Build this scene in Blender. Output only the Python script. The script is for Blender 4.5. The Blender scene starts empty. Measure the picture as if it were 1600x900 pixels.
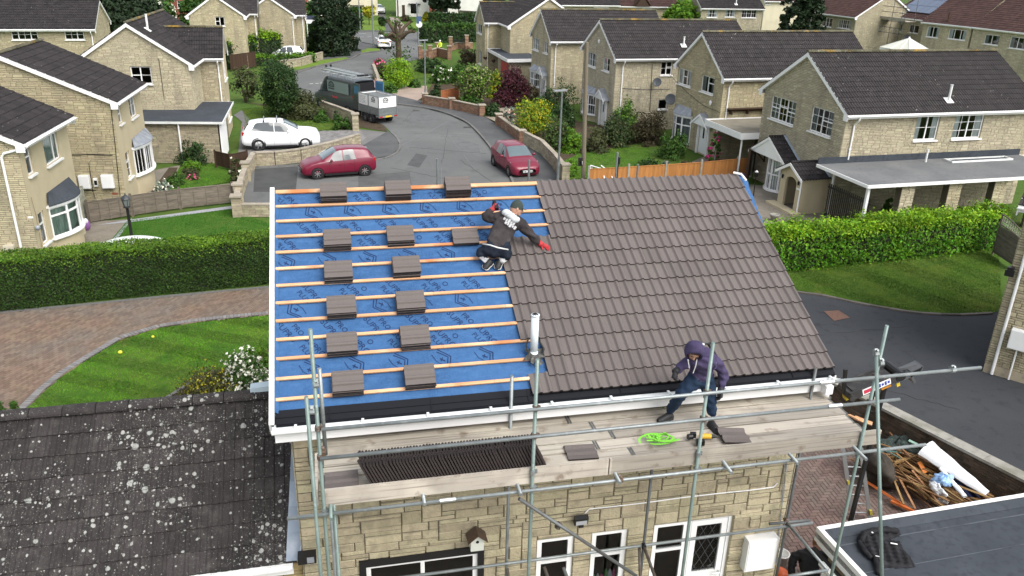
import bpy,bmesh,math,random
import numpy as np
from mathutils import Vector,Matrix,Quaternion
random.seed(7);RNG=np.random.default_rng(7)
SC=bpy.context.scene
COL=SC.collection
PI=math.pi
V=Vector
# ------------------------------------------------------------------ camera, sky, sun, exposure
F_PX=1280.19;PITCH=0.395488;YAW=0.226370;ROLL=0.027588
CAM=V((0.9111,-13.5564,11.6514))
_f=V((math.sin(YAW)*math.cos(PITCH),math.cos(YAW)*math.cos(PITCH),-math.sin(PITCH)))
_r=V((math.cos(YAW),-math.sin(YAW),0));_u=_r.cross(_f)
RT=math.cos(ROLL)*_r+math.sin(ROLL)*_u
UP=-math.sin(ROLL)*_r+math.cos(ROLL)*_u
FW=_f
cd=bpy.data.cameras.new('camera');cam=bpy.data.objects.new('camera',cd);COL.objects.link(cam)
cd.sensor_fit='HORIZONTAL';cd.sensor_width=36;cd.lens=36*F_PX/1600
cd.clip_start=0.2;cd.clip_end=2000
m=Matrix.Identity(4)
for i in range(3):
 m[i][0]=RT[i];m[i][1]=UP[i];m[i][2]=-FW[i];m[i][3]=CAM[i]
cam.matrix_world=m
SC.camera=cam
SUN_EL=math.radians(50);SUN_AZ=math.radians(150) # azimuth from +Y towards +X, where the light comes from
w=bpy.data.worlds.new("World");SC.world=w;w.use_nodes=True
nt=w.node_tree;nt.nodes.clear()
sky=nt.nodes.new('ShaderNodeTexSky');sky.sky_type='NISHITA';sky.sun_disc=False
sky.sun_elevation=SUN_EL;sky.sun_rotation=SUN_AZ;sky.air_density=1.0;sky.dust_density=3.0;sky.ozone_density=1.0
hs=nt.nodes.new('ShaderNodeHueSaturation');hs.inputs['Saturation'].default_value=0.32
bg=nt.nodes.new('ShaderNodeBackground');bg.inputs['Strength'].default_value=0.15
wo=nt.nodes.new('ShaderNodeOutputWorld')
nt.links.new(sky.outputs[0],hs.inputs['Color']);nt.links.new(hs.outputs[0],bg.inputs['Color']);nt.links.new(bg.outputs[0],wo.inputs[0])
sl=bpy.data.lights.new('sun','SUN');sl.energy=1.0;sl.angle=math.radians(42);sl.color=(1.0,0.96,0.90)
so=bpy.data.objects.new('sun',sl);COL.objects.link(so)
_d=V((math.sin(SUN_AZ)*math.cos(SUN_EL),math.cos(SUN_AZ)*math.cos(SUN_EL),math.sin(SUN_EL)))
so.rotation_euler=_d.to_track_quat('Z','Y').to_euler()
SC.view_settings.view_transform='Standard';SC.view_settings.look='None'
SC.view_settings.exposure=1.08;SC.view_settings.gamma=1.0;SC.view_settings.use_curve_mapping=False
SC.render.engine='CYCLES'
SC.cycles.max_bounces=6;SC.cycles.diffuse_bounces=3;SC.cycles.glossy_bounces=3
SC.cycles.transmission_bounces=4;SC.cycles.transparent_max_bounces=8
SC.cycles.caustics_reflective=False;SC.cycles.caustics_refractive=False

# ------------------------------------------------------------------ measuring helpers (a pixel of the 1600 x 900 photo -> a point of the place)
def ray(x,y):
 return(FW+RT*((x-800)/F_PX)-UP*((y-450)/F_PX))
def at(x,y,z=0.0):
 d=ray(x,y);return CAM+d*((z-CAM.z)/d.z)
def aty(x,y,Y):
 d=ray(x,y);return CAM+d*((Y-CAM.y)/d.y)
def onplane(x,y,p,n):
 d=ray(x,y);return CAM+d*((V(p)-CAM).dot(n)/d.dot(n))
def mpp(p): # metres per photo pixel at a point
 return(V(p)-CAM).dot(FW)/F_PX
def poly_at(pts,z=0.0):
 return[at(x,y,z).xy for x,y in pts]

# ------------------------------------------------------------------ mesh builder
class MB:
 def __init__(s):s.v=[];s.f=[];s.mi=[];s.var=[]
 def add(s,vs,fs,mi=0,var=None):
  b=len(s.v);s.v.extend([tuple(p)for p in vs])
  for f in fs:
   s.f.append([b+i for i in f]);s.mi.append(mi);s.var.append(random.random()if var is None else var)
 def box(s,a,b,mi=0,var=None):
  x0,y0,z0=a;x1,y1,z1=b;v=random.random()if var is None else var
  s.add([(x0,y0,z0),(x1,y0,z0),(x1,y1,z0),(x0,y1,z0),(x0,y0,z1),(x1,y0,z1),(x1,y1,z1),(x0,y1,z1)],
[(0,3,2,1),(4,5,6,7),(0,1,5,4),(1,2,6,5),(2,3,7,6),(3,0,4,7)],mi,v)
 def obox(s,c,ax,ay,az,mi=0,var=None,bev=0): # centre and three half-extent vectors
  c=V(c);ax=V(ax);ay=V(ay);az=V(az);v=random.random()if var is None else var
  P=[c+ax*i+ay*j+az*k for k in(-1,1)for j,i in((-1,-1),(-1,1),(1,1),(1,-1))]
  fs=[(0,3,2,1),(4,5,6,7),(0,1,5,4),(1,2,6,5),(2,3,7,6),(3,0,4,7)]
  if ax.cross(ay).dot(az)<0:fs=[f[::-1]for f in fs]
  s.add(P,fs,mi,v)
 def beam(s,p,q,w,h,up=(0,0,1),mi=0,var=None):
  p=V(p);q=V(q);d=q-p;L=d.length
  if L<1e-6:return
  d/=L;side=d.cross(V(up))
  if side.length<1e-4:side=d.cross(V((1,0,0)))
  side.normalize();u2=side.cross(d)
  s.obox((p+q)/2,d*L/2,side*w/2,u2*h/2,mi,var)
 def tube(s,p,q,r,n=8,r2=None,mi=0,var=None,caps=True):
  p=V(p);q=V(q);d=q-p
  if d.length<1e-7:return
  d.normalize();a=d.orthogonal().normalized();b=d.cross(a);r2=r if r2 is None else r2
  v=random.random()if var is None else var
  P=[p+(a*math.cos(t)+b*math.sin(t))*r for t in[2*PI*i/n for i in range(n)]]+[q+(a*math.cos(t)+b*math.sin(t))*r2 for t in[2*PI*i/n for i in range(n)]]
  fs=[(i,(i+1)%n,n+(i+1)%n,n+i)for i in range(n)]
  if caps:fs+=[tuple(range(n))[::-1],tuple(range(n,2*n))]
  s.add(P,fs,mi,v)
 def path(s,pts,r,n=6,mi=0,var=None):
  pts=[V(p)for p in pts];v=random.random()if var is None else var
  rr=r if isinstance(r,(list,tuple))else[r]*len(pts)
  rings=[];a=None
  for i,p in enumerate(pts):
   d=(pts[min(i+1,len(pts)-1)]-pts[max(i-1,0)])
   if d.length<1e-8:d=V((0,0,1))
   d.normalize()
   a=d.orthogonal().normalized()if a is None else(a-d*a.dot(d))
   if a.length<1e-5:a=d.orthogonal()
   a.normalize();b=d.cross(a)
   rings.append([p+(a*math.cos(2*PI*k/n)+b*math.sin(2*PI*k/n))*rr[i]for k in range(n)])
  P=[q for R in rings for q in R];fs=[]
  for i in range(len(rings)-1):
   for k in range(n):fs.append((i*n+k,i*n+(k+1)%n,(i+1)*n+(k+1)%n,(i+1)*n+k))
  fs+=[tuple(range(n))[::-1],tuple(range((len(rings)-1)*n,len(rings)*n))]
  s.add(P,fs,mi,v)
 def prism(s,poly,z0,z1,mi=0,var=None):
  n=len(poly);A=sum(poly[i][0]*poly[(i+1)%n][1]-poly[(i+1)%n][0]*poly[i][1]for i in range(n))
  if A<0:poly=list(poly)[::-1]
  P=[(p[0],p[1],z0)for p in poly]+[(p[0],p[1],z1)for p in poly]
  s.add(P,[tuple(range(n))[::-1],tuple(range(n,2*n))]+[(i,(i+1)%n,n+(i+1)%n,n+i)for i in range(n)],mi,var if var is not None else random.random())
 def slab(s,pts,off,mi=0,var=None): # 3-D polygon given thickness along off
  n=len(pts);pts=[V(p)for p in pts];off=V(off)
  nn=sum(((pts[i]-pts[0]).cross(pts[(i+1)%n]-pts[0])for i in range(1,n-1)),V((0,0,0)))
  if nn.dot(off)<0:pts=pts[::-1]
  P=pts+[p+off for p in pts]
  s.add(P,[tuple(range(n))[::-1],tuple(range(n,2*n))]+[(i,(i+1)%n,n+(i+1)%n,n+i)for i in range(n)],mi,var if var is not None else random.random())
 def lathe(s,prof,c=(0,0,0),n=12,mi=0,var=None,M=None,caps=True):
  c=V(c);v=random.random()if var is None else var;P=[]
  for r,z in prof:
   for k in range(n):
    p=V((r*math.cos(2*PI*k/n),r*math.sin(2*PI*k/n),z));P.append(c+(M@p if M else p))
  m_=len(prof);fs=[]
  for i in range(m_-1):
   for k in range(n):fs.append((i*n+k,i*n+(k+1)%n,(i+1)*n+(k+1)%n,(i+1)*n+k))
  if caps:fs+=[tuple(range(n))[::-1],tuple(range((m_-1)*n,m_*n))]
  s.add(P,fs,mi,v)
 def ellipsoid(s,c,rad,nu=12,nv=8,mi=0,var=None,M=None):
  rx,ry,rz=rad;P=[];c=V(c);v=random.random()if var is None else var
  for j in range(nv+1):
   ph=-PI/2+PI*j/nv
   for k in range(nu):
    t=2*PI*k/nu;p=V((rx*math.cos(ph)*math.cos(t),ry*math.cos(ph)*math.sin(t),rz*math.sin(ph)))
    P.append(c+(M@p if M else p))
  fs=[(j*nu+k,j*nu+(k+1)%nu,(j+1)*nu+(k+1)%nu,(j+1)*nu+k)for j in range(nv)for k in range(nu)]
  s.add(P,fs,mi,v)
 def build(s,name,mats,parent=None,smooth=False):
  me=bpy.data.meshes.new(name);me.from_pydata(s.v,[],s.f)
  mats=mats if isinstance(mats,(list,tuple))else[mats]
  for m_ in mats:me.materials.append(m_)
  me.polygons.foreach_set('material_index',s.mi)
  a=me.attributes.new('var','FLOAT','FACE');a.data.foreach_set('value',s.var)
  if smooth:me.polygons.foreach_set('use_smooth',[True]*len(s.f))
  me.update()
  o=bpy.data.objects.new(name,me);COL.objects.link(o)
  if parent:o.parent=parent
  return o
def np_mesh(name,verts,faces_n,mats,parent=None,var=None,mi=None,smooth=False):
 """verts (N,3), faces_n (M,k) index array"""
 me=bpy.data.meshes.new(name);nv=len(verts);nf,k=faces_n.shape
 me.vertices.add(nv);me.vertices.foreach_set('co',np.asarray(verts,np.float32).ravel())
 me.loops.add(nf*k);me.loops.foreach_set('vertex_index',faces_n.astype(np.int32).ravel())
 me.polygons.add(nf);me.polygons.foreach_set('loop_start',np.arange(0,nf*k,k,dtype=np.int32))
 mats=mats if isinstance(mats,(list,tuple))else[mats]
 for m_ in mats:me.materials.append(m_)
 if mi is not None:me.polygons.foreach_set('material_index',np.asarray(mi,np.int32))
 a=me.attributes.new('var','FLOAT','FACE');a.data.foreach_set('value',np.asarray(var if var is not None else RNG.random(nf),np.float32))
 me.update(calc_edges=True)
 if smooth:me.polygons.foreach_set('use_smooth',np.ones(nf,bool))
 o=bpy.data.objects.new(name,me);COL.objects.link(o)
 if parent:o.parent=parent
 return o
def tag(o,label=None,cat=None,group=None,kind=None):
 if label:o['label']=label
 if cat:o['category']=cat
 if group:o['group']=group
 if kind:o['kind']=kind
 return o
def empty(name,loc=(0,0,0),rz=0.0,label=None,cat=None,group=None):
 o=bpy.data.objects.new(name,None);COL.objects.link(o);o.location=loc;o.rotation_euler=(0,0,rz)
 o.empty_display_size=.2
 return tag(o,label,cat,group)
def copy_tree(o,parent=None):
 c=o.copy();COL.objects.link(c);c.parent=parent
 for ch in o.children:copy_tree(ch,c)
 return c

# ------------------------------------------------------------------ materials
def pmat(name,col,rough=.7,var=0.0,noises=(),bump=(),metal=0.0,spec=.5,coat=0.0,hue=0.0,coord='Object',transl=0.0,tint=0.0):
 """noises: (scale, colour2, lo, hi[, detail, stretch]) mixed in where noise runs lo..hi; bump: (scale, strength[, dist])"""
 m_=bpy.data.materials.new(name);m_.use_nodes=True;nt=m_.node_tree;N=nt.nodes;L=nt.links
 b=N['Principled BSDF']
 b.inputs['Roughness'].default_value=rough;b.inputs['Metallic'].default_value=metal
 b.inputs['Specular IOR Level'].default_value=spec
 if coat:b.inputs['Coat Weight'].default_value=coat;b.inputs['Coat Roughness'].default_value=.08
 tc=N.new('ShaderNodeTexCoord');co=tc.outputs[coord]
 c=N.new('ShaderNodeRGB');c.outputs[0].default_value=(*col,1);cur=c.outputs[0]
 for nz in noises:
  sc,c2,lo,hi=nz[:4];det=nz[4]if len(nz)>4 else 4;st=nz[5]if len(nz)>5 else None
  src=co
  if st:
   mp=N.new('ShaderNodeMapping');mp.inputs['Scale'].default_value=st;L.new(co,mp.inputs[0]);src=mp.outputs[0]
  t=N.new('ShaderNodeTexNoise');t.inputs['Scale'].default_value=sc;t.inputs['Detail'].default_value=det;L.new(src,t.inputs['Vector'])
  mr=N.new('ShaderNodeMapRange');mr.inputs['From Min'].default_value=lo;mr.inputs['From Max'].default_value=hi;L.new(t.outputs[0],mr.inputs[0])
  mx=N.new('ShaderNodeMix');mx.data_type='RGBA';L.new(mr.outputs[0],mx.inputs[0]);L.new(cur,mx.inputs[6]);mx.inputs[7].default_value=(*c2,1);cur=mx.outputs[2]
 if var or hue:
  a=N.new('ShaderNodeAttribute');a.attribute_name='var'
  h=N.new('ShaderNodeHueSaturation');L.new(cur,h.inputs['Color'])
  mr=N.new('ShaderNodeMapRange');mr.inputs['To Min'].default_value=1-var;mr.inputs['To Max'].default_value=1+var;L.new(a.outputs['Fac'],mr.inputs[0]);L.new(mr.outputs[0],h.inputs['Value'])
  if hue:
   wn=N.new('ShaderNodeMath');wn.operation='MULTIPLY';wn.inputs[1].default_value=7.31;L.new(a.outputs['Fac'],wn.inputs[0])
   fr=N.new('ShaderNodeMath');fr.operation='FRACT';L.new(wn.outputs[0],fr.inputs[0])
   mr2=N.new('ShaderNodeMapRange');mr2.inputs['To Min'].default_value=.5-hue;mr2.inputs['To Max'].default_value=.5+hue;L.new(fr.outputs[0],mr2.inputs[0]);L.new(mr2.outputs[0],h.inputs['Hue'])
  cur=h.outputs[0]
 if tint: # each object weathers a little differently
  oi=N.new('ShaderNodeObjectInfo');h=N.new('ShaderNodeHueSaturation');L.new(cur,h.inputs['Color'])
  for k,sock,lo,hi in((1.0,'Value',1-tint,1+tint),(5.7,'Saturation',1-tint*1.6,1+tint*.8)):
   mu=N.new('ShaderNodeMath');mu.operation='MULTIPLY';mu.inputs[1].default_value=k;L.new(oi.outputs['Random'],mu.inputs[0]);fr=N.new('ShaderNodeMath');fr.operation='FRACT';L.new(mu.outputs[0],fr.inputs[0])
   mr=N.new('ShaderNodeMapRange');mr.inputs['To Min'].default_value=lo;mr.inputs['To Max'].default_value=hi;L.new(fr.outputs[0],mr.inputs[0]);L.new(mr.outputs[0],h.inputs[sock])
  cur=h.outputs[0]
 L.new(cur,b.inputs['Base Color'])
 nrm=None
 for bp in bump:
  t=N.new('ShaderNodeTexNoise');t.inputs['Scale'].default_value=bp[0];t.inputs['Detail'].default_value=5;L.new(co,t.inputs['Vector'])
  bn=N.new('ShaderNodeBump');bn.inputs['Strength'].default_value=bp[1];bn.inputs['Distance'].default_value=bp[2]if len(bp)>2 else.02
  L.new(t.outputs[0],bn.inputs['Height'])
  if nrm:L.new(nrm,bn.inputs['Normal'])
  nrm=bn.outputs[0]
 if nrm:L.new(nrm,b.inputs['Normal'])
 if transl:
  out=N['Material Output'];tr=N.new('ShaderNodeBsdfTranslucent');L.new(cur,tr.inputs['Color'])
  ms=N.new('ShaderNodeMixShader');ms.inputs[0].default_value=transl;L.new(b.outputs[0],ms.inputs[1]);L.new(tr.outputs[0],ms.inputs[2]);L.new(ms.outputs[0],out.inputs[0])
 return m_
def spots(m_,scale,col,thr,ramp=.03,rnd=1.0):
 """adds lichen-like voronoi spots of colour col to a pmat material"""
 nt=m_.node_tree;N=nt.nodes;L=nt.links;b=N['Principled BSDF']
 src=b.inputs['Base Color'].links[0].from_socket
 tc=N.new('ShaderNodeTexCoord')
 t=N.new('ShaderNodeTexVoronoi');t.inputs['Scale'].default_value=scale;L.new(tc.outputs['Object'],t.inputs['Vector'])
 nz=N.new('ShaderNodeTexNoise');nz.inputs['Scale'].default_value=scale*2.4;nz.inputs['Detail'].default_value=3;L.new(tc.outputs['Object'],nz.inputs['Vector'])
 sep=N.new('ShaderNodeSeparateColor');L.new(t.outputs['Color'],sep.inputs[0])
 # random radius per cell: cells below a cut-off have none
 mr=N.new('ShaderNodeMapRange');mr.inputs['From Min'].default_value=.55*rnd;mr.inputs['From Max'].default_value=1;mr.inputs['To Min'].default_value=-.05;mr.inputs['To Max'].default_value=thr;L.new(sep.outputs[0],mr.inputs[0])
 ad=N.new('ShaderNodeMath');ad.operation='MULTIPLY_ADD';ad.inputs[1].default_value=.35*thr*2;ad.inputs[2].default_value=-.35*thr;L.new(nz.outputs[0],ad.inputs[0])
 lo=N.new('ShaderNodeTexNoise');lo.inputs['Scale'].default_value=.55;lo.inputs['Detail'].default_value=3;L.new(tc.outputs['Object'],lo.inputs['Vector']) # patches of growth and bare stretches
 lm=N.new('ShaderNodeMath');lm.operation='MULTIPLY_ADD';lm.inputs[1].default_value=thr*2.6;lm.inputs[2].default_value=-thr*1.35;L.new(lo.outputs[0],lm.inputs[0])
 r1=N.new('ShaderNodeMath');r1.operation='ADD';L.new(mr.outputs[0],r1.inputs[0]);L.new(lm.outputs[0],r1.inputs[1])
 r2=N.new('ShaderNodeMath');r2.operation='ADD';L.new(r1.outputs[0],r2.inputs[0]);L.new(ad.outputs[0],r2.inputs[1])
 sb=N.new('ShaderNodeMath');sb.operation='SUBTRACT';L.new(r2.outputs[0],sb.inputs[0]);L.new(t.outputs['Distance'],sb.inputs[1])
 m2=N.new('ShaderNodeMapRange');m2.inputs['From Min'].default_value=0;m2.inputs['From Max'].default_value=ramp;L.new(sb.outputs[0],m2.inputs[0])
 mx=N.new('ShaderNodeMix');mx.data_type='RGBA';L.new(m2.outputs[0],mx.inputs[0]);L.new(src,mx.inputs[6]);mx.inputs[7].default_value=(*col,1)
 L.new(mx.outputs[2],b.inputs['Base Color'])
 return m_
def glass_mat(name,tint=(.75,.8,.8),gl=(1,1,1),rough=.02,ior=1.5,refl=1.0):
 m_=bpy.data.materials.new(name);m_.use_nodes=True;nt=m_.node_tree;N=nt.nodes;L=nt.links
 N.remove(N['Principled BSDF']);out=N['Material Output']
 fr=N.new('ShaderNodeFresnel');fr.inputs['IOR'].default_value=ior
 mu=N.new('ShaderNodeMath');mu.operation='MULTIPLY';mu.inputs[1].default_value=refl;mu.use_clamp=True;L.new(fr.outputs[0],mu.inputs[0])
 t=N.new('ShaderNodeBsdfTransparent');t.inputs[0].default_value=(*tint,1)
 g_=N.new('ShaderNodeBsdfGlossy');g_.inputs['Roughness'].default_value=rough;g_.inputs[0].default_value=(*gl,1)
 ms=N.new('ShaderNodeMixShader');L.new(mu.outputs[0],ms.inputs[0]);L.new(t.outputs[0],ms.inputs[1]);L.new(g_.outputs[0],ms.inputs[2]);L.new(ms.outputs[0],out.inputs[0])
 return m_

STONE=pmat('reconstituted_stone',(.45,.395,.262),.9,.17,[(9,(.34,.30,.205),.5,.78),(.5,(.40,.355,.24),.4,.65),(1.1,(.31,.275,.19),.52,.75,5,(1.6,1.6,.22))],[(40,.3,.01)],hue=.012,spec=.2,tint=.10)
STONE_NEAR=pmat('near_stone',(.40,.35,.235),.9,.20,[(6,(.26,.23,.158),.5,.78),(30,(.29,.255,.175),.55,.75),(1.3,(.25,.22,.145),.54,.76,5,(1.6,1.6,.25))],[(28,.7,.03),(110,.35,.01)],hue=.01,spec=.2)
STONE_DARK=pmat('weathered_stone',(.36,.315,.22),.9,.24,[(6,(.25,.22,.165),.48,.72)],[(30,.5,.02)],hue=.015,spec=.2)
MORTAR=pmat('mortar',(.12,.105,.075),.95,0,[(20,(.16,.14,.10),.4,.7)],spec=.1)
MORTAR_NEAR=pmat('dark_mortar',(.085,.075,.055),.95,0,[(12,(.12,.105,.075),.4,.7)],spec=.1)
RENDER=pmat('roughcast_render',(.50,.43,.29),.92,0,[(1.3,(.44,.38,.255),.4,.7),(60,(.40,.34,.23),.5,.7)],[(150,.5,.01)],spec=.15)
PALE_RENDER=pmat('cream_render',(.62,.57,.42),.9,0,[(1,(.55,.5,.37),.4,.7)],[(90,.3,.01)],spec=.15)
WHITE_RENDER=pmat('white_render',(.70,.69,.64),.9,0,[(.8,(.6,.59,.55),.4,.7)],[(90,.3,.01)],spec=.15)
REDBRICK=pmat('red_brick',(.22,.075,.05),.9,.25,[(5,(.14,.05,.04),.45,.7)],[(60,.4,.01)],spec=.15)
TILE_DARK=pmat('dark_concrete_tile',(.027,.0235,.0245),.85,.22,[(2.2,(.018,.016,.0165),.45,.7),(25,(.042,.038,.037),.55,.8)],[(90,.3,.006)],hue=.02,spec=.3)
spots(TILE_DARK,3.2,(.20,.19,.175),.13,.04);spots(TILE_DARK,7.5,(.12,.115,.105),.22,.08)
TILE_GREY=pmat('weathered_concrete_tile',(.034,.0295,.030),.85,.18,[(2.0,(.027,.024,.0245),.45,.7),(18,(.060,.053,.051),.52,.8)],[(90,.3,.006)],hue=.02,spec=.3)
spots(TILE_GREY,3.0,(.25,.24,.215),.13,.04);spots(TILE_GREY,7.0,(.14,.135,.12),.24,.08)
TILE_RED=pmat('red_brown_tile',(.058,.030,.026),.85,.22,[(2,(.04,.022,.02),.45,.7)],[(60,.3,.006)],spec=.3)
TILE_LICHEN=pmat('lichen_covered_tile',(.034,.0295,.029),.88,.24,[(1.1,(.022,.019,.019),.42,.66),(6,(.058,.054,.050),.52,.78),(40,(.085,.08,.073),.58,.75)],[(70,.5,.01),(220,.3,.004)],spec=.25)
spots(TILE_LICHEN,5.0,(.27,.28,.26),.24,.06);spots(TILE_LICHEN,11,(.30,.30,.28),.36,.06,.35);spots(TILE_LICHEN,24,(.22,.22,.20),.33,.10,.4);spots(TILE_LICHEN,50,(.15,.15,.138),.36,.12,.4)
TILE_NEW=pmat('new_brown_tile',(.116,.098,.091),.72,.10,[(1.0,(.104,.089,.083),.4,.7),(70,(.134,.114,.105),.5,.75)],[(260,.12,.002)],hue=.006,spec=.4)
TILE_EDGE_SHADED=pmat('shaded_tile_edge',(.040,.032,.030),.85,.2,[(40,(.026,.021,.02),.45,.7)],spec=.2)  # edges and undersides: shade of the stack fronts put into a darker tile colour
MOSS=pmat('mossy_ridge',(.11,.10,.07),.95,.3,[(1.4,(.26,.155,.03),.55,.68),(14,(.06,.065,.035),.45,.7),(9,(.2,.2,.17),.6,.75)],[(50,.6,.02)],spec=.1)
UPVC=pmat('white_upvc',(.80,.80,.79),.32,.03,[(1.5,(.74,.74,.72),.5,.8)],spec=.5)
UPVC_DIRTY=pmat('weathered_white_board',(.70,.71,.69),.45,.03,[(2.2,(.56,.57,.54),.5,.8),(14,(.60,.60,.57),.6,.8)],spec=.4)
GLASS=glass_mat('window_glass')
LEAD=pmat('lead_sheet',(.24,.26,.29),.55,.12,[(3,(.34,.36,.38),.45,.7)],[(9,.3,.02)],metal=.35)
LEAD_NEW=pmat('new_lead_flashing',(.30,.355,.42),.6,.12,[(4,(.40,.44,.49),.5,.7)],[(8,.35,.02)],metal=.3)
FELT=pmat('flat_roof_felt',(.043,.050,.060),.85,0,[(.9,(.055,.063,.075),.4,.65),(7,(.034,.039,.047),.5,.75),(3.5,(.062,.068,.076),.66,.8)],[(160,.25,.004),(2.5,.3,.02)],spec=.2)
FELT_GREY=pmat('grey_roof_felt',(.125,.13,.132),.88,0,[(.7,(.16,.162,.162),.4,.65),(5,(.09,.094,.098),.55,.8)],[(140,.25,.004)],spec=.3)
GRIT=pmat('gritted_canopy',(.23,.21,.165),.9,0,[(1.2,(.17,.155,.12),.4,.7)],[(150,.3,.004)],spec=.2)
CURTAIN=pmat('net_curtain',(.82,.83,.82),.9,.1,[(7,(.66,.68,.68),.4,.7,2,(6,6,.4))],spec=.1)
CURT_GREEN=pmat('pale_green_curtain',(.60,.74,.64),.9,.1,[(7,(.27,.36,.30),.4,.7,2,(6,6,.4))],spec=.1)
CURT_GREY=pmat('grey_curtain',(.40,.40,.42),.9,.1,[(7,(.11,.11,.13),.4,.7,2,(6,6,.4))],spec=.1)
BLACK=pmat('black_plastic',(.012,.012,.013),.4,0,spec=.4)
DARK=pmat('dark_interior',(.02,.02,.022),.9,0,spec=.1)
DKBROWN=pmat('dark_stained_timber',(.05,.028,.017),.7,.2,spec=.3)
TIMBER=pmat('grey_fence_timber',(.17,.145,.115),.9,.18,[(3,(.11,.095,.075),.4,.7,4,(1,1,6)),(1.5,(.12,.14,.09),.62,.8)],[(25,.3,.01)],spec=.15)
ORANGE_TIMBER=pmat('orange_fence_timber',(.42,.185,.06),.8,.15,[(3,(.33,.14,.045),.4,.7,4,(6,6,.6))],spec=.2)
CONC=pmat('concrete',(.30,.29,.255),.9,.10,[(5,(.22,.21,.185),.45,.7),(1.2,(.17,.17,.13),.55,.75)],[(80,.3,.006)],spec=.2)
KERB=pmat('kerb_stone',(.16,.157,.148),.9,.14,[(6,(.12,.117,.11),.45,.7)],[(70,.3,.006)],spec=.2)
GALV=pmat('galvanised_steel',(.25,.275,.275),.5,.12,[(4,(.19,.21,.21),.42,.7),(14,(.33,.35,.35),.55,.75),(2.0,(.17,.145,.115),.66,.78)],[(50,.1,.004)],metal=.55,spec=.4)
GALV_GREEN=pmat('greenish_scaffold_tube',(.17,.225,.205),.5,.08,[(3,(.12,.165,.15),.42,.7),(12,(.27,.31,.29),.58,.78)],[(50,.12,.004)],metal=.3,spec=.4)
GALV_DARK=pmat('dark_scaffold_tube',(.12,.13,.13),.55,.1,[(5,(.08,.075,.07),.45,.7),(10,(.18,.19,.19),.6,.8)],metal=.4,spec=.4)
RUST=pmat('rusty_coupler',(.13,.085,.06),.7,.2,[(20,(.22,.23,.22),.5,.7)],metal=.4,spec=.3)
RUST_TUBE=pmat('rusty_tube',(.095,.075,.06),.65,.1,[(7,(.15,.14,.13),.5,.7)],metal=.3)
ALU=pmat('aluminium',(.60,.62,.63),.3,.05,[(6,(.48,.5,.5),.5,.7)],metal=.85)
BOARD=pmat('scaffold_board',(.37,.338,.285),.85,.26,[(2.2,(.35,.315,.265),.42,.7,5,(.35,6,6)),(1.2,(.53,.485,.40),.52,.72),(.9,(.20,.18,.15),.64,.78),(5,(.22,.18,.14),.60,.72),(3.2,(.24,.215,.18),.52,.66,6,(.22,9,9))],[(30,.25,.008)],hue=.006,spec=.2)
BATTEN=pmat('new_batten',(.58,.33,.18),.75,.12,[(2.5,(.52,.25,.115),.42,.7,4,(.5,8,8)),(1.6,(.68,.46,.29),.52,.72),(1.1,(.46,.17,.065),.60,.70)],spec=.25)

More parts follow.
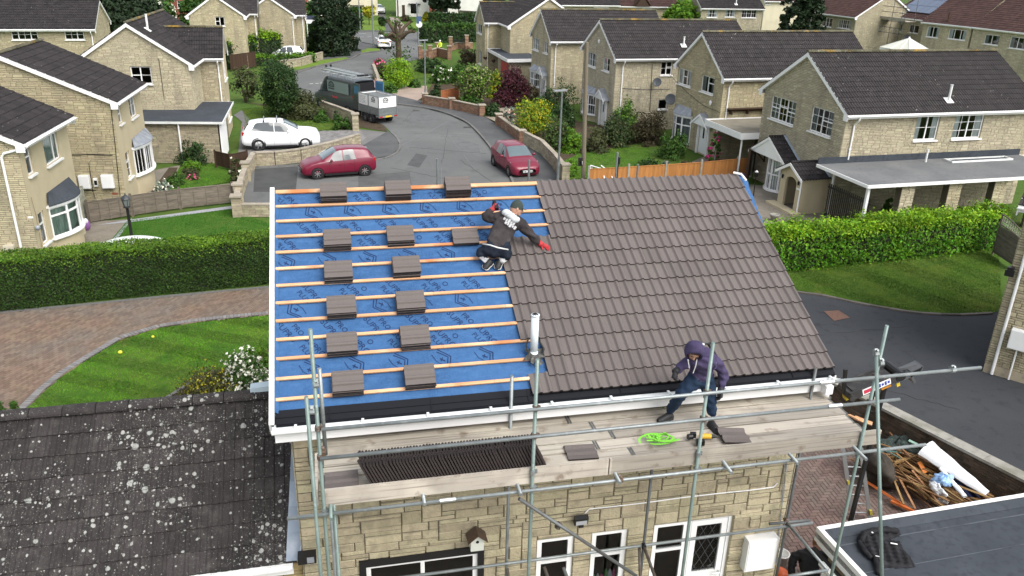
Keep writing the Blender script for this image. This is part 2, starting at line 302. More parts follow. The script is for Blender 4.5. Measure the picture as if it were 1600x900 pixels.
# ------------------------------------------------------------------ stone walling, roofs, windows
Z3=V((0,0,1))
def clip_poly(poly,a,b,c): # keep a*u+b*z<=c
 out=[]
 for i in range(len(poly)):
  p=poly[i];q=poly[(i+1)%len(poly)]
  dp=a*p[0]+b*p[1]-c;dq=a*q[0]+b*q[1]-c
  if dp<=0:out.append(p)
  if(dp<0<dq)or(dq<0<dp):
   t=dp/(dp-dq);out.append((p[0]+(q[0]-p[0])*t,p[1]+(q[1]-p[1])*t))
 return out
CW,CH=.05,.075
def snap(w):
 u0,u1,z0,z1=w
 return(round(u0/CW)*CW,round(u1/CW)*CW,round(z0/CH)*CH,round(z1/CH)*CH)
def walling(mb,fr,length,zt,opens=(),gable=None,zmin=0.0,blocks=True,mi_block=0,mi_mortar=1,scale=1.0,depth=.018,zbase=0.0,big=False):
 """stone faced wall panel; fr = (origin, u, n); gable = (ridge u, ridge z)"""
 o,U,Nn=fr
 P=lambda u,z,d=0.0:o+U*u+Nn*d+Z3*z
 us=sorted({0.0,length,*[w[0]for w in opens],*[w[1]for w in opens]});zs=sorted({zbase,zt,*[w[2]for w in opens],*[w[3]for w in opens]})
 us=[u for u in us if 0<=u<=length];zs=[z for z in zs if zbase<=z<=zt]
 for i in range(len(us)-1):
  for j in range(len(zs)-1):
   cu,cz=(us[i]+us[i+1])/2,(zs[j]+zs[j+1])/2
   if any(w[0]<cu<w[1]and w[2]<cz<w[3]for w in opens):continue
   mb.add([P(us[i],zs[j]),P(us[i+1],zs[j]),P(us[i+1],zs[j+1]),P(us[i],zs[j+1])],[(0,1,2,3)],mi_mortar)
 for w in opens:
  u0,u1,z0,z1=w;d=-.16
  for a,b in(((u0,z0),(u0,z1)),((u0,z1),(u1,z1)),((u1,z1),(u1,z0)),((u1,z0),(u0,z0))):
   mb.add([P(*a,depth*.6),P(*b,depth*.6),P(*b,d),P(*a,d)],[(0,1,2,3)],mi_block if blocks else mi_mortar,.5)
 ztop=zt
 if gable:
  gu,gz=gable;ztop=gz
  mb.add([P(0,zt),P(length,zt),P(gu,gz)],[(0,1,2)],mi_mortar)
 if not blocks:return
 nu=int(round(length/CW));nz=int(math.ceil((ztop-zmin)/CH));z0i=int(round(zmin/CH))
 occ=np.zeros((nu,nz),bool)
 for w in opens:
  a=max(0,int(round(w[0]/CW)));b=int(round(w[1]/CW));c=int(round(w[2]/CH))-z0i;d=int(round(w[3]/CH))-z0i
  occ[a:b,max(c,0):max(d,0)]=True
 hs=[1,1,1,1,1,1,2]if not big else[1,1,1,1,1,2,2,2,3]
 j=.006
 for zi in range(nz):
  ui=0
  while ui<nu:
   if occ[ui,zi]:ui+=1;continue
   h=random.choice(hs)
   w_=random.choice([6,7,8,9,10,11,12])if h<3 else random.choice([6,7,8,9])
   if h==1 and random.random()<.45:w_+=random.choice([2,3,4])
   if random.random()<.08:w_=4
   if not big:w_=max(4,int(w_*.75))
   w_=max(3,int(w_*scale))
   k=0
   while k<w_ and ui+k<nu and not occ[ui+k,zi]:k+=1
   rest=0
   while ui+k+rest<nu and rest<3 and not occ[ui+k+rest,zi]:rest+=1
   if rest and rest<3:k+=rest
   while h>1 and(zi+h>nz or occ[ui:ui+k,zi:zi+h].any()):h-=1
   occ[ui:ui+k,zi:zi+h]=True
   p=[(ui*CW+j,(zi+z0i)*CH+j),((ui+k)*CW-j,(zi+z0i)*CH+j),((ui+k)*CW-j,(zi+z0i+h)*CH-j),(ui*CW+j,(zi+z0i+h)*CH-j)]
   p[1]=(min(p[1][0],length),p[1][1]);p[2]=(min(p[2][0],length),p[2][1])
   if gable:
    sl_=(gz-zt)/gu if gu else 0;sr=(gz-zt)/(length-gu)
    p=clip_poly(p,-sl_,1,zt);p=clip_poly(p,sr,1,zt+sr*length)
   elif p[2][1]>zt:p=clip_poly(p,0,1,zt)
   if len(p)>=3:
    cx=sum(q[0]for q in p)/len(p);cz=sum(q[1]for q in p)/len(p)
    d=depth*(random.uniform(.55,1.2)if big else random.uniform(.8,1.05));n=len(p)
    ins=[(q[0]+(cx-q[0])*min(.45,.010/max(abs(cx-q[0]),.02)),q[1]+(cz-q[1])*min(.45,.010/max(abs(cz-q[1]),.02)))for q in p]
    tq=.004 if big else.0012;t1,t2=random.uniform(-tq,tq),random.uniform(-tq,tq)
    vs=[P(*q,.001)for q in p]+[P(*q,d+(t1 if q[0]>cx else-t1)+(t2 if q[1]>cz else-t2))for q in ins]
    mb.add(vs,[tuple(range(n,2*n))]+[(i,(i+1)%n,n+(i+1)%n,n+i)for i in range(n)],mi_block)
   ui+=k
PROF=[(0,.0),(.50,.0),(.60,.010),(.70,.026),(.80,.030),(.90,.024),(.97,.006)]
PROF_LO=[(0,0),(.55,0),(.70,.028),(.85,.028)]
def roof_plane(mb,o,ex,es,L,S,gauge=.332,roll=.15,prof=PROF,step=.032,x_of=None,mi=0,mi_edge=0,skip=None,lift=0.0,first=0,jitter=.003):
 """courses of interlocking tiles: ex along the ridge, es down the slope"""
 en=ex.cross(es)
 if en.z<0:en=-en
 nc=int(math.ceil(S/gauge-1e-6));nt=int(round(L/(2*roll)))
 rl=L/(nt*2)
 for c in range(first,nc):
  a=c*gauge;b=min(S,(c+1)*gauge+.05)
  t0,t1=(0,nt)if x_of is None else x_of(c,nt)
  for t in range(t0,t1):
   if skip and skip(c,t):continue
   v=random.random();dz=random.uniform(-jitter,jitter);ds=random.uniform(-jitter,jitter)
   xs=[]
   for rr in range(2):
    for fx,h in prof:xs.append(((t*2+rr+fx)*rl,h))
   xs.append(((t*2+2)*rl-.001,.0))
   n=len(xs)
   up=[o+ex*x+es*(a-(.02 if c else 0))+en*(h*1.0+lift)for x,h in xs]
   lo=[o+ex*x+es*(b+ds)+en*(h+step+lift+dz)for x,h in xs]
   bt=[o+ex*x+es*(b+ds)+en*(h+lift+dz-.004)for x,h in xs]
   mb.add(up+lo,[(i,i+1,n+i+1,n+i)for i in range(n-1)],mi,v)
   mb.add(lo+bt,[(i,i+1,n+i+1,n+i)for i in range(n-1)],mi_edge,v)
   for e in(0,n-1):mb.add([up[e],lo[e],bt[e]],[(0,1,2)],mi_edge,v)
def ridge_caps(mb,p,q,r=.11,n=7,mi=0,seg=.45):
 p=V(p);q=V(q);d=q-p;L=d.length;d.normalize();side=d.cross(Z3).normalized();up=side.cross(d)
 k=max(1,int(L/seg))
 for i in range(k):
  a=p+d*(L*i/k);b=p+d*(L*(i+1)/k-.012);v=random.random();rr=r*random.uniform(.97,1.05)
  A=[a+side*(rr*math.cos(t))+up*(rr*.8*math.sin(t))for t in[PI*j/n-.12+.24*j/n*0 for j in range(n+1)]]
  B=[b+side*(rr*1.05*math.cos(t))+up*(rr*.84*math.sin(t))for t in[PI*j/n-.12 for j in range(n+1)]]
  mb.add(A+B,[(j,j+1,n+2+j,n+1+j)for j in range(n)]+[tuple(range(n+1)),tuple(range(n+1,2*n+2))[::-1]],mi,v)
FR_W=.055
def window(parent,fr,w,style='2',name='window',curtain=None,sill=True,recess=.055,frame=None,bars=0,curt_part=1.0,fw=FR_W):
 """style: comma list of casements 'w:t' (relative width, transom fraction or 0); bars: glazing bars across"""
 frame=frame or UPVC
 o,U,Nn=fr;u0,u1,z0,z1=w
 P=lambda u,z,d=0.0:o+U*u+Nn*d+Z3*z
 mb=MB()
 def bar(ua,ub,za,zb,d0=-recess-.05,d1=-recess):
  mb.obox(P((ua+ub)/2,(za+zb)/2,(d0+d1)/2),U*((ub-ua)/2),Nn*((d1-d0)/2),Z3*((zb-za)/2),0,.5)
 f=fw
 bar(u0,u0+f,z0,z1);bar(u1-f,u1,z0,z1);bar(u0+f,u1-f,z1-f,z1);bar(u0+f,u1-f,z0,z0+f)
 cas=[c.split(':')for c in style.split(',')]
 tot=sum(float(c[0])for c in cas);u=u0+f;iw=u1-u0-2*f
 for i,c in enumerate(cas):
  cw_=iw*float(c[0])/tot
  if i:bar(u-.03,u+.03,z0+f,z1-f,d1=-recess+.008)
  t=float(c[1])if len(c)>1 else 0
  if t:
   zt=z0+f+(z1-z0-2*f)*t;bar(u+.03*(i>0),u+cw_-.03*(i<len(cas)-1),zt-.026,zt+.026,d1=-recess+.004)
  if bars:
   nb=max(1,int(round(cw_/bars)))
   for k in range(1,nb):bar(u+cw_*k/nb-.011,u+cw_*k/nb+.011,z0+f,z1-f,-recess-.032,-recess-.012)
   nh=max(1,int(round((z1-z0)/(bars*1.15))))
   for k in range(1,nh):bar(u,u+cw_,z0+(z1-z0)*k/nh-.011,z0+(z1-z0)*k/nh+.011,-recess-.031,-recess-.013)
  u+=cw_
 fo=mb.build(name,frame,parent)
 g=MB();g.add([P(u0+f,z0+f,-recess-.022),P(u1-f,z0+f,-recess-.022),P(u1-f,z1-f,-recess-.022),P(u0+f,z1-f,-recess-.022)],[(0,1,2,3)])
 g.build('pane',GLASS,fo)
 if sill:
  s=MB();s.obox(P((u0+u1)/2,z0-.035,.03),U*((u1-u0)/2+.05),Nn*.075,Z3*.032,0,.5);s.build('sill',frame,fo)
 if curtain:
  c=MB();n=24
  for a,b in(((0,.30*curt_part),(1-.30*curt_part,1))if curt_part<1 else((0,1),)):
   pts=[]
   for k in range(n+1):
    t=a+(b-a)*k/n;pts.append((u0+f*.5+(u1-u0-f)*t,-.115+.012*math.sin(k*2.1)))
   vs=[P(x,z0+.02,d)for x,d in pts]+[P(x,z1-.02,d)for x,d in pts]
   c.add(vs,[(k,k+1,n+2+k,n+1+k)for k in range(n)])
  c.build('curtain',curtain,fo,smooth=True)
 return fo
def bay(parent,fr,u0,u1,z0,z1,depth,n=5,rows=(0.0,1.0),roof_h=.45,roof_mat=None,base_mat=None,name='bay_window',curtain=None,bars=False,frame=None):
 o,U,Nn=fr;frame=frame or UPVC
 P=lambda u,z,d=0.0:o+U*u+Nn*d+Z3*z
 def arc(t,k=1.0,pad=0.0):return(u0+(u1-u0)*t+pad*(2*t-1),depth*k*(math.sin(PI*(.10+.80*t))-math.sin(PI*.10))/(1-math.sin(PI*.10))+pad+.02)
 mb=MB();pts=[arc(i/n)for i in range(n+1)]
 for i in range(n):
  a,b=pts[i],pts[i+1]
  A,B=P(a[0],0,a[1]),P(b[0],0,b[1]);d=(B-A).normalized();L=(B-A).length;nn=d.cross(Z3)
  if nn.dot(Nn)<0:nn=-nn
  def pc(s0,s1,za,zb,th=.03):
   mb.obox(A+d*((s0+s1)/2)+Z3*((za+zb)/2)+nn*.0,d*((s1-s0)/2),nn*th,Z3*((zb-za)/2),0,.5)
  pc(0,.045,z0+.002,z1-.002,.034);pc(L-.045,L,z0+.002,z1-.002,.034)
  for r in rows:
   zc=z0+(z1-z0)*r;hh=.035
   zc=min(max(zc,z0+hh),z1-hh);pc(.045,L-.045,zc-hh,zc+hh)
  if bars:
   for k in(1,2):
    pc(L*k/3-.011,L*k/3+.011,z0+.07,z1-.07,.015)
 fo=mb.build(name,frame,parent)
 g=MB();vs=[P(p[0],z0+.03,p[1]-.012)for p in pts]+[P(p[0],z1-.03,p[1]-.012)for p in pts]
 g.add(vs,[(i,i+1,n+2+i,n+1+i)for i in range(n)]);g.build('pane',GLASS,fo)
 s=MB();po=[arc(i/12,1,.09)for i in range(13)]
 s.slab([P(u0-.09,z0-.06,0)]+[P(*(p[0],z0-.06,p[1]))for p in po]+[P(u1+.09,z0-.06,0)],Z3*.055,0,.5);s.build('sill',frame,fo)
 b=MB();ps=[arc(i/12,.96)for i in range(13)]
 vs=[P(p[0],0,p[1]-.02)for p in ps]+[P(p[0],z0-.06,p[1]-.02)for p in ps];b.add(vs,[(i,i+1,14+i,13+i)for i in range(12)]);b.build('bay_base',base_mat or RENDER,fo)
 hd=MB();ph=[arc(i/12,1,.07)for i in range(13)]
 hd.slab([P(u0-.07,z1,0)]+[P(p[0],z1,p[1])for p in ph]+[P(u1+.07,z1,0)],Z3*.09,0,.5);hd.build('fascia',frame,fo)
 if roof_mat:
  r=MB();pr=[arc(i/12,1,.11)for i in range(13)]
  top=[(u0+(u1-u0)*(.06+.88*i/12),.02)for i in range(13)]
  lo=[P(p[0],z1+.092,p[1])for p in pr];lo2=[P(p[0],z1+.125,p[1])for p in pr];hi=[P(p[0],z1+.125+roof_h,p[1])for p in top]
  r.add(lo+lo2+hi,[(i,i+1,14+i,13+i)for i in range(12)]+[(13+i,14+i,27+i,26+i)for i in range(12)]+[(0,13,26),(12,38,25)]);r.build('bay_roof',roof_mat,fo)
 if curtain:
  c=MB();k=40;pc_=[arc(i/k,.8)for i in range(k+1)]
  vs=[P(p[0],z0+.02,p[1]-.12+.015*math.sin(i*1.9))for i,p in enumerate(pc_)]+[P(p[0],z1-.02,p[1]-.12+.015*math.sin(i*1.9))for i,p in enumerate(pc_)]
  c.add(vs,[(i,i+1,k+2+i,k+1+i)for i in range(k)]);c.build('curtain',curtain,fo,smooth=True)
 return fo
class House:
 def __init__(s,name,label,cat,org,rz,W,D,ez,rz_h,eo=.32,vo=.18,loc_z=0.0):
  s.root=empty(name,(org[0],org[1],loc_z),rz,label,cat);s.W,s.D,s.ez,s.rz_h=W,D,ez,rz_h
  s.M=Matrix.Translation((org[0],org[1],loc_z))@Matrix.Rotation(rz,4,'Z');s.Mi=s.M.inverted()
  s.eo,s.vo=eo,vo;s.opens={k:[]for k in 'SWEN'};s.todo=[]
  s.fr={'S':(V((0,0,0)),V((1,0,0)),V((0,-1,0))),'W':(V((0,D,0)),V((0,-1,0)),V((-1,0,0))),
'E':(V((W,0,0)),V((0,1,0)),V((1,0,0))),'N':(V((W,D,0)),V((-1,0,0)),V((0,1,0)))}
  s.len={'S':W,'N':W,'W':D,'E':D}
 def uz(s,side,x,y):
  o,U,Nn=s.fr[side]
  p=onplane(x,y,s.M@o,(s.M.to_3x3()@Nn));l=s.Mi@p
  return(l-o).dot(U),l.z
 def rect(s,side,tl,br):
  a=s.uz(side,*tl);b=s.uz(side,*br)
  return snap((min(a[0],b[0]),max(a[0],b[0]),min(a[1],b[1]),max(a[1],b[1])))
 def win(s,side,tl,br,style='1,1',**k):
  w=s.rect(side,tl,br)
  w=snap((max(.1,w[0]),min(s.len[side]-.1,w[1]),max(.1,w[2]),min(w[3],s.ez-.04)))
  s.opens[side].append(w);s.todo.append((side,w,style,k));return w
 def win_at(s,side,w,style='1,1',**k):
  w=snap(w);s.opens[side].append(w);s.todo.append((side,w,style,k));return w
 def hole(s,side,w):s.opens[side].append(snap(w))
 def finish(s,blocks='SW',rendered='',stone=None,mortar=None,zmin=0.0,tile=None,prof=PROF_LO,gauge=.345,moss=True,slopes='SN',near=False,roll=.15,gutter='SN',barge='WE',render_mat=None):
  stone=stone or STONE;mortar=mortar or MORTAR;tile=tile or TILE_DARK;r=s.root;W,D,ez,rh=s.W,s.D,s.ez,s.rz_h
  mb=MB()
  for side in 'SWEN':
   g_=(s.len[side]/2,rh-.05)if side in 'WE' else None
   n0=len(mb.f)
   walling(mb,s.fr[side],s.len[side],ez,s.opens[side],g_,zmin,side in blocks,0,2 if side in rendered else 1)
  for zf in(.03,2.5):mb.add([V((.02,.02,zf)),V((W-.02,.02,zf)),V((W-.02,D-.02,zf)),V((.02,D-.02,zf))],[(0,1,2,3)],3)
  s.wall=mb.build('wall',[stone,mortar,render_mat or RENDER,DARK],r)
  for side,w,style,k in s.todo:window(r,s.fr[side],w,style,**k)
  # roof
  pitch=math.atan2(rh-ez,D/2);S=(D/2+s.eo)/math.cos(pitch)
  rb=MB();L=W+2*s.vo
  dz=.06
  if 'S' in slopes:roof_plane(rb,V((-s.vo,D/2,rh+dz)),V((1,0,0)),V((0,-math.cos(pitch),-math.sin(pitch))),L,S,gauge,roll,prof)
  if 'N' in slopes:roof_plane(rb,V((-s.vo,D/2,rh+dz)),V((1,0,0)),V((0,math.cos(pitch),-math.sin(pitch))),L,S,gauge,roll,prof)
  else:rb.add([V((-s.vo,D/2,rh+dz)),V((W+s.vo,D/2,rh+dz)),V((W+s.vo,D+s.eo,ez-s.eo*math.tan(pitch)+dz)),V((-s.vo,D+s.eo,ez-s.eo*math.tan(pitch)+dz))],[(0,1,2,3)])
  if 'S' not in slopes:rb.add([V((-s.vo,D/2,rh+dz)),V((W+s.vo,D/2,rh+dz)),V((W+s.vo,-s.eo,ez-s.eo*math.tan(pitch)+dz)),V((-s.vo,-s.eo,ez-s.eo*math.tan(pitch)+dz))],[(0,1,2,3)])
  s.roof=rb.build('roof',tile,r)
  rc=MB();ridge_caps(rc,(-s.vo,D/2,rh+dz+.03),(W+s.vo,D/2,rh+dz+.03));rc.build('ridge_cap',MOSS if moss else tile,s.roof)
  # bargeboards
  et=ez-s.eo*math.tan(pitch)
  for side in barge:
   x=-s.vo+.005 if side=='W' else W+s.vo-.03
   for sg in(-1,1):
    b=MB();y0=D/2;y1=D/2+sg*(D/2+s.eo);up=V((0,0,.21))
    p0,p1=V((x,y0,rh+dz-.20)),V((x,y1,et+dz-.20))
    b.slab([p0,p1,p1+up,p0+up],(.026,0,0),0,.5)
    # soffit behind the board and a boxed eave end
    xi=0 if side=='W' else W
    b.add([V((x+.013,y0,rh+dz-.195)),V((x+.013,y1,et+dz-.195)),V((xi,y1,et+dz-.195)),V((xi,y0,rh+dz-.195))],[(0,1,2,3)],0,.5)
    e0,e1=(y1-.004,D/2+sg*(D/2))if sg>0 else(y1+.004,0.0)
    b.slab([V((x-.004,e0,et+dz-.30)),V((x-.004,e1,et+dz-.30)),V((x-.004,e1,et+dz+abs(e1-y1)*math.tan(pitch)-.19)),V((x-.004,e0,et+dz-.17))],(.030,0,0),0,.5)
    b.build('bargeboard',UPVC,r)
  for side in gutter:
   y=-s.eo if side=='S' else D+s.eo;sg=-1 if side=='S' else 1
   g=MB();z=et+dz-.06;n=6
   A=[V((-s.vo,y+sg*(.06+.06*math.cos(t)),z-.06*math.sin(t)))for t in[PI*k/n for k in range(n+1)]]
   B=[V((W+s.vo,p.y,p.z))for p in A]
   g.add(A+B,[(k,k+1,n+2+k,n+1+k)for k in range(n)]+[tuple(range(n+1)),tuple(range(n+1,2*n+2))],0,.5)
   A2=[V((-s.vo+.004,y+sg*(.06+.054*math.cos(t)),z-.054*math.sin(t)+.004))for t in[PI*k/n for k in range(n+1)]];B2=[V((W+s.vo-.004,p.y,p.z))for p in A2]
   g.add(A2+B2,[(k,n+1+k,n+2+k,k+1)for k in range(n)],0,.5)
   g.box((-s.vo+.03,min(y,y-sg*.025),z-.13),(W+s.vo-.03,max(y,y-sg*.025),z+.05),0,.5)
   g.add([V((-s.vo+.03,y,z-.128)),V((W+s.vo-.03,y,z-.128)),V((W+s.vo-.03,y-sg*s.eo,z-.128)),V((-s.vo+.03,y-sg*s.eo,z-.128))],[(0,1,2,3)],0,.5)
   g.build('gutter',UPVC,r)
  s.et=et+dz
  return s
 def pipe(s,side,u,z1=0.05,r=.04,name='downpipe'):
  o,U,Nn=s.fr[side];P=lambda uu,z,d:o+U*uu+Nn*d+Z3*z
  mb=MB();z=s.et-.12
  mb.path([P(u,z,s.eo+.06),P(u,z-.12,s.eo+.05),P(u,z-.38,.07),P(u,z-.6,.07),P(u,z1,.07)],r,8,0,.5)
  for zz in np.arange(z1+.5,z-.7,1.6):mb.obox(P(u,zz,.06),U*.06,Nn*.035,Z3*.02,0,.5)
  return mb.build(name,UPVC,s.root)
 def line(s,side,pts,r=.012,mat=None,name='cable'):
  o,U,Nn=s.fr[side];mb=MB();mb.path([o+U*s.uz(side,*p)[0]+Nn*.03+Z3*s.uz(side,*p)[1]for p in pts],r,5);return mb.build(name,mat or BLACK,s.root)
 def wbox(s,side,tl,br,d,mat,name):
  w=s.rect(side,tl,br);o,U,Nn=s.fr[side]
  mb=MB();mb.obox(o+U*((w[0]+w[1])/2)+Nn*(d/2+.012)+Z3*((w[2]+w[3])/2),U*((w[1]-w[0])/2),Nn*(d/2),Z3*((w[3]-w[2])/2),0,.5)
  e=.02
  mb.obox(o+U*((w[0]+w[1])/2)+Nn*(d+.018)+Z3*((w[2]+w[3])/2),U*((w[1]-w[0])/2-e),Nn*.008,Z3*((w[3]-w[2])/2-e),0,.5)
  return mb.build(name,mat,s.root)
 def pt(s,side,x,y,d=0.0):
  o,U,Nn=s.fr[side];u,z=s.uz(side,x,y);return o+U*u+Nn*d+Z3*z
 def flue(s,px,py,h,r=.055,mat=None,slope='S',name='flue_pipe'):
  """pipe through the roof at the pixel of its foot"""
  pitch=math.atan2(s.rz_h-s.ez,s.D/2);n=V((0,-math.sin(pitch),math.cos(pitch)))if slope=='S' else V((0,math.sin(pitch),math.cos(pitch)))
  p=s.Mi@onplane(px,py,s.M@V((0,s.D/2,s.rz_h+.1)),s.M.to_3x3()@n)
  mb=MB();mb.tube(p-Z3*.1,p+Z3*h,r,10);mb.tube(p+Z3*h,p+Z3*(h+.03),r*1.25,10)
  ex=V((1,0,0));es=n.cross(ex);mb.obox(p+n*.035+es*(.02),ex*.2,es*.2,n*.008,0,.5)
  return mb.build(name,mat or UPVC_DIRTY,s.roof)
def dish(parent,c,n,r=.3,mat=None,arm=None):
 n=V(n).normalized();M=n.to_track_quat('Z','Y').to_matrix();mb=MB()
 mb.lathe([(0.001,-.05),(r*.5,-.035),(r*.85,.0),(r,.03),(r*.98,.036),(r*.8,.012),(r*.5,-.02),(.001,-.035)],c,18,0,.5,M)
 mb.tube(V(c)-n*.05,V(arm),.018,6);mb.tube(V(c)-Z3*(r*.9),V(c)+n*.35-Z3*(r*.3),.012,5);mb.tube(V(c)+n*.30-Z3*(r*.35),V(c)+n*.42-Z3*(r*.25),.03,6)
 return mb.build('satellite_dish',mat or BLACK,parent,True)

# ------------------------------------------------------------------ the houses of the close
def merge(sub,main):
 """a wing joins its house: its parts become parts of the house"""
 for ch in list(sub.root.children):
  ch.parent=main.root;ch.matrix_parent_inverse=Matrix.Identity(4)
  ch.matrix_basis=main.Mi@sub.M
 bpy.data.objects.remove(sub.root)
def flat_roof(parent,name,pts,z0,z1,roof_mat,fascia_mat,fw=.05,lip=.06):
 """polygon of a flat roof (local xy): felt deck with white fascia boards round the edge"""
 mb=MB();mb.prism(pts,z0+.02,z1,0,.5);o=mb.build(name,roof_mat,parent)
 f=MB();n=len(pts);A=sum(pts[i][0]*pts[(i+1)%n][1]-pts[(i+1)%n][0]*pts[i][1]for i in range(n));P=list(pts)if A>0 else list(pts)[::-1]
 for i in range(n):
  a=V((*P[i],0));b=V((*P[(i+1)%n],0));d=(b-a).normalized();nn=V((d.y,-d.x,0));L=(b-a).length
  f.obox((a+b)/2+nn*(fw/2+.002)+Z3*((z0+z1+lip)/2),d*(L/2+fw*.5-.001*(i%2)),nn*fw/2,Z3*((z1+lip-z0)/2+.001*(i%2)),0,.5)
 f.build('fascia',fascia_mat,o)
 return o
TH=math.radians
# ---- right-hand row, gables to the street
R1=House('stone_house','nearest stone house of the right row with white framed bay and arched stone porch','house',(24.30,20.16),TH(3.0),10.95,7.0,5.02,7.17,.30,.18)
R1.win('W',(1207,149),(1239,197),'1:.5,1:.62,1:.5',curtain=CURT_GREY,curt_part=.9,bars=.35)
R1.win('W',(1270,165),(1297,215),'1,1:.55',curtain=CURT_GREY,curt_part=.8,bars=.36)
R1.win('S',(1434,181),(1462,217),'1,1',bars=.45,curtain=CURTAIN,curt_part=.8)
R1.win('S',(1494,179),(1530,216),'1,1',bars=.40,curtain=CURTAIN,curt_part=.7)
o_,U_,N_=R1.fr['W']
bw=(R1.uz('W',1186,250)[0],R1.uz('W',1222,240)[0])
R1.hole('W',(1.7,3.2,.35,1.65))
R1.finish('SW',tile=TILE_GREY,gauge=.36)
bay(R1.root,R1.fr['W'],1.5,3.45,.10,1.78,.62,5,(0,.5,1),roof_h=.02,roof_mat=None,base_mat=STONE,bars=True,curtain=CURTAIN)
def gable_canopy(h,side,uc,half,zb,rise,dep,pediment,name='canopy_roof',tile=None,wall_flash=True):
 o,U,Nn=h.fr[side];P=lambda u,z,d:o+U*u+Nn*d+Z3*z
 L=math.hypot(half,rise)
 rb=MB()
 for sg in(-1,1):
  es=(U*(sg*half)-Z3*rise).normalized()
  if tile:
   roof_plane(rb,P(uc,zb+rise,0.0),Nn,es,dep,L+.08,.30,dep/max(2,2*round(dep/.30)),PROF_LO)
  else:
   rb.slab([P(uc,zb+rise,0),P(uc,zb+rise,dep),P(uc,zb+rise,dep)+es*(L+.06),P(uc,zb+rise,0)+es*(L+.06)],V((0,0,.03)),0,.5)
 ro=rb.build(name,tile or LEAD,h.root)
 if tile:
  ridge_caps(rc_:=MB(),P(uc,zb+rise+.02,0),P(uc,zb+rise+.02,dep),.07);rc_.build('ridge_cap',tile,ro)
  fl=MB()
  for sg in(-1,1):
   es=(U*(sg*half)-Z3*rise).normalized();en=Nn.cross(es);en=en if en.z>0 else-en
   fl.slab([P(uc,zb+rise,0.02)+en*.07,P(uc,zb+rise,.16)+en*.07,P(uc,zb+rise,.16)+en*.07+es*L,P(uc,zb+rise,.02)+en*.07+es*L],en*.006,0,.5)
  fl.build('lead_flashing',LEAD_NEW,ro)
 b=MB()
 for sg in(-1,1):
  es=(U*(sg*half)-Z3*rise).normalized()
  b.slab([P(uc,zb+rise-.02,dep+.002),P(uc,zb+rise-.02,dep+.002)+es*(L+.08),P(uc,zb+rise-.16,dep+.002)+es*(L+.08),P(uc,zb+rise-.17,dep+.002)],Nn*.025,0,.5)
 b.build('bargeboard',UPVC,ro)
 if pediment:
  p=MB();p.slab([P(uc-half*.97,zb-.03,dep-.05),P(uc+half*.97,zb-.03,dep-.05),P(uc,zb+rise-.05,dep-.05)],Nn*.03,0,.5);p.slab([P(uc-half*.97,zb-.03,.0),P(uc+half*.97,zb-.03,.0),P(uc+half*.97,zb-.03,dep-.055),P(uc-half*.97,zb-.03,dep-.055)],Z3*.03,0,.5);p.build('pediment',UPVC,ro)
 return ro
gable_canopy(R1,'W',2.48,1.70,1.88,1.02,.95,True,tile=TILE_DARK)
br=MB()
for uu in(.95,3.95):
 P_=lambda u,z,d:o_+U_*u+N_*d+Z3*z
 br.beam(P_(uu,1.84,.05),P_(uu,1.84,.8),.07,.07);br.beam(P_(uu,1.2,.06),P_(uu,1.80,.65),.06,.06);br.beam(P_(uu,1.15,.045),P_(uu,1.80,.045),.07,.06)
br.build('canopy_bracket',DKBROWN,R1.root)
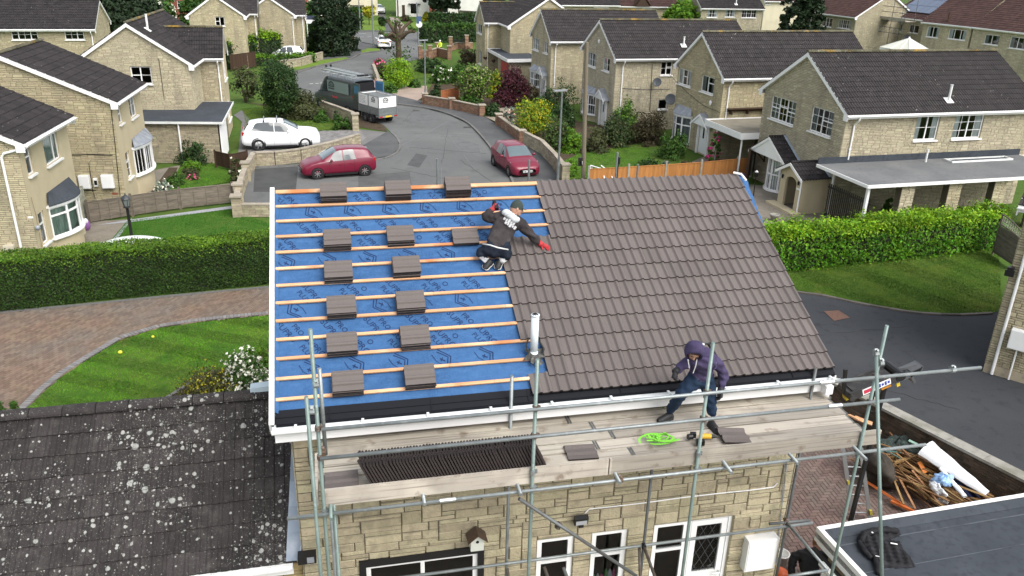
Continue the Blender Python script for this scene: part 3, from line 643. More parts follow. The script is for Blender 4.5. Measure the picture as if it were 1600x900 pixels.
# arched stone porch
def arched_porch(h,uc,half,dep,zt,rise):
 o,U,Nn=h.fr['W'];P=lambda u,z,d=0.0:o+U*u+Nn*d+Z3*z
 mb=MB();ow=.46;zs=1.32;arch=[(uc-ow,0)]+[(uc-ow*math.cos(t),zs+.30*math.sin(t))for t in[PI*k/10 for k in range(11)]]+[(uc+ow,0)]
 for d0,d1 in((dep-.12,dep),):
  outer=[(uc-half,0),(uc-half,zt),(uc,zt+rise),(uc+half,zt),(uc+half,0)]
  # front face as strips left, right and above the arch
  mb.slab([P(uc-half,0,d0),P(uc-ow,0,d0),P(uc-ow,zs,d0),P(uc-half,zs,d0)],Nn*(d1-d0),0,.4)
  mb.slab([P(uc+ow,0,d0),P(uc+half,0,d0),P(uc+half,zs,d0),P(uc+ow,zs,d0)],Nn*(d1-d0),0,.4)
  top=lambda u:zt+rise*(1-abs(u-uc)/half)
  us=[uc-half]+[a[0]for a in arch[1:-1]]+[uc+half]
  for i in range(len(us)-1):
   za=zs if i==0 else arch[i][1];zb=zs if i==len(us)-2 else arch[i+1][1]
   mb.slab([P(us[i],za,d0),P(us[i+1],zb,d0),P(us[i+1],top(us[i+1]),d0),P(us[i],top(us[i]),d0)],Nn*(d1-d0),0,.4)
 for uu in(uc-half,uc+half-.12):
  mb.slab([P(uu,0,.0),P(uu+.12,0,.0),P(uu+.12,0,dep-.121),P(uu,0,dep-.121)],Z3*zt,0,.4)
 mb.slab([P(uc-half-.25,.0,dep),P(uc+half+.25,0,dep),P(uc+half+.25,0,dep+.5),P(uc-half-.25,0,dep+.5)],Z3*.12,0,.6)
 po=mb.build('stone_porch',RENDER,h.root)
 d_=MB();d_.slab([P(uc-.45,0.05,.05),P(uc+.45,.05,.05),P(uc+.45,1.7,.05),P(uc-.45,1.7,.05)],Nn*.04,0,.5);d_.build('front_door',DKBROWN,h.root)
 lg=MB()
 for sg in(-1,1):lg.lathe([(.02,-.12),(.05,-.06),(.05,.06),(.02,.10)],P(uc+sg*.68,1.5,dep+.07),8)
 lg.build('lantern',BLACK,po)
 gable_canopy(h,'W',uc,half+.15,zt,rise+.05,dep+.2,False,tile=TILE_DARK)
 pl=MB();pl.slab([P(uc+.52,1.15,dep+.003),P(uc+.88,1.15,dep+.003),P(uc+.88,1.23,dep+.003),P(uc+.52,1.23,dep+.003)],Nn*.015,0,.5);pl.build('name_plate',UPVC,po)
 dp=MB();dp.tube(P(uc+half-.03,.12,dep+.05),P(uc+half-.03,zt+.02,dep+.05),.04,8);dp.tube(P(uc+half+.12,zt-.02,-.0),P(uc+half+.12,zt-.02,dep+.2),.05,8);dp.build('downpipe',UPVC,po)
arched_porch(R1,5.62,.92,1.42,1.78,.52)
R1.pipe('S',.45,2.75)
R1.flue(1482,158,.75,.06)
# flat-roofed carport along the side of R1
cp=[(-1.15,-.05),(-1.2,-3.75),(10.5,-3.75),(10.5,-.05)]
flat_roof(R1.root,'carport_roof',cp,2.46,2.60,FELT_GREY,UPVC,lip=.0)
c=MB();c.box((-1.15,-.075,2.6),(10.5,-.02,2.9),0,.5);c.build('roof_upstand',FELT,R1.root)
for x in(1.1,3.6,6.1,8.6):
 po=MB()
 walling(po,(V((x-.35,-3.55,0)),V((1,0,0)),V((0,-1,0))),.7,2.42,zmin=0)
 po.box((x-.35,-3.54,0),(x+.35,-3.2,2.42),1);po.build('stone_pier',[STONE,MORTAR],R1.root)
p2=MB();p2.box((-1.05,-3.62,0),(-.93,-3.5,2.42));p2.tube((-.3,-.25,0),(-.3,-.25,2.42),.05,8);p2.build('carport_post',UPVC,R1.root)
gt=MB()
for k in range(22):gt.box((-.6,-3.3+k*.135,.1),(-.57,-3.3+k*.135+.05,1.75))
gt.box((-.61,-3.35,.25),(-.56,-.35,.32));gt.box((-.61,-3.35,1.55),(-.56,-.35,1.62));gt.build('side_gate',BLACK,R1.root)
v2=MB();v2.tube((4.45,-.55,2.6),(4.45,-.55,3.15),.05,10);v2.tube((4.45,-.55,3.15),(4.45,-.55,3.2),.065,10);v2.build('roof_vent',UPVC_DIRTY,R1.root)
sk=MB()
for a,b in(((5.6,-.5),(9.2,-.42)),((5.6,-1.0),(9.2,-.92)),((5.6,-.92),(5.68,-.5)),((9.12,-.92),(9.2,-.5))):sk.box((a[0],a[1],2.602),(b[0],b[1],2.68))
so_=sk.build('rooflight',UPVC_DIRTY,R1.root);g_=MB();g_.box((5.68,-.92,2.601),(9.12,-.5,2.63));g_.build('pane',FELT,so_)
# ---- R2
R2=House('stone_house','second stone house of the right row with white front door and grey canopy','house',(23.50,31.20),TH(4.0),10.3,5.72,5.06,7.10,.30,.18)
R2.win('W',(1058,104),(1079,137),'1,1:.55,1',curtain=CURTAIN,curt_part=.9)
R2.win('W',(1097,117),(1114,149),'1,1:.62',curtain=CURT_GREY,curt_part=.9)
R2.hole('W',(.6,2.3,.5,1.8))
R2.hole('W',(3.6,4.75,.05,1.8))
R2.finish('SW',tile=TILE_GREY,gauge=.36)
bay(R2.root,R2.fr['W'],.3,2.5,.3,1.95,.5,4,(0,.68,1),.42,LEAD,STONE,curtain=CURT_GREY)
def front_door(h,u0,u1,z1,side_light=.32,canopy=True,half=.75,rise=.5):
 o,U,Nn=h.fr['W'];P=lambda u,z,d=0.0:o+U*u+Nn*d+Z3*z
 mb=MB()
 def bx(a,b,za,zb,d0,d1,mi=0):mb.obox(P((a+b)/2,(za+zb)/2,(d0+d1)/2),U*((b-a)/2),Nn*((d1-d0)/2),Z3*((zb-za)/2),mi,.5)
 bx(u0,u0+.07,.05,z1,-.1,-.03);bx(u1-.07,u1,.05,z1,-.1,-.03);bx(u0+.07,u1-.07,z1-.07,z1,-.1,-.03);um=u1-side_light
 bx(um-.035,um+.035,.05,z1-.07,-.1,-.03);bx(u0+.07,um-.035,.08,z1-.07,-.085,-.045)
 bx(um+.035,u1-.07,.05,.75,-.085,-.045)
 d=mb.build('front_door',UPVC,h.root)
 g=MB();uc=(u0+.07+um)/2
 g.slab([P(uc-.09,1.0,-.043),P(uc+.09,1.0,-.043),P(uc+.09,1.65,-.043),P(uc,1.72,-.043),P(uc-.09,1.65,-.043)],Nn*.004,0,.5);g.slab([P(um+.035,.75,-.07),P(u1-.07,.75,-.07),P(u1-.07,z1-.07,-.07),P(um+.035,z1-.07,-.07)],Nn*.004,0,.5)
 g.build('door_glass',DARK,d)
 k=MB();k.tube(P(u0+.15,1.05,-.04),P(u0+.15,1.05,.01),.02,6);k.tube(P(u0+.13,1.05,.01),P(u0+.27,1.05,.01),.012,6);k.build('handle',ALU,d)
 if canopy:
  uc=(u0+u1)/2;gable_canopy(h,'W',uc,half,z1+.12,rise,.45,True)
  for sg in(-1,1):pl=MB();pl.obox(P(uc+sg*((u1-u0)/2+.06),z1/2+.06,.06),U*.06,Nn*.05,Z3*(z1/2+.05),0,.5);pl.build('door_surround',UPVC,h.root)
front_door(R2,3.6,4.75,1.78,half=.98,rise=.66)
R2.pipe('S',.38,2.4)
al=MB();al.ellipsoid(R2.pt('W',1111,161,.05),(.06,.13,.17),10,6);al.build('alarm_box',UPVC,R2.root,True)
sh=MB();sh.box((.35,-.06,2.95),(4.2,-.02,3.12));sh.box((.35,-.35,3.1),(4.2,-.02,3.14));[sh.box((x,-.3,2.8),(x+.06,-.02,3.1))for x in(.6,1.7,2.8,3.9)];sh.build('timber_shelf',DKBROWN,R2.root)
flat_roof(R2.root,'carport_roof',[(-.9,-.05),(-.95,-4.1),(6.5,-4.1),(6.5,-.05)],2.22,2.5,GRIT,UPVC)
pp=MB();pp.tube((-.2,-.3,0),(-.2,-.3,2.22),.05,8);pp.tube((-.75,-3.9,0),(-.75,-3.9,2.22),.05,8);pp.build('carport_post',UPVC,R2.root)
dish(R2.root,R2.pt('S',1178,195,.45),(-.6,-.7,.25),.36,pmat('grey_dish',(.07,.08,.09),.5),R2.pt('S',1186,193,0))
R2.line('W',[(1046,116),(1075,145),(1100,165),(1126,176)],.012)
# ---- R3
R3=House('stone_house','third stone house of the right row, lichen at the front end of its ridge','house',(19.97,40.02),TH(3.0),10.25,6.3,5.03,7.01,.30,.18)
R3.win('W',(918,79),(931,106),'1,1',curtain=CURTAIN,curt_part=.9,bars=.4)
R3.win('W',(943,88),(952,114),'1,1',curtain=CURTAIN,curt_part=.9,bars=.4)
R3.win('S',(1033,96),(1049,118),'1,1:.6',bars=.5)
R3.win('S',(1029,155),(1042,170),'1',curtain=None)
R3.hole('W',(1.1,2.9,.7,1.8));R3.hole('W',(4.1,5.2,.05,1.85))
R3.finish('SW',tile=TILE_GREY,gauge=.36)
bay(R3.root,R3.fr['W'],.9,3.1,.5,1.9,.5,4,(0,.5,1),.36,LEAD,STONE,bars=True)
front_door(R3,4.1,5.2,1.85,half=.95,rise=.65)
R3.pipe('S',.5);R3.flue(1068,72,.6,.06)
al=MB();al.ellipsoid(R3.pt('W',937,65,.05),(.06,.13,.17),10,6);al.build('alarm_box',UPVC,R3.root,True)
gd=bpy.data.materials['grey_dish']
dish(R3.root,R3.pt('S',1023,127,.40),(-.5,-.8,.25),.3,gd,R3.pt('S',1019,131,0))
dish(R3.root,R3.pt('S',1043,153,.50),(-.5,-.8,.25),.38,gd,R3.pt('S',1047,155,0))
R3.line('S',[(1019,100),(1017,140),(1015,172)],.02);R3.line('S',[(972,138),(1010,140),(1046,139)],.02)
# ---- R4
R4=House('stone_house','fourth stone house of the right row beside the dark red maple','house',(18.22,50.3),TH(2.9),9.6,5.2,5.07,6.97,.30,.18)
R4.win('W',(833,58),(842,80),'1,1,1',bars=.35,curtain=CURTAIN,curt_part=.9);R4.win('W',(850,64),(856,85),'1,1',curtain=CURTAIN,curt_part=.9,bars=.4)
R4.hole('W',(.7,2.3,1.0,2.0));R4.hole('W',(3.2,4.25,.05,2.05))
R4.finish('SW',tile=TILE_GREY,gauge=.36)
bay(R4.root,R4.fr['W'],.45,2.55,.95,2.15,.45,4,(0,.5,1),.3,LEAD,STONE,bars=True);front_door(R4,3.2,4.25,2.05,half=.9,rise=.62)
R4.pipe('S',.35)
# ---- R5: gable to the camera, a wing towards the street and a flat garage with a red door
R5=House('stone_house','stone house with a flat black garage roof and red garage door','house',(17.6,62.9),TH(93),9.0,7.2,5.07,7.4,.30,.18)
# mirrored: its west eave is the N side in local terms
R5.M=Matrix.Translation((24.8,62.75,0))@Matrix.Rotation(TH(92),4,'Z');R5.Mi=R5.M.inverted();R5.root.matrix_world=R5.M
R5.finish('WN',tile=TILE_DARK,gauge=.36,gutter='SN')
R5w=House('wing','x','x',(15.95,66.05),TH(2),3.2,4.0,5.07,6.55,.28,.16)
R5w.win('W',(746,36),(753,54),'1,1',curtain=CURTAIN,curt_part=.9);R5w.win_at('W',(1.2,2.6,.8,2.1),'1,1',curtain=CURTAIN,curt_part=.9)
R5w.finish('SW',tile=TILE_DARK,gauge=.36,barge='W');R5w.pipe('S',.25)
merge(R5w,R5)
g5=MB();gx=[(16.45,58.0),(16.2,66.0),(19.5,66.0),(19.5,58.3)]
Mi=R5.Mi
gl=[(Mi@V((*p,0))).xy for p in gx]
flat_roof(R5.root,'garage_roof',[tuple(p)for p in gl],2.3,2.52,FELT,UPVC)
gb=MB();gi=[(16.7,58.25),(16.5,62.5),(19.4,62.5),(19.4,58.5)];gil=[tuple((Mi@V((*p,0))).xy)for p in gi];gb.prism(gil,0,2.3,0);gb.build('garage_wall',STONE_DARK,R5.root)
gdr=MB();p0,p1=V((16.67,58.7,0)),V((16.55,61.2,0));d_=(p1-p0).normalized();n_=V((-1,0,0))
gdr.slab([Mi@(p0+Z3*.05),Mi@(p1+Z3*.05),Mi@(p1+Z3*2.1),Mi@(p0+Z3*2.1)],(Mi.to_3x3()@n_)*.03,0,.5)
for k in range(1,9):gdr.slab([Mi@(p0+Z3*(.05+k*.23)+n_*.032),Mi@(p1+Z3*(.05+k*.23)+n_*.032),Mi@(p1+Z3*(.08+k*.23)+n_*.032),Mi@(p0+Z3*(.08+k*.23)+n_*.032)],(Mi.to_3x3()@n_)*.01,0,.5)
gdr.build('garage_door',pmat('red_garage_door',(.36,.035,.03),.5,.05),R5.root)
hb=MB()
for q in((16.0,66.1,1.7),(16.3,63.6,1.75)):hb.lathe([(.02,-.22),(.16,-.1),(.2,.05),(.17,.08)],Mi@V(q),10)
hb.build('hanging_basket',DKBROWN,R5.root)

# ---- left-hand row, long sides to the street
def left_house(name,label,near,far,D=8.3,ez=4.97,rh=6.85,eo=.30,vo=.18,W=None):
 d=(V(far)-V(near));th=math.atan2(d.y,d.x);dx=V((math.cos(th),math.sin(th)));dy=V((-dx.y,dx.x))
 org=V(near)+dx*vo+dy*eo
 return House(name,label,'house',org,th,(d.length if W is None else W)-2*vo,D,ez,rh,eo,vo)
L1=left_house('rendered_house','nearest left house with roughcast front, bow window and white downpipe',(-9.41,17.43),(-9.04,22.46))
L1.win('S',(36,235),(54,271),'1:.68',curtain=CURT_GREY,curt_part=1.0);L1.win('S',(63,208),(95,247),'2.2,1',curtain=CURT_GREEN,curt_part=1.0)
L1.win('S',(58,333),(77,376),'1:.62',curtain=CURT_GREY)
b0=L1.uz('S',83,372)[0];b1=L1.uz('S',121,340)[0]
L1.hole('S',(b0+.2,b1-.2,.85,2.0))
L1.finish('W','S',tile=TILE_DARK,gauge=.37,slopes='S')
bay(L1.root,L1.fr['S'],b0,b1,L1.uz('S',90,366)[1],L1.uz('S',100,305)[1],.55,4,(0,.72,1),.42,FELT,RENDER,curtain=CURT_GREEN)
o,U,Nn=L1.fr['W'];dp=MB();P=lambda u,z,d:o+U*u+Nn*d+Z3*z
uu=L1.uz('W',22,330)[0]
dp.path([P(L1.D+.3,L1.et-.15,.02),P(uu+.1,L1.et-.35,.08),P(uu,L1.et-.5,.08),P(uu,.05,.08)],.045,8);dp.build('downpipe',UPVC,L1.root)
L1.wbox('W',(8,381),(29,402),.22,pmat('beige_meter_box',(.5,.46,.36),.6),'meter_box')
cm=MB();cm.tube(L1.pt('S',44,340,.02),L1.pt('S',44,340,.16),.035,8);cm.build('security_camera',UPVC,L1.root)
fl=MB();fl.ellipsoid(L1.pt('S',52,356,.15),(.1,.1,.1),8,6);fl.build('wall_lamp',LEAD,L1.root)
L1.line('S',[(47,308),(56,340),(64,385),(66,398)],.008,pmat('tan_cable',(.25,.18,.1),.8))
L2=left_house('stone_house','second left house with two white meter boxes and a charger on its stone gable',(-8.04,25.43),(-7.80,30.77))
L2.win('S',(182,166),(192,192),'1:.5',curtain=CURTAIN,curt_part=.8);L2.win('S',(199,150),(214,180),'1,1',bars=.4,curtain=CURTAIN,curt_part=.8)
L2.win('S',(195,241),(207,275),'1:.6',bars=.4)
b0=L2.uz('S',213,270)[0];b1=L2.uz('S',236,255)[0];L2.hole('S',(b0+.2,b1-.2,.9,2.0))
L2.finish('W','S',tile=TILE_DARK,gauge=.37,slopes='S')
bay(L2.root,L2.fr['S'],b0-.1,b1,L2.uz('S',215,272)[1],L2.uz('S',213,228)[1],.42,4,(0,1),.35,LEAD,RENDER,bars=True)
L2.wbox('W',(123,272),(143,293),.2,UPVC,'meter_box');L2.wbox('W',(159,273),(180,292),.2,UPVC,'meter_box');L2.wbox('W',(146,277),(154,290),.14,UPVC,'car_charger')
cf=MB();w_=L2.rect('W',(148,280),(153,287));o,U,Nn=L2.fr['W'];cf.obox(o+U*((w_[0]+w_[1])/2)+Nn*.175+Z3*((w_[2]+w_[3])/2),U*.06,Nn*.006,Z3*.1);cf.build('charger_face',BLACK,L2.root)
L2.line('W',[(173,163),(180,225),(188,305)],.016);L2.line('W',[(106,242),(140,241),(176,242)],.02);L2.line('W',[(139,255),(146,300),(149,310)],.014);L2.line('W',[(122,298),(150,297)],.014)
vb=MB();w_=L2.rect('W',(175,300),(186,304));o,U,Nn=L2.fr['W'];vb.obox(o+U*((w_[0]+w_[1])/2)+Nn*.02+Z3*((w_[2]+w_[3])/2),U*.12,Nn*.01,Z3*.05);vb.build('air_brick',REDBRICK,L2.root)
L3=House('stone_house','third left house with a street wing and flat black garage roof','house',(-6.67,37.41),TH(87),8.9,6.1,5.05,7.10,.30,.18)
L3.win('W',(203,103),(238,131),'1:.5,1.1',bars=.42)
L3.finish('WS',tile=TILE_DARK,gauge=.36)
L3.flue(231,47,.85,.06,slope='S');L3.line('W',[(248,91),(252,120),(257,156)],.016)
lw=House('wing','x','x',(-8.4,40.45),TH(1.5),3.15,3.55,5.05,6.45,.26,.16)
lw.win_at('E',(.8,2.6,3.4,4.75),'1,1',bars=.4,curtain=CURTAIN,curt_part=.8);lw.win_at('E',(.7,2.7,.8,2.1),'1,1,1',bars=.4)
lw.finish('S','E',tile=TILE_DARK,gauge=.36,barge='E',gutter='SN');lw.pipe('S',2.95)
merge(lw,L3)
# garage of the third left house
LG=empty('flat_roofed_garage',(-10.0,34.3,0),0,'stone garage with flat black roof and white door against the third left house','garage')
gw=MB();gp=[(.15,.15),(4.95,-.45),(5.05,2.9),(.15,2.9)]
walling(gw,(V((.15,.15,0)),V((4.8,-.6,0)).normalized(),V((-.6,-4.8,0)).normalized()),4.84,2.2)
gw.prism([(.2,.2),(4.93,-.38),(5.0,2.9),(.2,2.9)],0,2.2,1);gw.build('wall',[STONE_DARK,MORTAR],LG)
flat_roof(LG,'roof',[(.0,-.05),(5.25,-.7),(5.25,5.6),(.0,5.9)],2.24,2.36,FELT,UPVC_DIRTY,lip=.0)
gd_=MB();gd_.box((5.02,-.35,.05),(5.08,2.6,2.15),0,.5);[gd_.box((5.08,-.3+k*.3,.1),(5.09,-.28+k*.3,2.1),0,.5)for k in range(10)];gd_.build('garage_door',UPVC,LG)
dpg=MB();dpg.tube((2.9,-.32,0),(2.9,-.32,2.2),.045,8);dpg.build('downpipe',UPVC,LG)
# far left house with georgian windows
L0=House('stone_house','stone house at the upper left edge with two georgian barred windows','house',(-26.5,57.2),TH(3.3),10.2,6.9,5.02,6.75,.3,.15)
L0.win('S',(16,46),(60,62),'1,2,1',bars=.36);L0.win('S',(100,46),(132,62),'2,1',bars=.36)
L0.finish('SE',tile=TILE_DARK,gauge=.36);L0.pipe('S',10.0)
# L4 and L5 behind the yellow-green hedge
L4=House('stone_house','far left stone house behind the tall golden hedge','house',(-6.3,71.3),TH(90),8,4.9,5.0,6.75,.28,.16)
L4.win('W',(335,26),(352,40),'1:.5,1');L4.finish('WS',tile=TILE_GREY,gauge=.36)
l4w=House('wing','x','x',(-8.0,75.0),TH(0),2.6,3.5,5.0,6.4,.28,.16);l4w.finish('S',tile=TILE_GREY,gauge=.36,barge='E');l4w.pipe('S',2.45);merge(l4w,L4)
L5=House('stone_house','far left stone house between the golden bush and the tall conifer','house',(-1.95,79.2),TH(90),8,4.9,4.5,6.2,.28,.16)
L5.finish('WS',tile=TILE_GREY,gauge=.36);L5.pipe('W',4.75)
l5w=House('wing','x','x',(-4.0,80.2),TH(0),3.1,4,4.5,6.0,.28,.16);l5w.finish('S',tile=TILE_GREY,gauge=.36,barge='E');l5w.pipe('S',2.9);merge(l5w,L5)

# ---- houses at the far end of the street
CR=House('cream_house','cream rendered house at the far end of the street with barred window','house',(2.0,136.4),TH(0),8.4,8,5.6,8.2)
CR.win('S',(551,10),(566,24),'1,1.4,1');CR.hole('S',(.5,2.0,3.4,4.6));CR.win_at('S',(5.8,7.4,3.6,4.8),'1,1');CR.finish('','SWEN',tile=TILE_DARK,slopes='S',render_mat=PALE_RENDER)
hd=MB();w_=CR.rect('S',(549,8),(567,10));hd.box((w_[0]-.2,-.35,w_[2]+.1),(w_[1]+.2,-.01,w_[2]+.2));hd.build('window_hood',BLACK,CR.root)
WH=House('white_house','white rendered house at the far end of the street with brown door','house',(13.4,134.6),TH(-8),9.4,9,5.6,8.4)
WH.win('S',(641,6),(654,22),'1.2',sill=False);WH.hole('S',WH.rect('S',(628,8),(633,26)));WH.win_at('S',(1.2,2.4,3.6,4.8),'1,1');WH.win_at('W',(2,3,1,2.1),'1')
WH.finish('','SWEN',tile=TILE_DARK,slopes='S',render_mat=WHITE_RENDER)
w_=WH.rect('S',(628,8),(633,26));dd=MB();dd.box((w_[0],-.02,.05),(w_[1],.05,w_[3]));dd.build('front_door',DKBROWN,WH.root)
hd=MB();w_=WH.rect('S',(640,5),(655,7));hd.box((w_[0]-.2,-.4,w_[2]),(w_[1]+.2,-.01,w_[2]+.12));hd.build('window_hood',BLACK,WH.root)
RB=House('brick_house','red brick house at the far left between green trees','house',(-23.5,124.0),TH(0),6.0,6,5.6,8)
RB.win('S',(276,1),(287,13),'1:.7');RB.win_at('S',(.8,2.2,3.4,4.8),'1');RB.finish('','SWEN',tile=TILE_RED,slopes='S',render_mat=REDBRICK)
RB2=House('brick_house','red brick house half hidden by the dark tree at the far end','house',(18.6,131.0),TH(-6),9.0,8,5.6,8)
RB2.win_at('S',(1.4,3.2,1.0,2.6),'1,1');RB2.win_at('S',(1.4,3.2,3.7,4.9),'1,1');RB2.finish('','SWEN',tile=TILE_RED,slopes='S',render_mat=WHITE_RENDER)
bp=MB();bp.box((.02,-.06,0),(1.1,-.01,5.5));bp.build('brick_pier',REDBRICK,RB2.root)
RB3=House('brick_house','red brick house with white window behind the tall conifer','house',(-3.5,128),TH(0),4.6,6,5.6,8)
RB3.win_at('S',(2.2,3.4,1.2,2.4),'1,1');RB3.finish('','SWEN',tile=TILE_RED,slopes='S',render_mat=REDBRICK)
# ---- back row seen over the right-hand roofs
B1=House('stone_house','stone house behind the right row with three white barred windows','house',(48.7,89.7),TH(0),8.6,7.4,5.02,7.3)
B1.win('S',(1106,14.8),(1120,27),'1,1',bars=.4,curtain=CURTAIN,curt_part=.8);B1.win('S',(1134,14.8),(1148,27),'1,1',bars=.4,curtain=CURTAIN,curt_part=.8);B1.win('S',(1160,14.8),(1181,27.5),'1,1,1',bars=.4)
B1.finish('SWE',tile=TILE_DARK,gauge=.36);B1.flue(1150,7,.7,.07)
B2=House('stone_house','back row house with small gabled dormer above its porch','house',(40.0,97),TH(0),8.4,7,4.7,7.2)
B2.win('S',(1004,9),(1019,13),'1,1,1');B2.finish('SW',tile=TILE_RED,gauge=.36)
dm=MB();dm.slab([V((2.2,-.6,4.6)),V((4.2,-.6,4.6)),V((3.2,-.6,5.9))],(0,.3,0));dm.slab([V((2.0,-.7,4.6)),V((3.2,-.7,6.1)),V((3.2,1.6,6.1)),V((2.0,1.6,4.6))],(0,0,.08));dm.slab([V((4.4,-.7,4.6)),V((3.2,-.7,6.1)),V((3.2,1.6,6.1)),V((4.4,1.6,4.6))],(0,0,.08));dm.build('dormer',DKBROWN,B2.root)
B3=House('stone_house','back row house with long window band under its eaves','house',(30.5,93.0),TH(2),8.2,7,5.0,7.2)
B3.win('S',(928,8.3),(951,11.5),'1,1,1,1');B3.finish('SE',tile=TILE_DARK,gauge=.36)
B4=House('stone_house','pale house behind the dark conifer at the upper right','house',(61.5,97),TH(0),7,7,5.6,7.8)
B4.win('S',(1196,0),(1203,7),'1,1');B4.win_at('S',(3.2,5.2,.9,2.2),'1,1');B4.finish('','SWEN',tile=TILE_RED,slopes='S',render_mat=PALE_RENDER)
# ---- far right street, red-brown roofs
F1=House('stone_house','far right house with red-brown roof beside the scaffolded house','house',(61.75,86.4),TH(-84),9.3,8.6,5.02,7.6)
F1.win('S',(1262,22),(1272,38),'1,1');F1.win('S',(1287,27),(1299,43),'1,1,1',bars=.4);F1.win('S',(1311,30),(1328,46),'1,1,1',bars=.4,curtain=CURTAIN,curt_part=.7)
F1.finish('SE',tile=TILE_RED,gauge=.36);F1.pipe('S',3.3)
F2=House('stone_house','far right house with solar panels and scaffolding at its eaves','house',(69.3,79.9),TH(-87),6.2,8.6,5.02,7.6)
F2.win('S',(1396,36),(1408,50),'1,1');F2.win('S',(1422,38),(1434,53),'1,1');F2.finish('SE',tile=TILE_RED,gauge=.36)
pv=MB();pit=math.atan2(7.6-5.02,4.3);es=V((0,-math.cos(pit),-math.sin(pit)));en=V((0,-math.sin(pit),math.cos(pit)))
for i in range(5):
 for j in range(3):
  q=V((.6+i*1.04,4.3,7.66))+es*(.25+j*1.35)+en*.12;pv.slab([q,q+V((1.0,0,0)),q+V((1.0,0,0))+es*1.3,q+es*1.3],en*.03)
pv.build('solar_panel',pmat('solar_panel_glass',(.10,.13,.19),.22,.08,spec=.7),F2.roof)
F3=House('stone_house','far right semi with red-brown roof and dark flue','house',(68.0,72.0),TH(-76),6.0,8.6,5.0,7.7)
F3.win('S',(1450,41),(1465,59),'1,1',curtain=CURTAIN,curt_part=.8);F3.win('S',(1484,45),(1508,63),'1,1.2,1',curtain=CURTAIN,curt_part=.7)
F3.finish('SE',tile=TILE_RED,gauge=.36,barge='W');F3.flue(1481,33,.9,.09,DKBROWN)
F4=House('stone_house','far right semi at the picture edge with red-brown roof','house',(69.55,66.0),TH(-82),7.5,8.6,5.0,7.7)
F4.win('S',(1540,53),(1559,71),'1,1',curtain=CURT_GREY,curt_part=.8);F4.win('S',(1580,57),(1600,78),'1,1',curtain=CURT_GREY,curt_part=.8)
F4.finish('SE',tile=TILE_RED,gauge=.36)
# conservatory roof seen over the ridge of the nearest right house
cv=empty('conservatory',(61.0,66.4,0),TH(-84),'white glazed conservatory roof below the far scaffolding','conservatory')
cb=MB();hex_=[(-2.2,-.4),(-2.6,1.6),(-1.4,3.2),(1.4,3.2),(2.6,1.6),(2.2,-.4)]
cb.prism(hex_,0,2.4,0,.5);cb.build('wall',UPVC,cv)
cr=MB();top=V((0,1.3,3.6))
for i in range(6):
 a,b=hex_[i],hex_[(i+1)%6];cr.add([V((*a,2.45)),V((*b,2.45)),top],[(0,1,2)],0)
cr.build('glazed_roof',pmat('polycarbonate_sheet',(.50,.50,.42),.45,.3),cv)
ra=MB()
for i in range(6):
 a,b=hex_[i],hex_[(i+1)%6]
 for t in(0,.33,.66):q=V((a[0]+(b[0]-a[0])*t,a[1]+(b[1]-a[1])*t,2.47));ra.beam(q,top+Z3*.02,.06,.05)
ra.tube(top-Z3*.05,top+Z3*.15,.09,8);ra.build('glazing_bar',UPVC,cv)

# ---- house at the right edge
RE=House('stone_house','stone house corner at the right edge with white downpipe and meter box','house',(20.03,4.95),TH(-52),8.0,6.0,5.45,7.4,.30,.22)
RE.finish('SW',stone=STONE_NEAR,mortar=MORTAR,zmin=.3,tile=TILE_GREY,gauge=.36,gutter='SN')
o,U,Nn=RE.fr['S'];P=lambda u,z,d=0.0:o+U*u+Nn*d+Z3*z
pl=MB();pl.obox(P(4,.15,.012),U*4,Nn*.014,Z3*.15);pl.build('plinth',STONE_DARK,RE.root)
uu=RE.uz('S',1568,520)[0];dp=MB();dp.path([P(uu,5.2,.36),P(uu,5.0,.34),P(uu,4.8,.08),P(uu,.03,.08)],.045,8);dp.build('downpipe',UPVC,RE.root)
RE.wbox('S',(1582,512),(1612,548),.22,UPVC,'meter_box')
mp=MB();a=RE.uz('S',1590,545);mp.tube(P(a[0],.02,.1),P(a[0],a[1],.1),.025,8);mp.build('meter_pipe',UPVC,RE.root)
lm=MB();q=RE.pt('S',1581,419,.12);lm.obox(q,U*.08,Nn*.1,Z3*.07);lm.obox(q+Nn*.1-Z3*.1,U*.12,Nn*.03,Z3*.09);lm.build('security_light',BLACK,RE.root)

# ------------------------------------------------------------------ the house being re-roofed
AL=math.radians(28.264);GA=.33174
EX=V((1,0,0));ES=V((0,-math.cos(AL),-math.sin(AL)));EN=V((0,-math.sin(AL),math.cos(AL)))
RIDGE=V((0,0,7.8));RW=8.26
def rf(x,s,h=0.0):return RIDGE+EX*x+ES*s+EN*h
def rfpx(px,py,h=0.0):return onplane(px,py,RIDGE+EN*h,EN)
MH=empty('half_tiled_house',(0,0,0),0,'stone house in front with its roof half re-tiled and half blue membrane','house')
fr=(V((.17,-3.6,0)),V((1,0,0)),V((0,-1,0)))
def mhuz(x,y):p=aty(x,y,-3.6);return p.x-.17,p.z
def mhr(tl,br):
 a,b=mhuz(*tl),mhuz(*br);return snap((a[0],b[0],b[1],a[1]))
wd=snap((.92-.02,2.58,.9,3.0));wk1=snap((3.56,4.14,1.75,3.05));wk2=snap((4.46,5.05,1.75,3.05));wdr=snap((5.50,6.92,.9,3.05))
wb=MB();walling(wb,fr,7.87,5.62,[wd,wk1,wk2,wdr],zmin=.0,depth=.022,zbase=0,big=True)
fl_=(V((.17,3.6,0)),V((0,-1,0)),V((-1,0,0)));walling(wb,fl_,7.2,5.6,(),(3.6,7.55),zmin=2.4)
fr2=(V((8.04,-3.6,0)),V((0,1,0)),V((1,0,0)));walling(wb,fr2,7.2,5.6,(),(3.6,7.55),zmin=0)
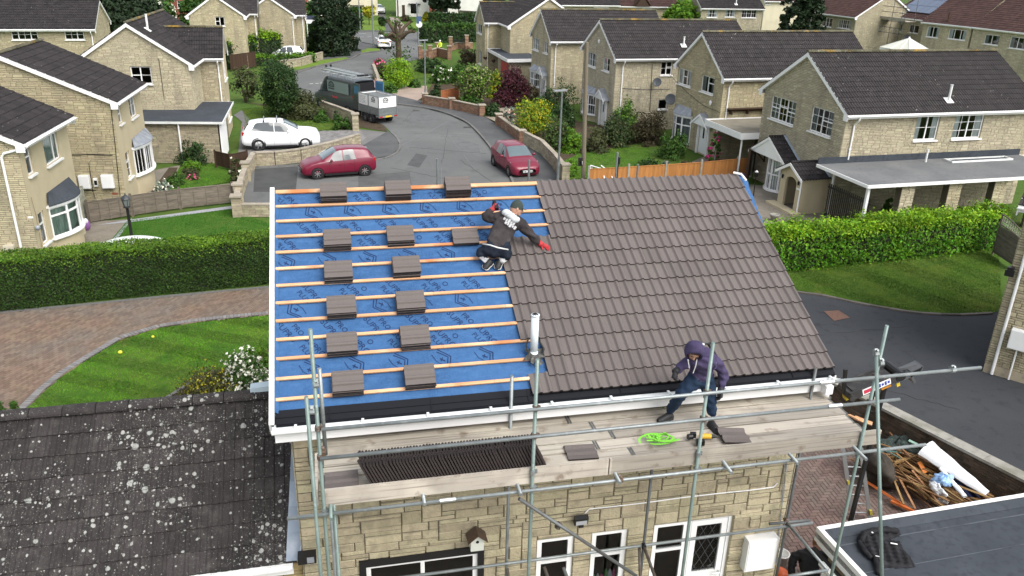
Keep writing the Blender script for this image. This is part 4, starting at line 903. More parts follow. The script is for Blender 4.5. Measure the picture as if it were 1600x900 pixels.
walling(wb,(V((8.04,3.6,0)),V((-1,0,0)),V((0,1,0))),7.87,5.62,(),None,blocks=False)
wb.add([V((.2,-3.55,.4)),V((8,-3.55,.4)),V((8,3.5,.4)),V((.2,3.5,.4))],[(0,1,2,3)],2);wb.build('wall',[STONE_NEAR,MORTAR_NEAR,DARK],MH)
LEADED=UPVC
o,U,Nn=fr;P=lambda u,z,d=0.0:o+U*u+Nn*d+Z3*z
pw=window(MH,fr,wd,'1,1',frame=UPVC,sill=False,recess=.0,fw=.07)
bf=MB()
for a,b,c_,d_ in((wd[0]-.1,wd[1]+.1,wd[3],wd[3]+.12),(wd[0]-.1,wd[0],wd[2],wd[3]),(wd[1],wd[1]+.1,wd[2],wd[3])):bf.obox(P((a+b)/2,(c_+d_)/2,.0),U*((b-a)/2),Nn*.05,Z3*((d_-c_)/2))
bf.build('black_surround',BLACK,pw)
for wk in(wk1,wk2):
 fo=window(MH,fr,wk,'1:.66',sill=True,recess=.02,fw=.085)
 kn=MB()
 for k in range(7):
  r_=random.uniform(.03,.07);kn.lathe([(r_*.6,-.08),(r_,0),(r_*.7,.08),(r_*.3,.13)],P(wk[0]+.1+k*.07,wk[2]+.12+random.uniform(0,.15),-.22),8,k%3)
 kn.build('sill_ornaments',[pmat('pink_glass',(.5,.03,.2),.3),pmat('green_leafy',(.06,.16,.05),.7),pmat('pale_glass',(.4,.42,.45),.2)],fo)
# back door with diamond leading and side window
fo=window(MH,fr,(wdr[0],wdr[0]+.62,wdr[2]+.75,wdr[3]),'1:.62',sill=False,recess=.02,fw=.085)
lp=MB();lp.obox(P(wdr[0]+.31,wdr[2]+.375,-.05),U*.31,Nn*.02,Z3*.375);lp.build('panel',UPVC,fo)
dr=MB();u0,u1,z0,z1=wdr[0]+.62,wdr[1],wdr[2],wdr[3]
for a,b,c_,d_ in((u0,u0+.06,z0,z1),(u1-.06,u1,z0,z1),(u0+.06,u1-.06,z1-.06,z1),(u0+.07,u0+.17,z0,z1-.07),(u1-.17,u1-.07,z0,z1-.07),(u0+.17,u1-.17,z1-.17,z1-.07),(u0+.17,u1-.17,z0,z0+1.02)):
 dr.obox(P((a+b)/2,(c_+d_)/2,-.065 if a not in(u0,u1-.06)else-.06),U*((b-a)/2-.001),Nn*.025,Z3*((d_-c_)/2))
do=dr.build('back_door',UPVC,MH)
g_=MB();g_.obox(P((u0+u1)/2,(z0+1.02+z1-.17)/2,-.08),U*((u1-u0)/2-.17),Nn*.003,Z3*((z1-.17-z0-1.02)/2));g_.build('door_pane',GLASS,do)
ld=MB();ua,ub,za,zb=u0+.17,u1-.17,z0+1.02,z1-.17
for k in range(-6,9):
 for sg in(-1,1):
  # leading lines clipped to the pane
  pts=[]
  c0=ua+k*.16
  f_=lambda z:c0+sg*(z-za)*.55+(0 if sg>0 else.6)
  zz=[z for z in np.linspace(za,zb,60)if ua<=f_(z)<=ub]
  if len(zz)>3:ld.tube(P(f_(zz[0]),zz[0],-.074),P(f_(zz[-1]),zz[-1],-.074),.004,4)
ld.build('leading',pmat('dull_lead_strip',(.07,.075,.08),.6),do)
hh=MB();hh.path([P(u1-.11,z0+1.0,-.04),P(u1-.11,z0+1.0,.02),P(u1-.24,z0+1.0,.02)],.013,6);hh.build('handle',ALU,do)
mbx=mhr((1163,836),(1202,880));b_=MB();b_.obox(P((mbx[0]+mbx[1])/2,mbx[3]-.32,.09),U*((mbx[1]-mbx[0])/2),Nn*.09,Z3*.32);b_.obox(P((mbx[0]+mbx[1])/2,mbx[3]-.32,.185),U*((mbx[1]-mbx[0])/2-.02),Nn*.006,Z3*.30);b_.build('meter_box',UPVC,MH)
q=P(*mhuz(905,806),.1);fl=MB();fl.obox(q,U*.11,Nn*.03+Z3*-.02,Z3*.07+Nn*.02);fl.obox(q-Z3*.1,U*.04,Nn*.03,Z3*.03);fl.tube(q-Nn*.1,q,.02,6);flo=fl.build('floodlight',BLACK,MH)
fc=MB();fc.obox(q+Nn*.034-Z3*.02,U*.09,Nn*.003,Z3*.05);fc.build('floodlight_lens',pmat('lens',(.35,.36,.37),.2),flo)
cb=MB();cb.path([P(*mhuz(*p),.035)for p in[(913,800),(920,793),(960,789),(1010,783),(1060,776),(1120,769),(1170,764),(1207,759),(1213,753)]],.010,6);cb.build('white_cable',UPVC,MH)
cb=MB();cb.path([P(*mhuz(*p),.035)for p in[(1228,718),(1225,750),(1220,790),(1216,830),(1211,880)]],.007,5);cb.path([P(*mhuz(*p),.035)for p in[(1224,720),(1220,790),(1214,840)]],.005,5);cb.build('grey_cable',LEAD,MH)
fd=MB();q=P(*mhuz(480,862),.12);fd.obox(q,U*.13,Nn*.07,Z3*.07);fd.obox(q+U*.05,U*.05,Nn*.075,Z3*.05,1);fd.build('wall_light',[BLACK,LEAD],MH)
pb=MB();pb.obox(P(*mhuz(527,893),.03),U*.025,Nn*.03,Z3*.13);pb.build('cable_box',BLACK,MH)
# roof: rafters/felt body, membrane, battens, tiles
body=MB();S_E=4.25
hb_=[rf(0.02,0,-.03),rf(RW-.02,0,-.03)]
bk=lambda x,s:V((x,s*math.cos(AL),7.77-s*math.sin(AL)))
body.add([rf(.02,0,-.03),rf(RW-.02,0,-.03),rf(RW-.02,S_E,-.03),rf(.02,S_E,-.03)],[(0,3,2,1)])
body.add([bk(.02,0),bk(RW-.02,0),bk(RW-.02,S_E),bk(.02,S_E)],[(0,1,2,3)])
roof=body.build('roof',DARK,MH)
MEMB=pmat('blue_roof_membrane',(.036,.103,.235),.75,0,[(1.2,(.026,.076,.185),.42,.7),(5,(.054,.136,.29),.5,.75,5,(1,3,3)),(40,(.042,.112,.25),.4,.7)],[(2.2,.7,.08),(9,.5,.03),(200,.15,.003)],spec=.2)
def mheight(x,s):
 k=s/GA;f=k-math.floor(k)
 h=-.012*math.sin(PI*f)+.004*math.sin(x*5.1+s*3)+.003*math.sin(x*13+s*21)
 # loose fold under the top batten
 h+=.035*math.exp(-((s-.20-.02*math.sin(x*2.3))/.030)**2)*max(0,.55+.45*math.sin(x*2.7+1.0))
 h+=.012*math.exp(-((x-3.02-.06*(s-2.6))/.02)**2)*(1 if s>2.4 else 0)
 return h
nx,ns=170,170;XM1=4.75
xs=np.linspace(-.01,XM1,nx+1);ss=np.linspace(.02,4.24,ns+1)
vs=np.array([rf(x,s+(.02*math.sin(x*3.3)+.012*math.sin(x*11)if j==ns else 0),.012+mheight(x,s))for j,s in enumerate(ss)for x in xs])
ii=np.array([[j*(nx+1)+i,(j+1)*(nx+1)+i,(j+1)*(nx+1)+i+1,j*(nx+1)+i+1]for j in range(ns)for i in range(nx)])
memb=np_mesh('membrane',vs,ii,MEMB,roof,smooth=True)
# flap of membrane over the far verge
fv=MB();n=14;A=[];B=[]
for i in range(n+1):
 s=-.02+1.75*i/n;wv=.22*(1-i/n)**.8+.012*math.sin(i*1.7);A.append(rf(RW-.03,s,.03));B.append(rf(RW-.02+wv,s,.005-.25*wv+.01*math.sin(i*2.3)))
fv.add(A+B,[(i,n+1+i,n+2+i,i+1)for i in range(n)]);fv.add([bk(RW-.25,.0)+V((0,0,.05)),bk(RW+.12,-.02)+V((0,0,.09)),bk(RW+.2,.1),bk(RW-.25,.15)+V((0,0,.04))],[(0,1,2,3)]);fv.build('membrane_flap',MEMB,roof)
# white corner strip at the far verge top
ws=MB();ws.path([rf(RW-.10,-.03,.09),rf(RW+.03,.03,.10),rf(RW+.10,.16,.06)],.022,6);ws.build('verge_strip',UPVC,roof)
# printed lettering on the membrane
INK=pmat('membrane_print',(.010,.024,.080),.7,spec=.2)
def text_mesh(s,size,mat,name,extr=0.0):
 cu=bpy.data.curves.new('txt','FONT');cu.body=s;cu.size=size;cu.align_x='CENTER';cu.align_y='CENTER';cu.resolution_u=2;cu.extrude=extr
 o_=bpy.data.objects.new('txt',cu);COL.objects.link(o_)
 dg=bpy.context.evaluated_depsgraph_get();me=bpy.data.meshes.new_from_object(o_.evaluated_get(dg))
 bpy.data.objects.remove(o_);bpy.data.curves.remove(cu)
 vs_=np.array([v.co[:]for v in me.vertices]);fs_=[tuple(p.vertices)for p in me.polygons];bpy.data.meshes.remove(me);return vs_,fs_
tx={t:text_mesh(t,sz,None,'t')for t,sz in(('SUPRO',.135),('PLUS',.115),('O',.12),('PRO',.12))}
pm=MB()
def stamp(t,x,s,ang):
 vs_,fs_=tx[t];c,sn=math.cos(ang),math.sin(ang);out=[]
 for vx,vy,_ in vs_:
  X=x+vx*c+vy*sn;S=s+vx*sn-vy*c;out.append(rf(X,S,.0165+mheight(X,S)))
 pm.add(out,fs_,0,.5)
def strokes(x,s,flip):
 def ln(a,b,w=.014):
  a=V((*a,0));b=V((*b,0));d=(b-a).normalized()*1;n_=V((-d.y,d.x,0))*w/2;k=6;out=[]
  for i in range(k+1):
   for sg in(-1,1):p=a.lerp(b,i/k)+n_*sg;out.append(rf(x+p.x*flip,s+p.y*flip,.0165+mheight(x+p.x*flip,s+p.y*flip)))
  pm.add(out,[(2*i,2*i+1,2*i+3,2*i+2)for i in range(k)],0,.5)
 ln((-.13,-.10),(.03,.0));ln((.03,0),(-.0,.15));ln((-.11,-.13),(.07,-.01));ln((.07,-.01),(.045,.15));ln((-.20,-.05),(-.15,.06),.01);ln((-.15,.06),(-.05,.15),.008)
 ln((-.09,.02),(-.02,.07),.02);ln((-.08,.07),(-.05,.0),.012)
for row in range(12):
 s=(row+.55)*GA
 for k in range(6):
  x=.22+k*.62+(.31 if row%4 in(1,2)else 0)+.04*math.sin(row*3.1)
  if x>(4.25 if row<4 else 3.25):continue
  m_=row%6
  if m_ in(1,4):strokes(x,s,1 if m_==4 else-1)
  elif m_ in(0,3):
   stamp('SUPRO',x,s,math.radians(56));stamp('PLUS',x-.13,s+.05,math.radians(56));
   if k%2:stamp('O',x+.15,s-.03,math.radians(56))
  elif m_==2 and row>1:stamp('PRO',x+.1,s,math.radians(56));stamp('SUPRO',x-.06,s+.03,math.radians(56))
pm.build('membrane_print',INK,memb)
# battens
XA,XB=4.39,3.48
bt=MB()
for i in range(13):
 s=i*GA;xe=(XA if i<4 else XB)+.03
 if i in(10,11):xe=3.72
 x=-.0;first=True
 while x<xe-.01:
  x2=min(xe,x+(random.uniform(2.1,3.4)))
  ww=.048 if i else.075
  bt.obox(rf((x+x2)/2,s+.025,.040),EX*((x2-x)/2-.0015),ES*ww/2,EN*.0125)
  x=x2
bts=bt.build('batten',BATTEN,roof)
# laid tiles
def cols(c,nt):
 x0=XA if c<4 else XB
 return(int(round(x0/.30)),nt)
tb=MB();NTL=27.5
Lr=28*.2974
def xo(c,nt):
 if c<4:k=15
 elif c<10:k=12
 elif c==10:k=13
 elif c==11:k=13
 else:k=12
 return(k,nt)
skipt=None
XT0=RW-Lr
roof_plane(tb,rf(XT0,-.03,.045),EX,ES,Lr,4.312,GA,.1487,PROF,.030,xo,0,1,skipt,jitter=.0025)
tb.build('laid_tiles',[TILE_NEW,TILE_EDGE_SHADED],roof)
# black eaves tray, gutter, fascia, white verge board
tr=MB()
tr.add([rf(.0,4.16,.018),rf(RW,4.16,.018),rf(RW,4.36,.0),rf(.0,4.36,.0)],[(0,3,2,1)]);tr.add([rf(.0,4.36,.0),rf(RW,4.36,.0),rf(RW,4.36,.0)-Z3*.05,rf(0,4.36,.0)-Z3*.05],[(0,3,2,1)])
for k in range(6):tr.obox(rf(.7+k*1.37,4.27,.016),EX*.006,ES*.09,EN*.004)
tr.obox(rf(RW/2,4.27,.013),EX*(RW/2),ES*.006,EN*.006)
tr.build('eaves_tray',pmat('black_eaves_tray',(.006,.007,.010),.7,0,spec=.2),roof)
ev=rf(0,4.36);gy,gz=ev.y,ev.z
gt_=MB();n=8
pr_=[(0,.0),(.0,-.045),(-.02,-.075),(-.055,-.085),(-.095,-.08),(-.115,-.055),(-.12,-.0),(-.112,.004),(-.108,-.05),(-.09,-.07),(-.055,-.075),(-.02,-.066),(-.008,-.04),(-.006,0)]
A=[V((-.06,gy+.01+a,gz-.035+b))for a,b in pr_];B=[V((RW+.03,p.y,p.z))for p in A];m_=len(pr_)
gt_.add(A+B,[(i,(i+1)%m_,m_+(i+1)%m_,m_+i)for i in range(m_)]+[tuple(range(m_)),tuple(range(m_,2*m_))[::-1]],0,.5)
for x in np.arange(.25,RW,.88):gt_.obox(V((x,gy-.05,gz-.03)),EX*.018,V((0,.065,0)),V((0,0,.008)));gt_.obox(V((x,gy-.105,gz-.03)),EX*.012,V((0,.012,0)),V((0,0,.02)))
go=gt_.build('gutter',pmat('white_gutter',(.74,.76,.76),.3,.02,[(1.2,(.66,.69,.69),.45,.7),(9,(.6,.62,.61),.64,.8)],spec=.5),MH)
fs=MB();fs.box((-.03,gy+.02,gz-.30),(RW,gy+.045,gz-.03));fs.box((.0,gy+.045,gz-.30),(RW-.02,-3.6,gz-.28));fs.build('fascia',UPVC,MH)
oc=MB();oc.tube(V((RW-.12,gy-.05,gz-.1)),V((RW-.12,gy-.05,gz-.33)),.045,10);oc.obox(V((RW-.12,gy-.05,gz-.22)),EX*.06,V((0,.06,0)),Z3*.07);oc.build('gutter_outlet',UPVC,go)
vb_=MB();vb_.slab([rf(-.085,-.06,.055),rf(-.015,-.06,.055),rf(-.015,4.40,.055),rf(-.085,4.40,.055)],EN*.016);vb_.slab([rf(-.085,-.06,.05),rf(-.085,4.40,.05),rf(-.085,4.40,-.16),rf(-.085,-.06,-.16)],EX*.02)
vb_.build('verge_board',UPVC_DIRTY,roof)
mf=MB();n=30;A=[];B=[] # ragged membrane edge turned up against the verge board
for i in range(n+1):
 s=.06+4.15*i/n;A.append(rf(-.012,s,.06+.012*math.sin(i*1.9)));B.append(rf(.04+.012*math.sin(i*2.7),s,.02))
mf.add(A+B,[(i,n+1+i,n+2+i,i+1)for i in range(n)]);mf.build('membrane_edge',MEMB,roof)
# soil vent pipe with torn black slate
pc=rfpx(834,553,.05);sv=MB();sv.tube(pc-Z3*.05,pc+Z3*.62,.058,16);sv.tube(pc+Z3*.62,pc+Z3*.635,.066,16,.066)
sv.tube(pc-Z3*.02,pc+Z3*.05,.08,16,.064)
svo=sv.build('vent_pipe',pmat('pale_vent_pipe',(.62,.67,.68),.4,.02,[(2,(.52,.57,.58),.45,.7)]),roof,True)
cg=MB()
for k in range(8):t=2*PI*k/8;cg.tube(pc+Z3*.63+V((.05*math.cos(t),.05*math.sin(t),0)),pc+Z3*.66,.006,4)
cg.build('pipe_cage',DARK,svo)
sl_=MB();n=20;ring=[]
for k in range(n):t=2*PI*k/n;r_=.13+.05*math.sin(k*2.2)+.02*math.sin(k*5);ring.append(pc+EX*(r_*math.cos(t)*1.05)+ES*(r_*math.sin(t)*1.1+.05)+EN*(.02+.03*random.random()))
inn=[pc+EX*(.062*math.cos(2*PI*k/n))+ES*(.062*math.sin(2*PI*k/n))+EN*.06 for k in range(n)]
sl_.add(ring+inn,[(k,(k+1)%n,n+(k+1)%n,n+k)for k in range(n)])
sl_.path([rfpx(826,528,.1),rfpx(822,540,.12),rfpx(826,556,.08),rfpx(833,570,.06)],.012,5);sl_.path([rfpx(842,532,.1),rfpx(850,545,.1),rfpx(846,560,.07),rfpx(836,572,.06)],.014,5)
sl_.build('pipe_collar',pmat('torn_black_flashing',(.018,.018,.016),.5,.3,[(20,(.10,.095,.07),.55,.7)]),svo)

# ------------------------------------------------------------------ loose tiles
TL,TWd,TT=.418,.33,.024
def tile_mesh():
 mb=MB();prof=[(0,0),(.42,.0),(.5,.022),(.60,.03),(.70,.022),(.76,0),(1.18,0),(1.30,.022),(1.40,.03),(1.50,.022),(1.56,0),(1.64,0)]
 W_=TWd/1.64
 top=[(a*W_-TWd/2,h)for a,h in prof]
 A=[V((-TL/2,y,h+TT))for y,h in top];B=[V((TL/2,y,h+TT))for y,h in top];A2=[V((-TL/2,y,h*.85))for y,h in top];B2=[V((TL/2,y,h*.85))for y,h in top];n=len(top)
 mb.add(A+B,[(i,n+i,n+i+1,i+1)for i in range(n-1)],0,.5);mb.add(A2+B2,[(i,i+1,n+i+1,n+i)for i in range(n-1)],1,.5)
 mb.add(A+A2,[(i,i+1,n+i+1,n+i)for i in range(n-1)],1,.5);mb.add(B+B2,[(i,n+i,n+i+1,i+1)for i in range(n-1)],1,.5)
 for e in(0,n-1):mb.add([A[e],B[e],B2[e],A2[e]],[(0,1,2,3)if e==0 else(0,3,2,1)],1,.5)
 return mb
proto=tile_mesh().build('roof_tile',[TILE_NEW,TILE_EDGE_SHADED]);TILE_ME=proto.data;bpy.data.objects.remove(proto)
def put_tile(M,label,group):
 o_=bpy.data.objects.new('roof_tile',TILE_ME);COL.objects.link(o_);o_.matrix_world=M;return tag(o_,label,'roof tile',group)
def Mx(c,ax,ay,az):
 m_=Matrix.Identity(4)
 for i in range(3):m_[i][0]=ax[i];m_[i][1]=ay[i];m_[i][2]=az[i];m_[i][3]=c[i]
 return m_
rows=[('top row at the ridge',[(.93,.13,6),(1.98,.13,6),(2.99,.11,7)]),('second row of stacks from the ridge',[(.94,1.17,5),(1.93,1.15,5),(2.97,1.19,2)]),('third row of stacks',[(.93,1.83,5),(1.96,1.80,5)]),
('fourth row of stacks, at mid slope',[(.94,2.51,5),(1.95,2.50,5)]),('second lowest row of stacks',[(.92,3.18,5),(1.95,3.15,5)]),('lowest row of stacks',[(.96,3.84,5),(1.95,3.82,5)])]
cn=['column beside the white verge','column nearer the crouching roofer','right-hand column next to the crouching roofer']
for rname,sts in rows:
 for ci,(x,s,nn)in enumerate(sts):
  lb='new brown tile stacked on the battens, %s, %s'%(rname,cn[ci])
  for k in range(nn):
   dx,ds=random.uniform(-.008,.008),random.uniform(-.008,.008)
   put_tile(Mx(rf(x+dx,s+.05+ds,.0545+k*.028),(EX+ES*random.uniform(-.01,.01)).normalized(),-ES,EN),lb,'tiles of the stack: '+rname+', '+cn[ci])
# tiles lying on the laid courses beside the roofer are part of the roof; the row standing on edge on the scaffold:
DZ=5.30
# ------------------------------------------------------------------ scaffold
SCF=empty('scaffold',(4.3,-4.6,0),0,'tube scaffold with board deck along the eaves of the half tiled house','scaffold');SCF['kind']='thing'
SO=V((4.3,-4.6,0))
def sbuild(mb,name,mat,parent=None):
 o_=mb.build(name,mat,SCF if parent is None else parent,False);
 o_.data.transform(Matrix.Translation(-SO));return o_
R_=.0242
def stube(name,p,q,mat=GALV_GREEN,r=R_):
 mb=MB();mb.tube(p,q,r,12);o_=sbuild(mb,name,mat);o_.data.polygons.foreach_set('use_smooth',[len(f.vertices)==4 for f in o_.data.polygons]);return o_
def coupler(c,d=(1,0,0),mat=RUST):
 mb=MB();c=V(c);d=V(d).normalized();e=d.orthogonal().normalized();f=d.cross(e)
 mb.tube(c-d*.03,c+d*.03,.036,8);mb.obox(c+e*.035,d*.022,e*.03,f*.032);mb.tube(c+e*.03-f*.05,c+e*.03+f*.05,.009,6);mb.obox(c+e*.03+f*.05,d*.014,e*.014,f*.012)
 return sbuild(mb,'coupler',mat)
YO,YI=-5.05,-3.85
for x,zt,m_ in((.58,7.66,GALV_GREEN),(3.21,7.05,GALV_GREEN),(5.50,7.09,GALV_GREEN),(7.98,7.14,GALV_GREEN)):stube('standard',(x,YO,0),(x,YO,zt),m_)
stube('standard',(.48,YO-.06,0),(.48,YO-.06,6.84));stube('standard',(.645,YO+.07,5.95),(.645,YO+.07,7.12),GALV)
stube('standard',(.70,YO+.05,0),(.70,YO+.05,5.24),GALV_GREEN)
for x,zt,m_ in((3.18,6.18,GALV),(5.41,5.24,GALV_DARK),(7.90,5.87,GALV_DARK),(.62,5.24,GALV)):stube('standard',(x,YI,0),(x,YI,zt),m_)  # right inner standard: its shadow is put into the darker tube colour
YR=YO-.05
stube('guard_rail',(.62,YO-.05,6.38),(9.6,YO-.05,6.39),GALV);stube('guard_rail',(.58,YO-.05,5.98),(8.40,YO-.05,6.0),GALV)
stube('ledger',(.14,YO-.05,5.17),(9.02,YO-.05,5.19),GALV)
stube('ledger',(-.6,YI-.05,2.95),(8.35,YI-.05,2.96),GALV)
stube('ledger',(.45,YI-.05,5.19),(8.3,YI-.05,5.19),GALV)
for x in(.66,3.02,4.35,6.9,7.9,5.9,1.8):stube('transom',(x,-3.68,5.27),(x,YO-.05-random.uniform(.1,.24),5.225),GALV_GREEN if x<1 else GALV)
for p,q,m_ in(((3.02,YO-.09,5.1),(4.75,YO-.09,3.55),GALV_DARK),((3.62,-4.4,3.25),(3.95,-5.2,2.2),RUST_TUBE),((3.95,-4.3,3.1),(4.25,-5.1,2.2),GALV),((5.38,YI-.1,2.95),(5.62,-5.3,1.9),RUST_TUBE),((5.33,YI-.02,2.9),(5.34,-4.6,.6),RUST_TUBE),((3.17,YI-.1,2.9),(3.25,-4.9,1.5),RUST_TUBE)):stube('brace',p,q,m_)
q4=aty(1369,553,YO-.1);stube('brace',q4,aty(1379,930,-6.6),GALV_GREEN)
qa,qb=aty(1228,815,YI),aty(1293,891,-4.9);stube('brace',qa,qb,GALV);stube('brace',qb,aty(1232,900,-4.9),GALV);stube('ledger',qa-V((.3,0,0)),aty(1265,813,YI),GALV_DARK)
for x in(.58,3.21,5.5,7.98):
 for z in(6.38,5.98,5.18):coupler((x,YO-.02,z),(0,0,1),RUST if z>5.5 else GALV)
coupler((.53,YO-.03,6.62),(1,0,0),GALV);coupler((.6,YO,6.95),(1,0,0),GALV);coupler((.62,YO+.03,6.02),(1,0,0),RUST);coupler(q4,(1,0,0),GALV);coupler((7.98,YO-.05,6.6),(1,0,0),GALV);coupler((9.15,YO-.05,6.39),(1,0,0),GALV);coupler((3.6,YO-.02,4.55),(1,0,-1),RUST);coupler((4.4,YO-.05,5.18),(1,0,0),RUST);coupler((5.5,YO,5.42),(0,0,1),GALV);coupler((3.21,YO,5.42),(0,0,1),GALV);coupler((5.38,YI-.08,2.95),(1,0,0),DARK);coupler(qa,(1,0,0),RUST)
for x,z in((2.0,5.175),(7.1,6.385),(7.3,6.0)):slv=MB();slv.tube((x,YO-.05,z),(x+.2,YO-.05,z),.032,10);sbuild(slv,'sleeve_coupler',ALU)
# deck boards: five rows, lapped lengths
BW_=.225
def board(x0,x1,yc,z,name='scaffold_board',th=.038,band=True):
 mb=MB();sag=random.uniform(-.003,.003);v=random.random()
 mb.obox(((x0+x1)/2,yc,z-th/2+sag),((x1-x0)/2-.004,random.uniform(-.006,.006),0),(0,BW_/2-.006,0),(0,0,th/2),0,v)
 for xe in(x0+.02,x1-.02):mb.obox((xe,yc,z-th/2+sag),(.012,0,0),(0,BW_/2-.004,0),(0,0,th/2+.0015),1,v)
 return sbuild(mb,name,[BOARD,GALV_DARK])
ys=[-3.76-k*.241 for k in range(5)]
splits=[(.52,4.05,8.26),(.50,4.35,8.20),(.56,4.55,8.23),(.48,4.25,8.19),(.55,4.68,8.21)]
for y,sp in zip(ys,splits):
 for a,b in zip(sp[:-1],sp[1:]):board(a,b,y,DZ+.04)
def toe(x0,x1,y,z0,h=.225,name='toe_board'):
 mb=MB();mb.obox(((x0+x1)/2,y,z0+h/2),((x1-x0)/2-.002,0,0),(0,.019,0),(0,0,h/2),0,random.random())
 for xe in(x0+.02,x1-.02):mb.obox((xe,y,z0+h/2),(.012,0,0),(0,.0205,0),(0,0,h/2+.001),1)
 return sbuild(mb,name,[BOARD,BOARD])
toe(.57,4.25,-5.0,5.225,.235);toe(4.26,8.0,-5.0,5.23,.235);toe(8.02,8.30,-5.005,5.24)
em=MB();em.obox((.50,-4.55,5.32),(.019,0,0),(0,.42,0),(0,0,.11));sbuild(em,'toe_board',BOARD)
# front scaffold poles rising behind the ridge
for i,(px,py,lb)in enumerate(((827,250,'grey scaffold pole behind the ridge in front of the red hatchback by the wall'),(683,248,'grey scaffold pole rising alone behind the ridge above the blue membrane'),(965,238,'grey scaffold pole behind the ridge beside a dark clip, left of the short pole'),(997,257,'short grey scaffold pole behind the ridge in front of the orange fence'))):
 p=aty(px,py,4.25);mb=MB();mb.tube((0,0,0),(0,0,p.z),R_,12)
 if i==2:mb.obox((.05,0,p.z-.2),(.02,0,0),(0,.03,0),(0,0,.08),1);mb.tube((.03,0,p.z-.9),(.03,0,p.z-.1),.02,8,None,1)
 o_=mb.build('scaffold_pole',[GALV,BLACK]);o_.location=(p.x,4.25,0);tag(o_,lb,'pole','poles of the front scaffold')

# tiles on the scaffold
grp='tiles standing on edge along the toe board'
for k in range(56):
 x=1.14+k*.0405;lean=math.radians(24+random.uniform(-1.5,1.5));ax=V((-math.sin(lean),0,math.cos(lean)));ay=V((0,1,0))
 put_tile(Mx((x,-4.795+random.uniform(-.006,.006),DZ+.045+.209*math.cos(lean)),ax,ay,ax.cross(ay)),'new brown tile standing on edge in the long leaning row behind the toe board',grp)
for k in range(2):put_tile(Mx((.80+.01*k,-4.72,DZ+.042+k*.028),V((1,0,0)),V((0,1,0)),Z3),'new brown tile lying flat at the left end of the leaning row','flat tiles left of the leaning row')
def flat_tile(px,py,ang,label,z=DZ+.042):
 p=at(px,py,z+.03);ax=V((math.cos(ang),math.sin(ang),0));ay=V((-ax.y,ax.x,0))
 return put_tile(Mx((p.x,p.y,z),ax,ay,Z3),label,None)
flat_tile(908,705,TH(-4),'single brown tile lying flat on the deck boards right of the leaning row')
p_=at(1146,679,DZ+.09);put_tile(Mx((p_.x,p_.y,DZ+.06),V((.98,.08,-.12)).normalized(),V((.12,.98,.1)).normalized(),V((.12,-.09,.98)).normalized()),'single brown tile propped on the deck beside the standing worker',None)

# ------------------------------------------------------------------ annex with the lichen covered roof (lower left)
AX=empty('low_annex',(-3.5,-2.3,0),0,'low annex at lower left with lichen covered dark tile roof','annex');AO=V((-3.5,-2.3,0))
al2=math.atan2(4.73-3.27,3.56-1.24);es2=V((0,-math.cos(al2),-math.sin(al2)));SL2=math.hypot(1.46,2.32)+.06
ab=MB();Lx=7.2;roof_plane(ab,V((-Lx+.08,-1.24,4.72)),EX,es2,Lx,SL2,.345,.15,[(0,.0),(.48,.0),(.58,.008),(.66,.018),(.78,.021),(.88,.018),(.97,.005)],.026,jitter=.005)
ab.add([V((-Lx-.03,-1.24,4.72)),V((-.03,-1.24,4.72)),V((-.03,1.2,3.2)),V((-Lx-.03,1.2,3.2))],[(0,1,2,3)])
ab.v=[tuple(V(p)-AO)for p in ab.v];aro=ab.build('roof',TILE_LICHEN,AX)
rc=MB();ridge_caps(rc,V((-Lx-.03,-1.24,4.74))-AO,V((-.04,-1.24,4.74))-AO,.115,8);rc.build('ridge_cap',TILE_LICHEN,aro)
aw=MB();walling(aw,(V((-Lx,-3.42,0))-AO,V((1,0,0)),V((0,-1,0))),Lx+.17,3.2,big=True);aw.build('wall',[pmat('yellow_stone',(.42,.33,.16),.9,.2,[(8,(.3,.24,.12),.5,.75)],[(30,.5,.02)]),MORTAR_NEAR],AX)
ag=MB();n=6;y0,z0=-3.62,3.20
A=[V((-Lx,y0-.055+.055*math.cos(t),z0-.055*math.sin(t)))-AO for t in[PI*k/n for k in range(n+1)]];B=[V((p.x+Lx+.02,p.y,p.z))for p in A]
ag.add(A+B,[(k,k+1,n+2+k,n+1+k)for k in range(n)]+[tuple(range(n+1)),tuple(range(n+1,2*n+2))]);ag.box(tuple(V((-Lx,-3.60,3.02))-AO),tuple(V((0.02,-3.575,3.22))-AO))
for k in range(8):ag.obox(V((-.3-k*.8,y0-.055,z0+.005))-AO,V((.015,0,0)),V((0,.06,0)),V((0,0,.006)))
ag.build('gutter',UPVC,AX)
lf=MB();k=7
for i in range(k):
 s0=SL2*(i)/k;s1=SL2*(i+1)/k+.02;p0=V((-.10,-1.24,4.785))+es2*s0;p1=V((-.10,-1.24,4.785))+es2*s1;up=V((0,0,.006))
 xl=.10-.17*i/k;lf.slab([V((xl,p0.y,p0.z-.0)),V((.165,p0.y,p0.z-.01)),V((.165,p1.y,p1.z-.01)),V((xl-.024,p1.y,p1.z))],Z3*(.006+.004*i/k))
 lf.slab([V((.140,p0.y,p0.z)),V((.140,p1.y,p1.z)),V((.140,p1.y,p1.z+.15)),V((.140,p0.y,p0.z+.15))],V((.012,0,0)))
lf.v=[tuple(V(p)-AO)for p in lf.v];lf.build('lead_flashing',LEAD_NEW,aro)
rv=MB();q=V((-.42,-1.2,4.86))-AO;rv.obox(q,(.17,0,.012),(0,.09,0),(0,0,.05));rv.obox(q+V((0,-.03,-.07)),(.15,0,0),(0,.05,0),(0,0,.05),1);rv.build('ridge_vent',[pmat('pale_blue_cap',(.42,.52,.58),.4),DARK],aro)

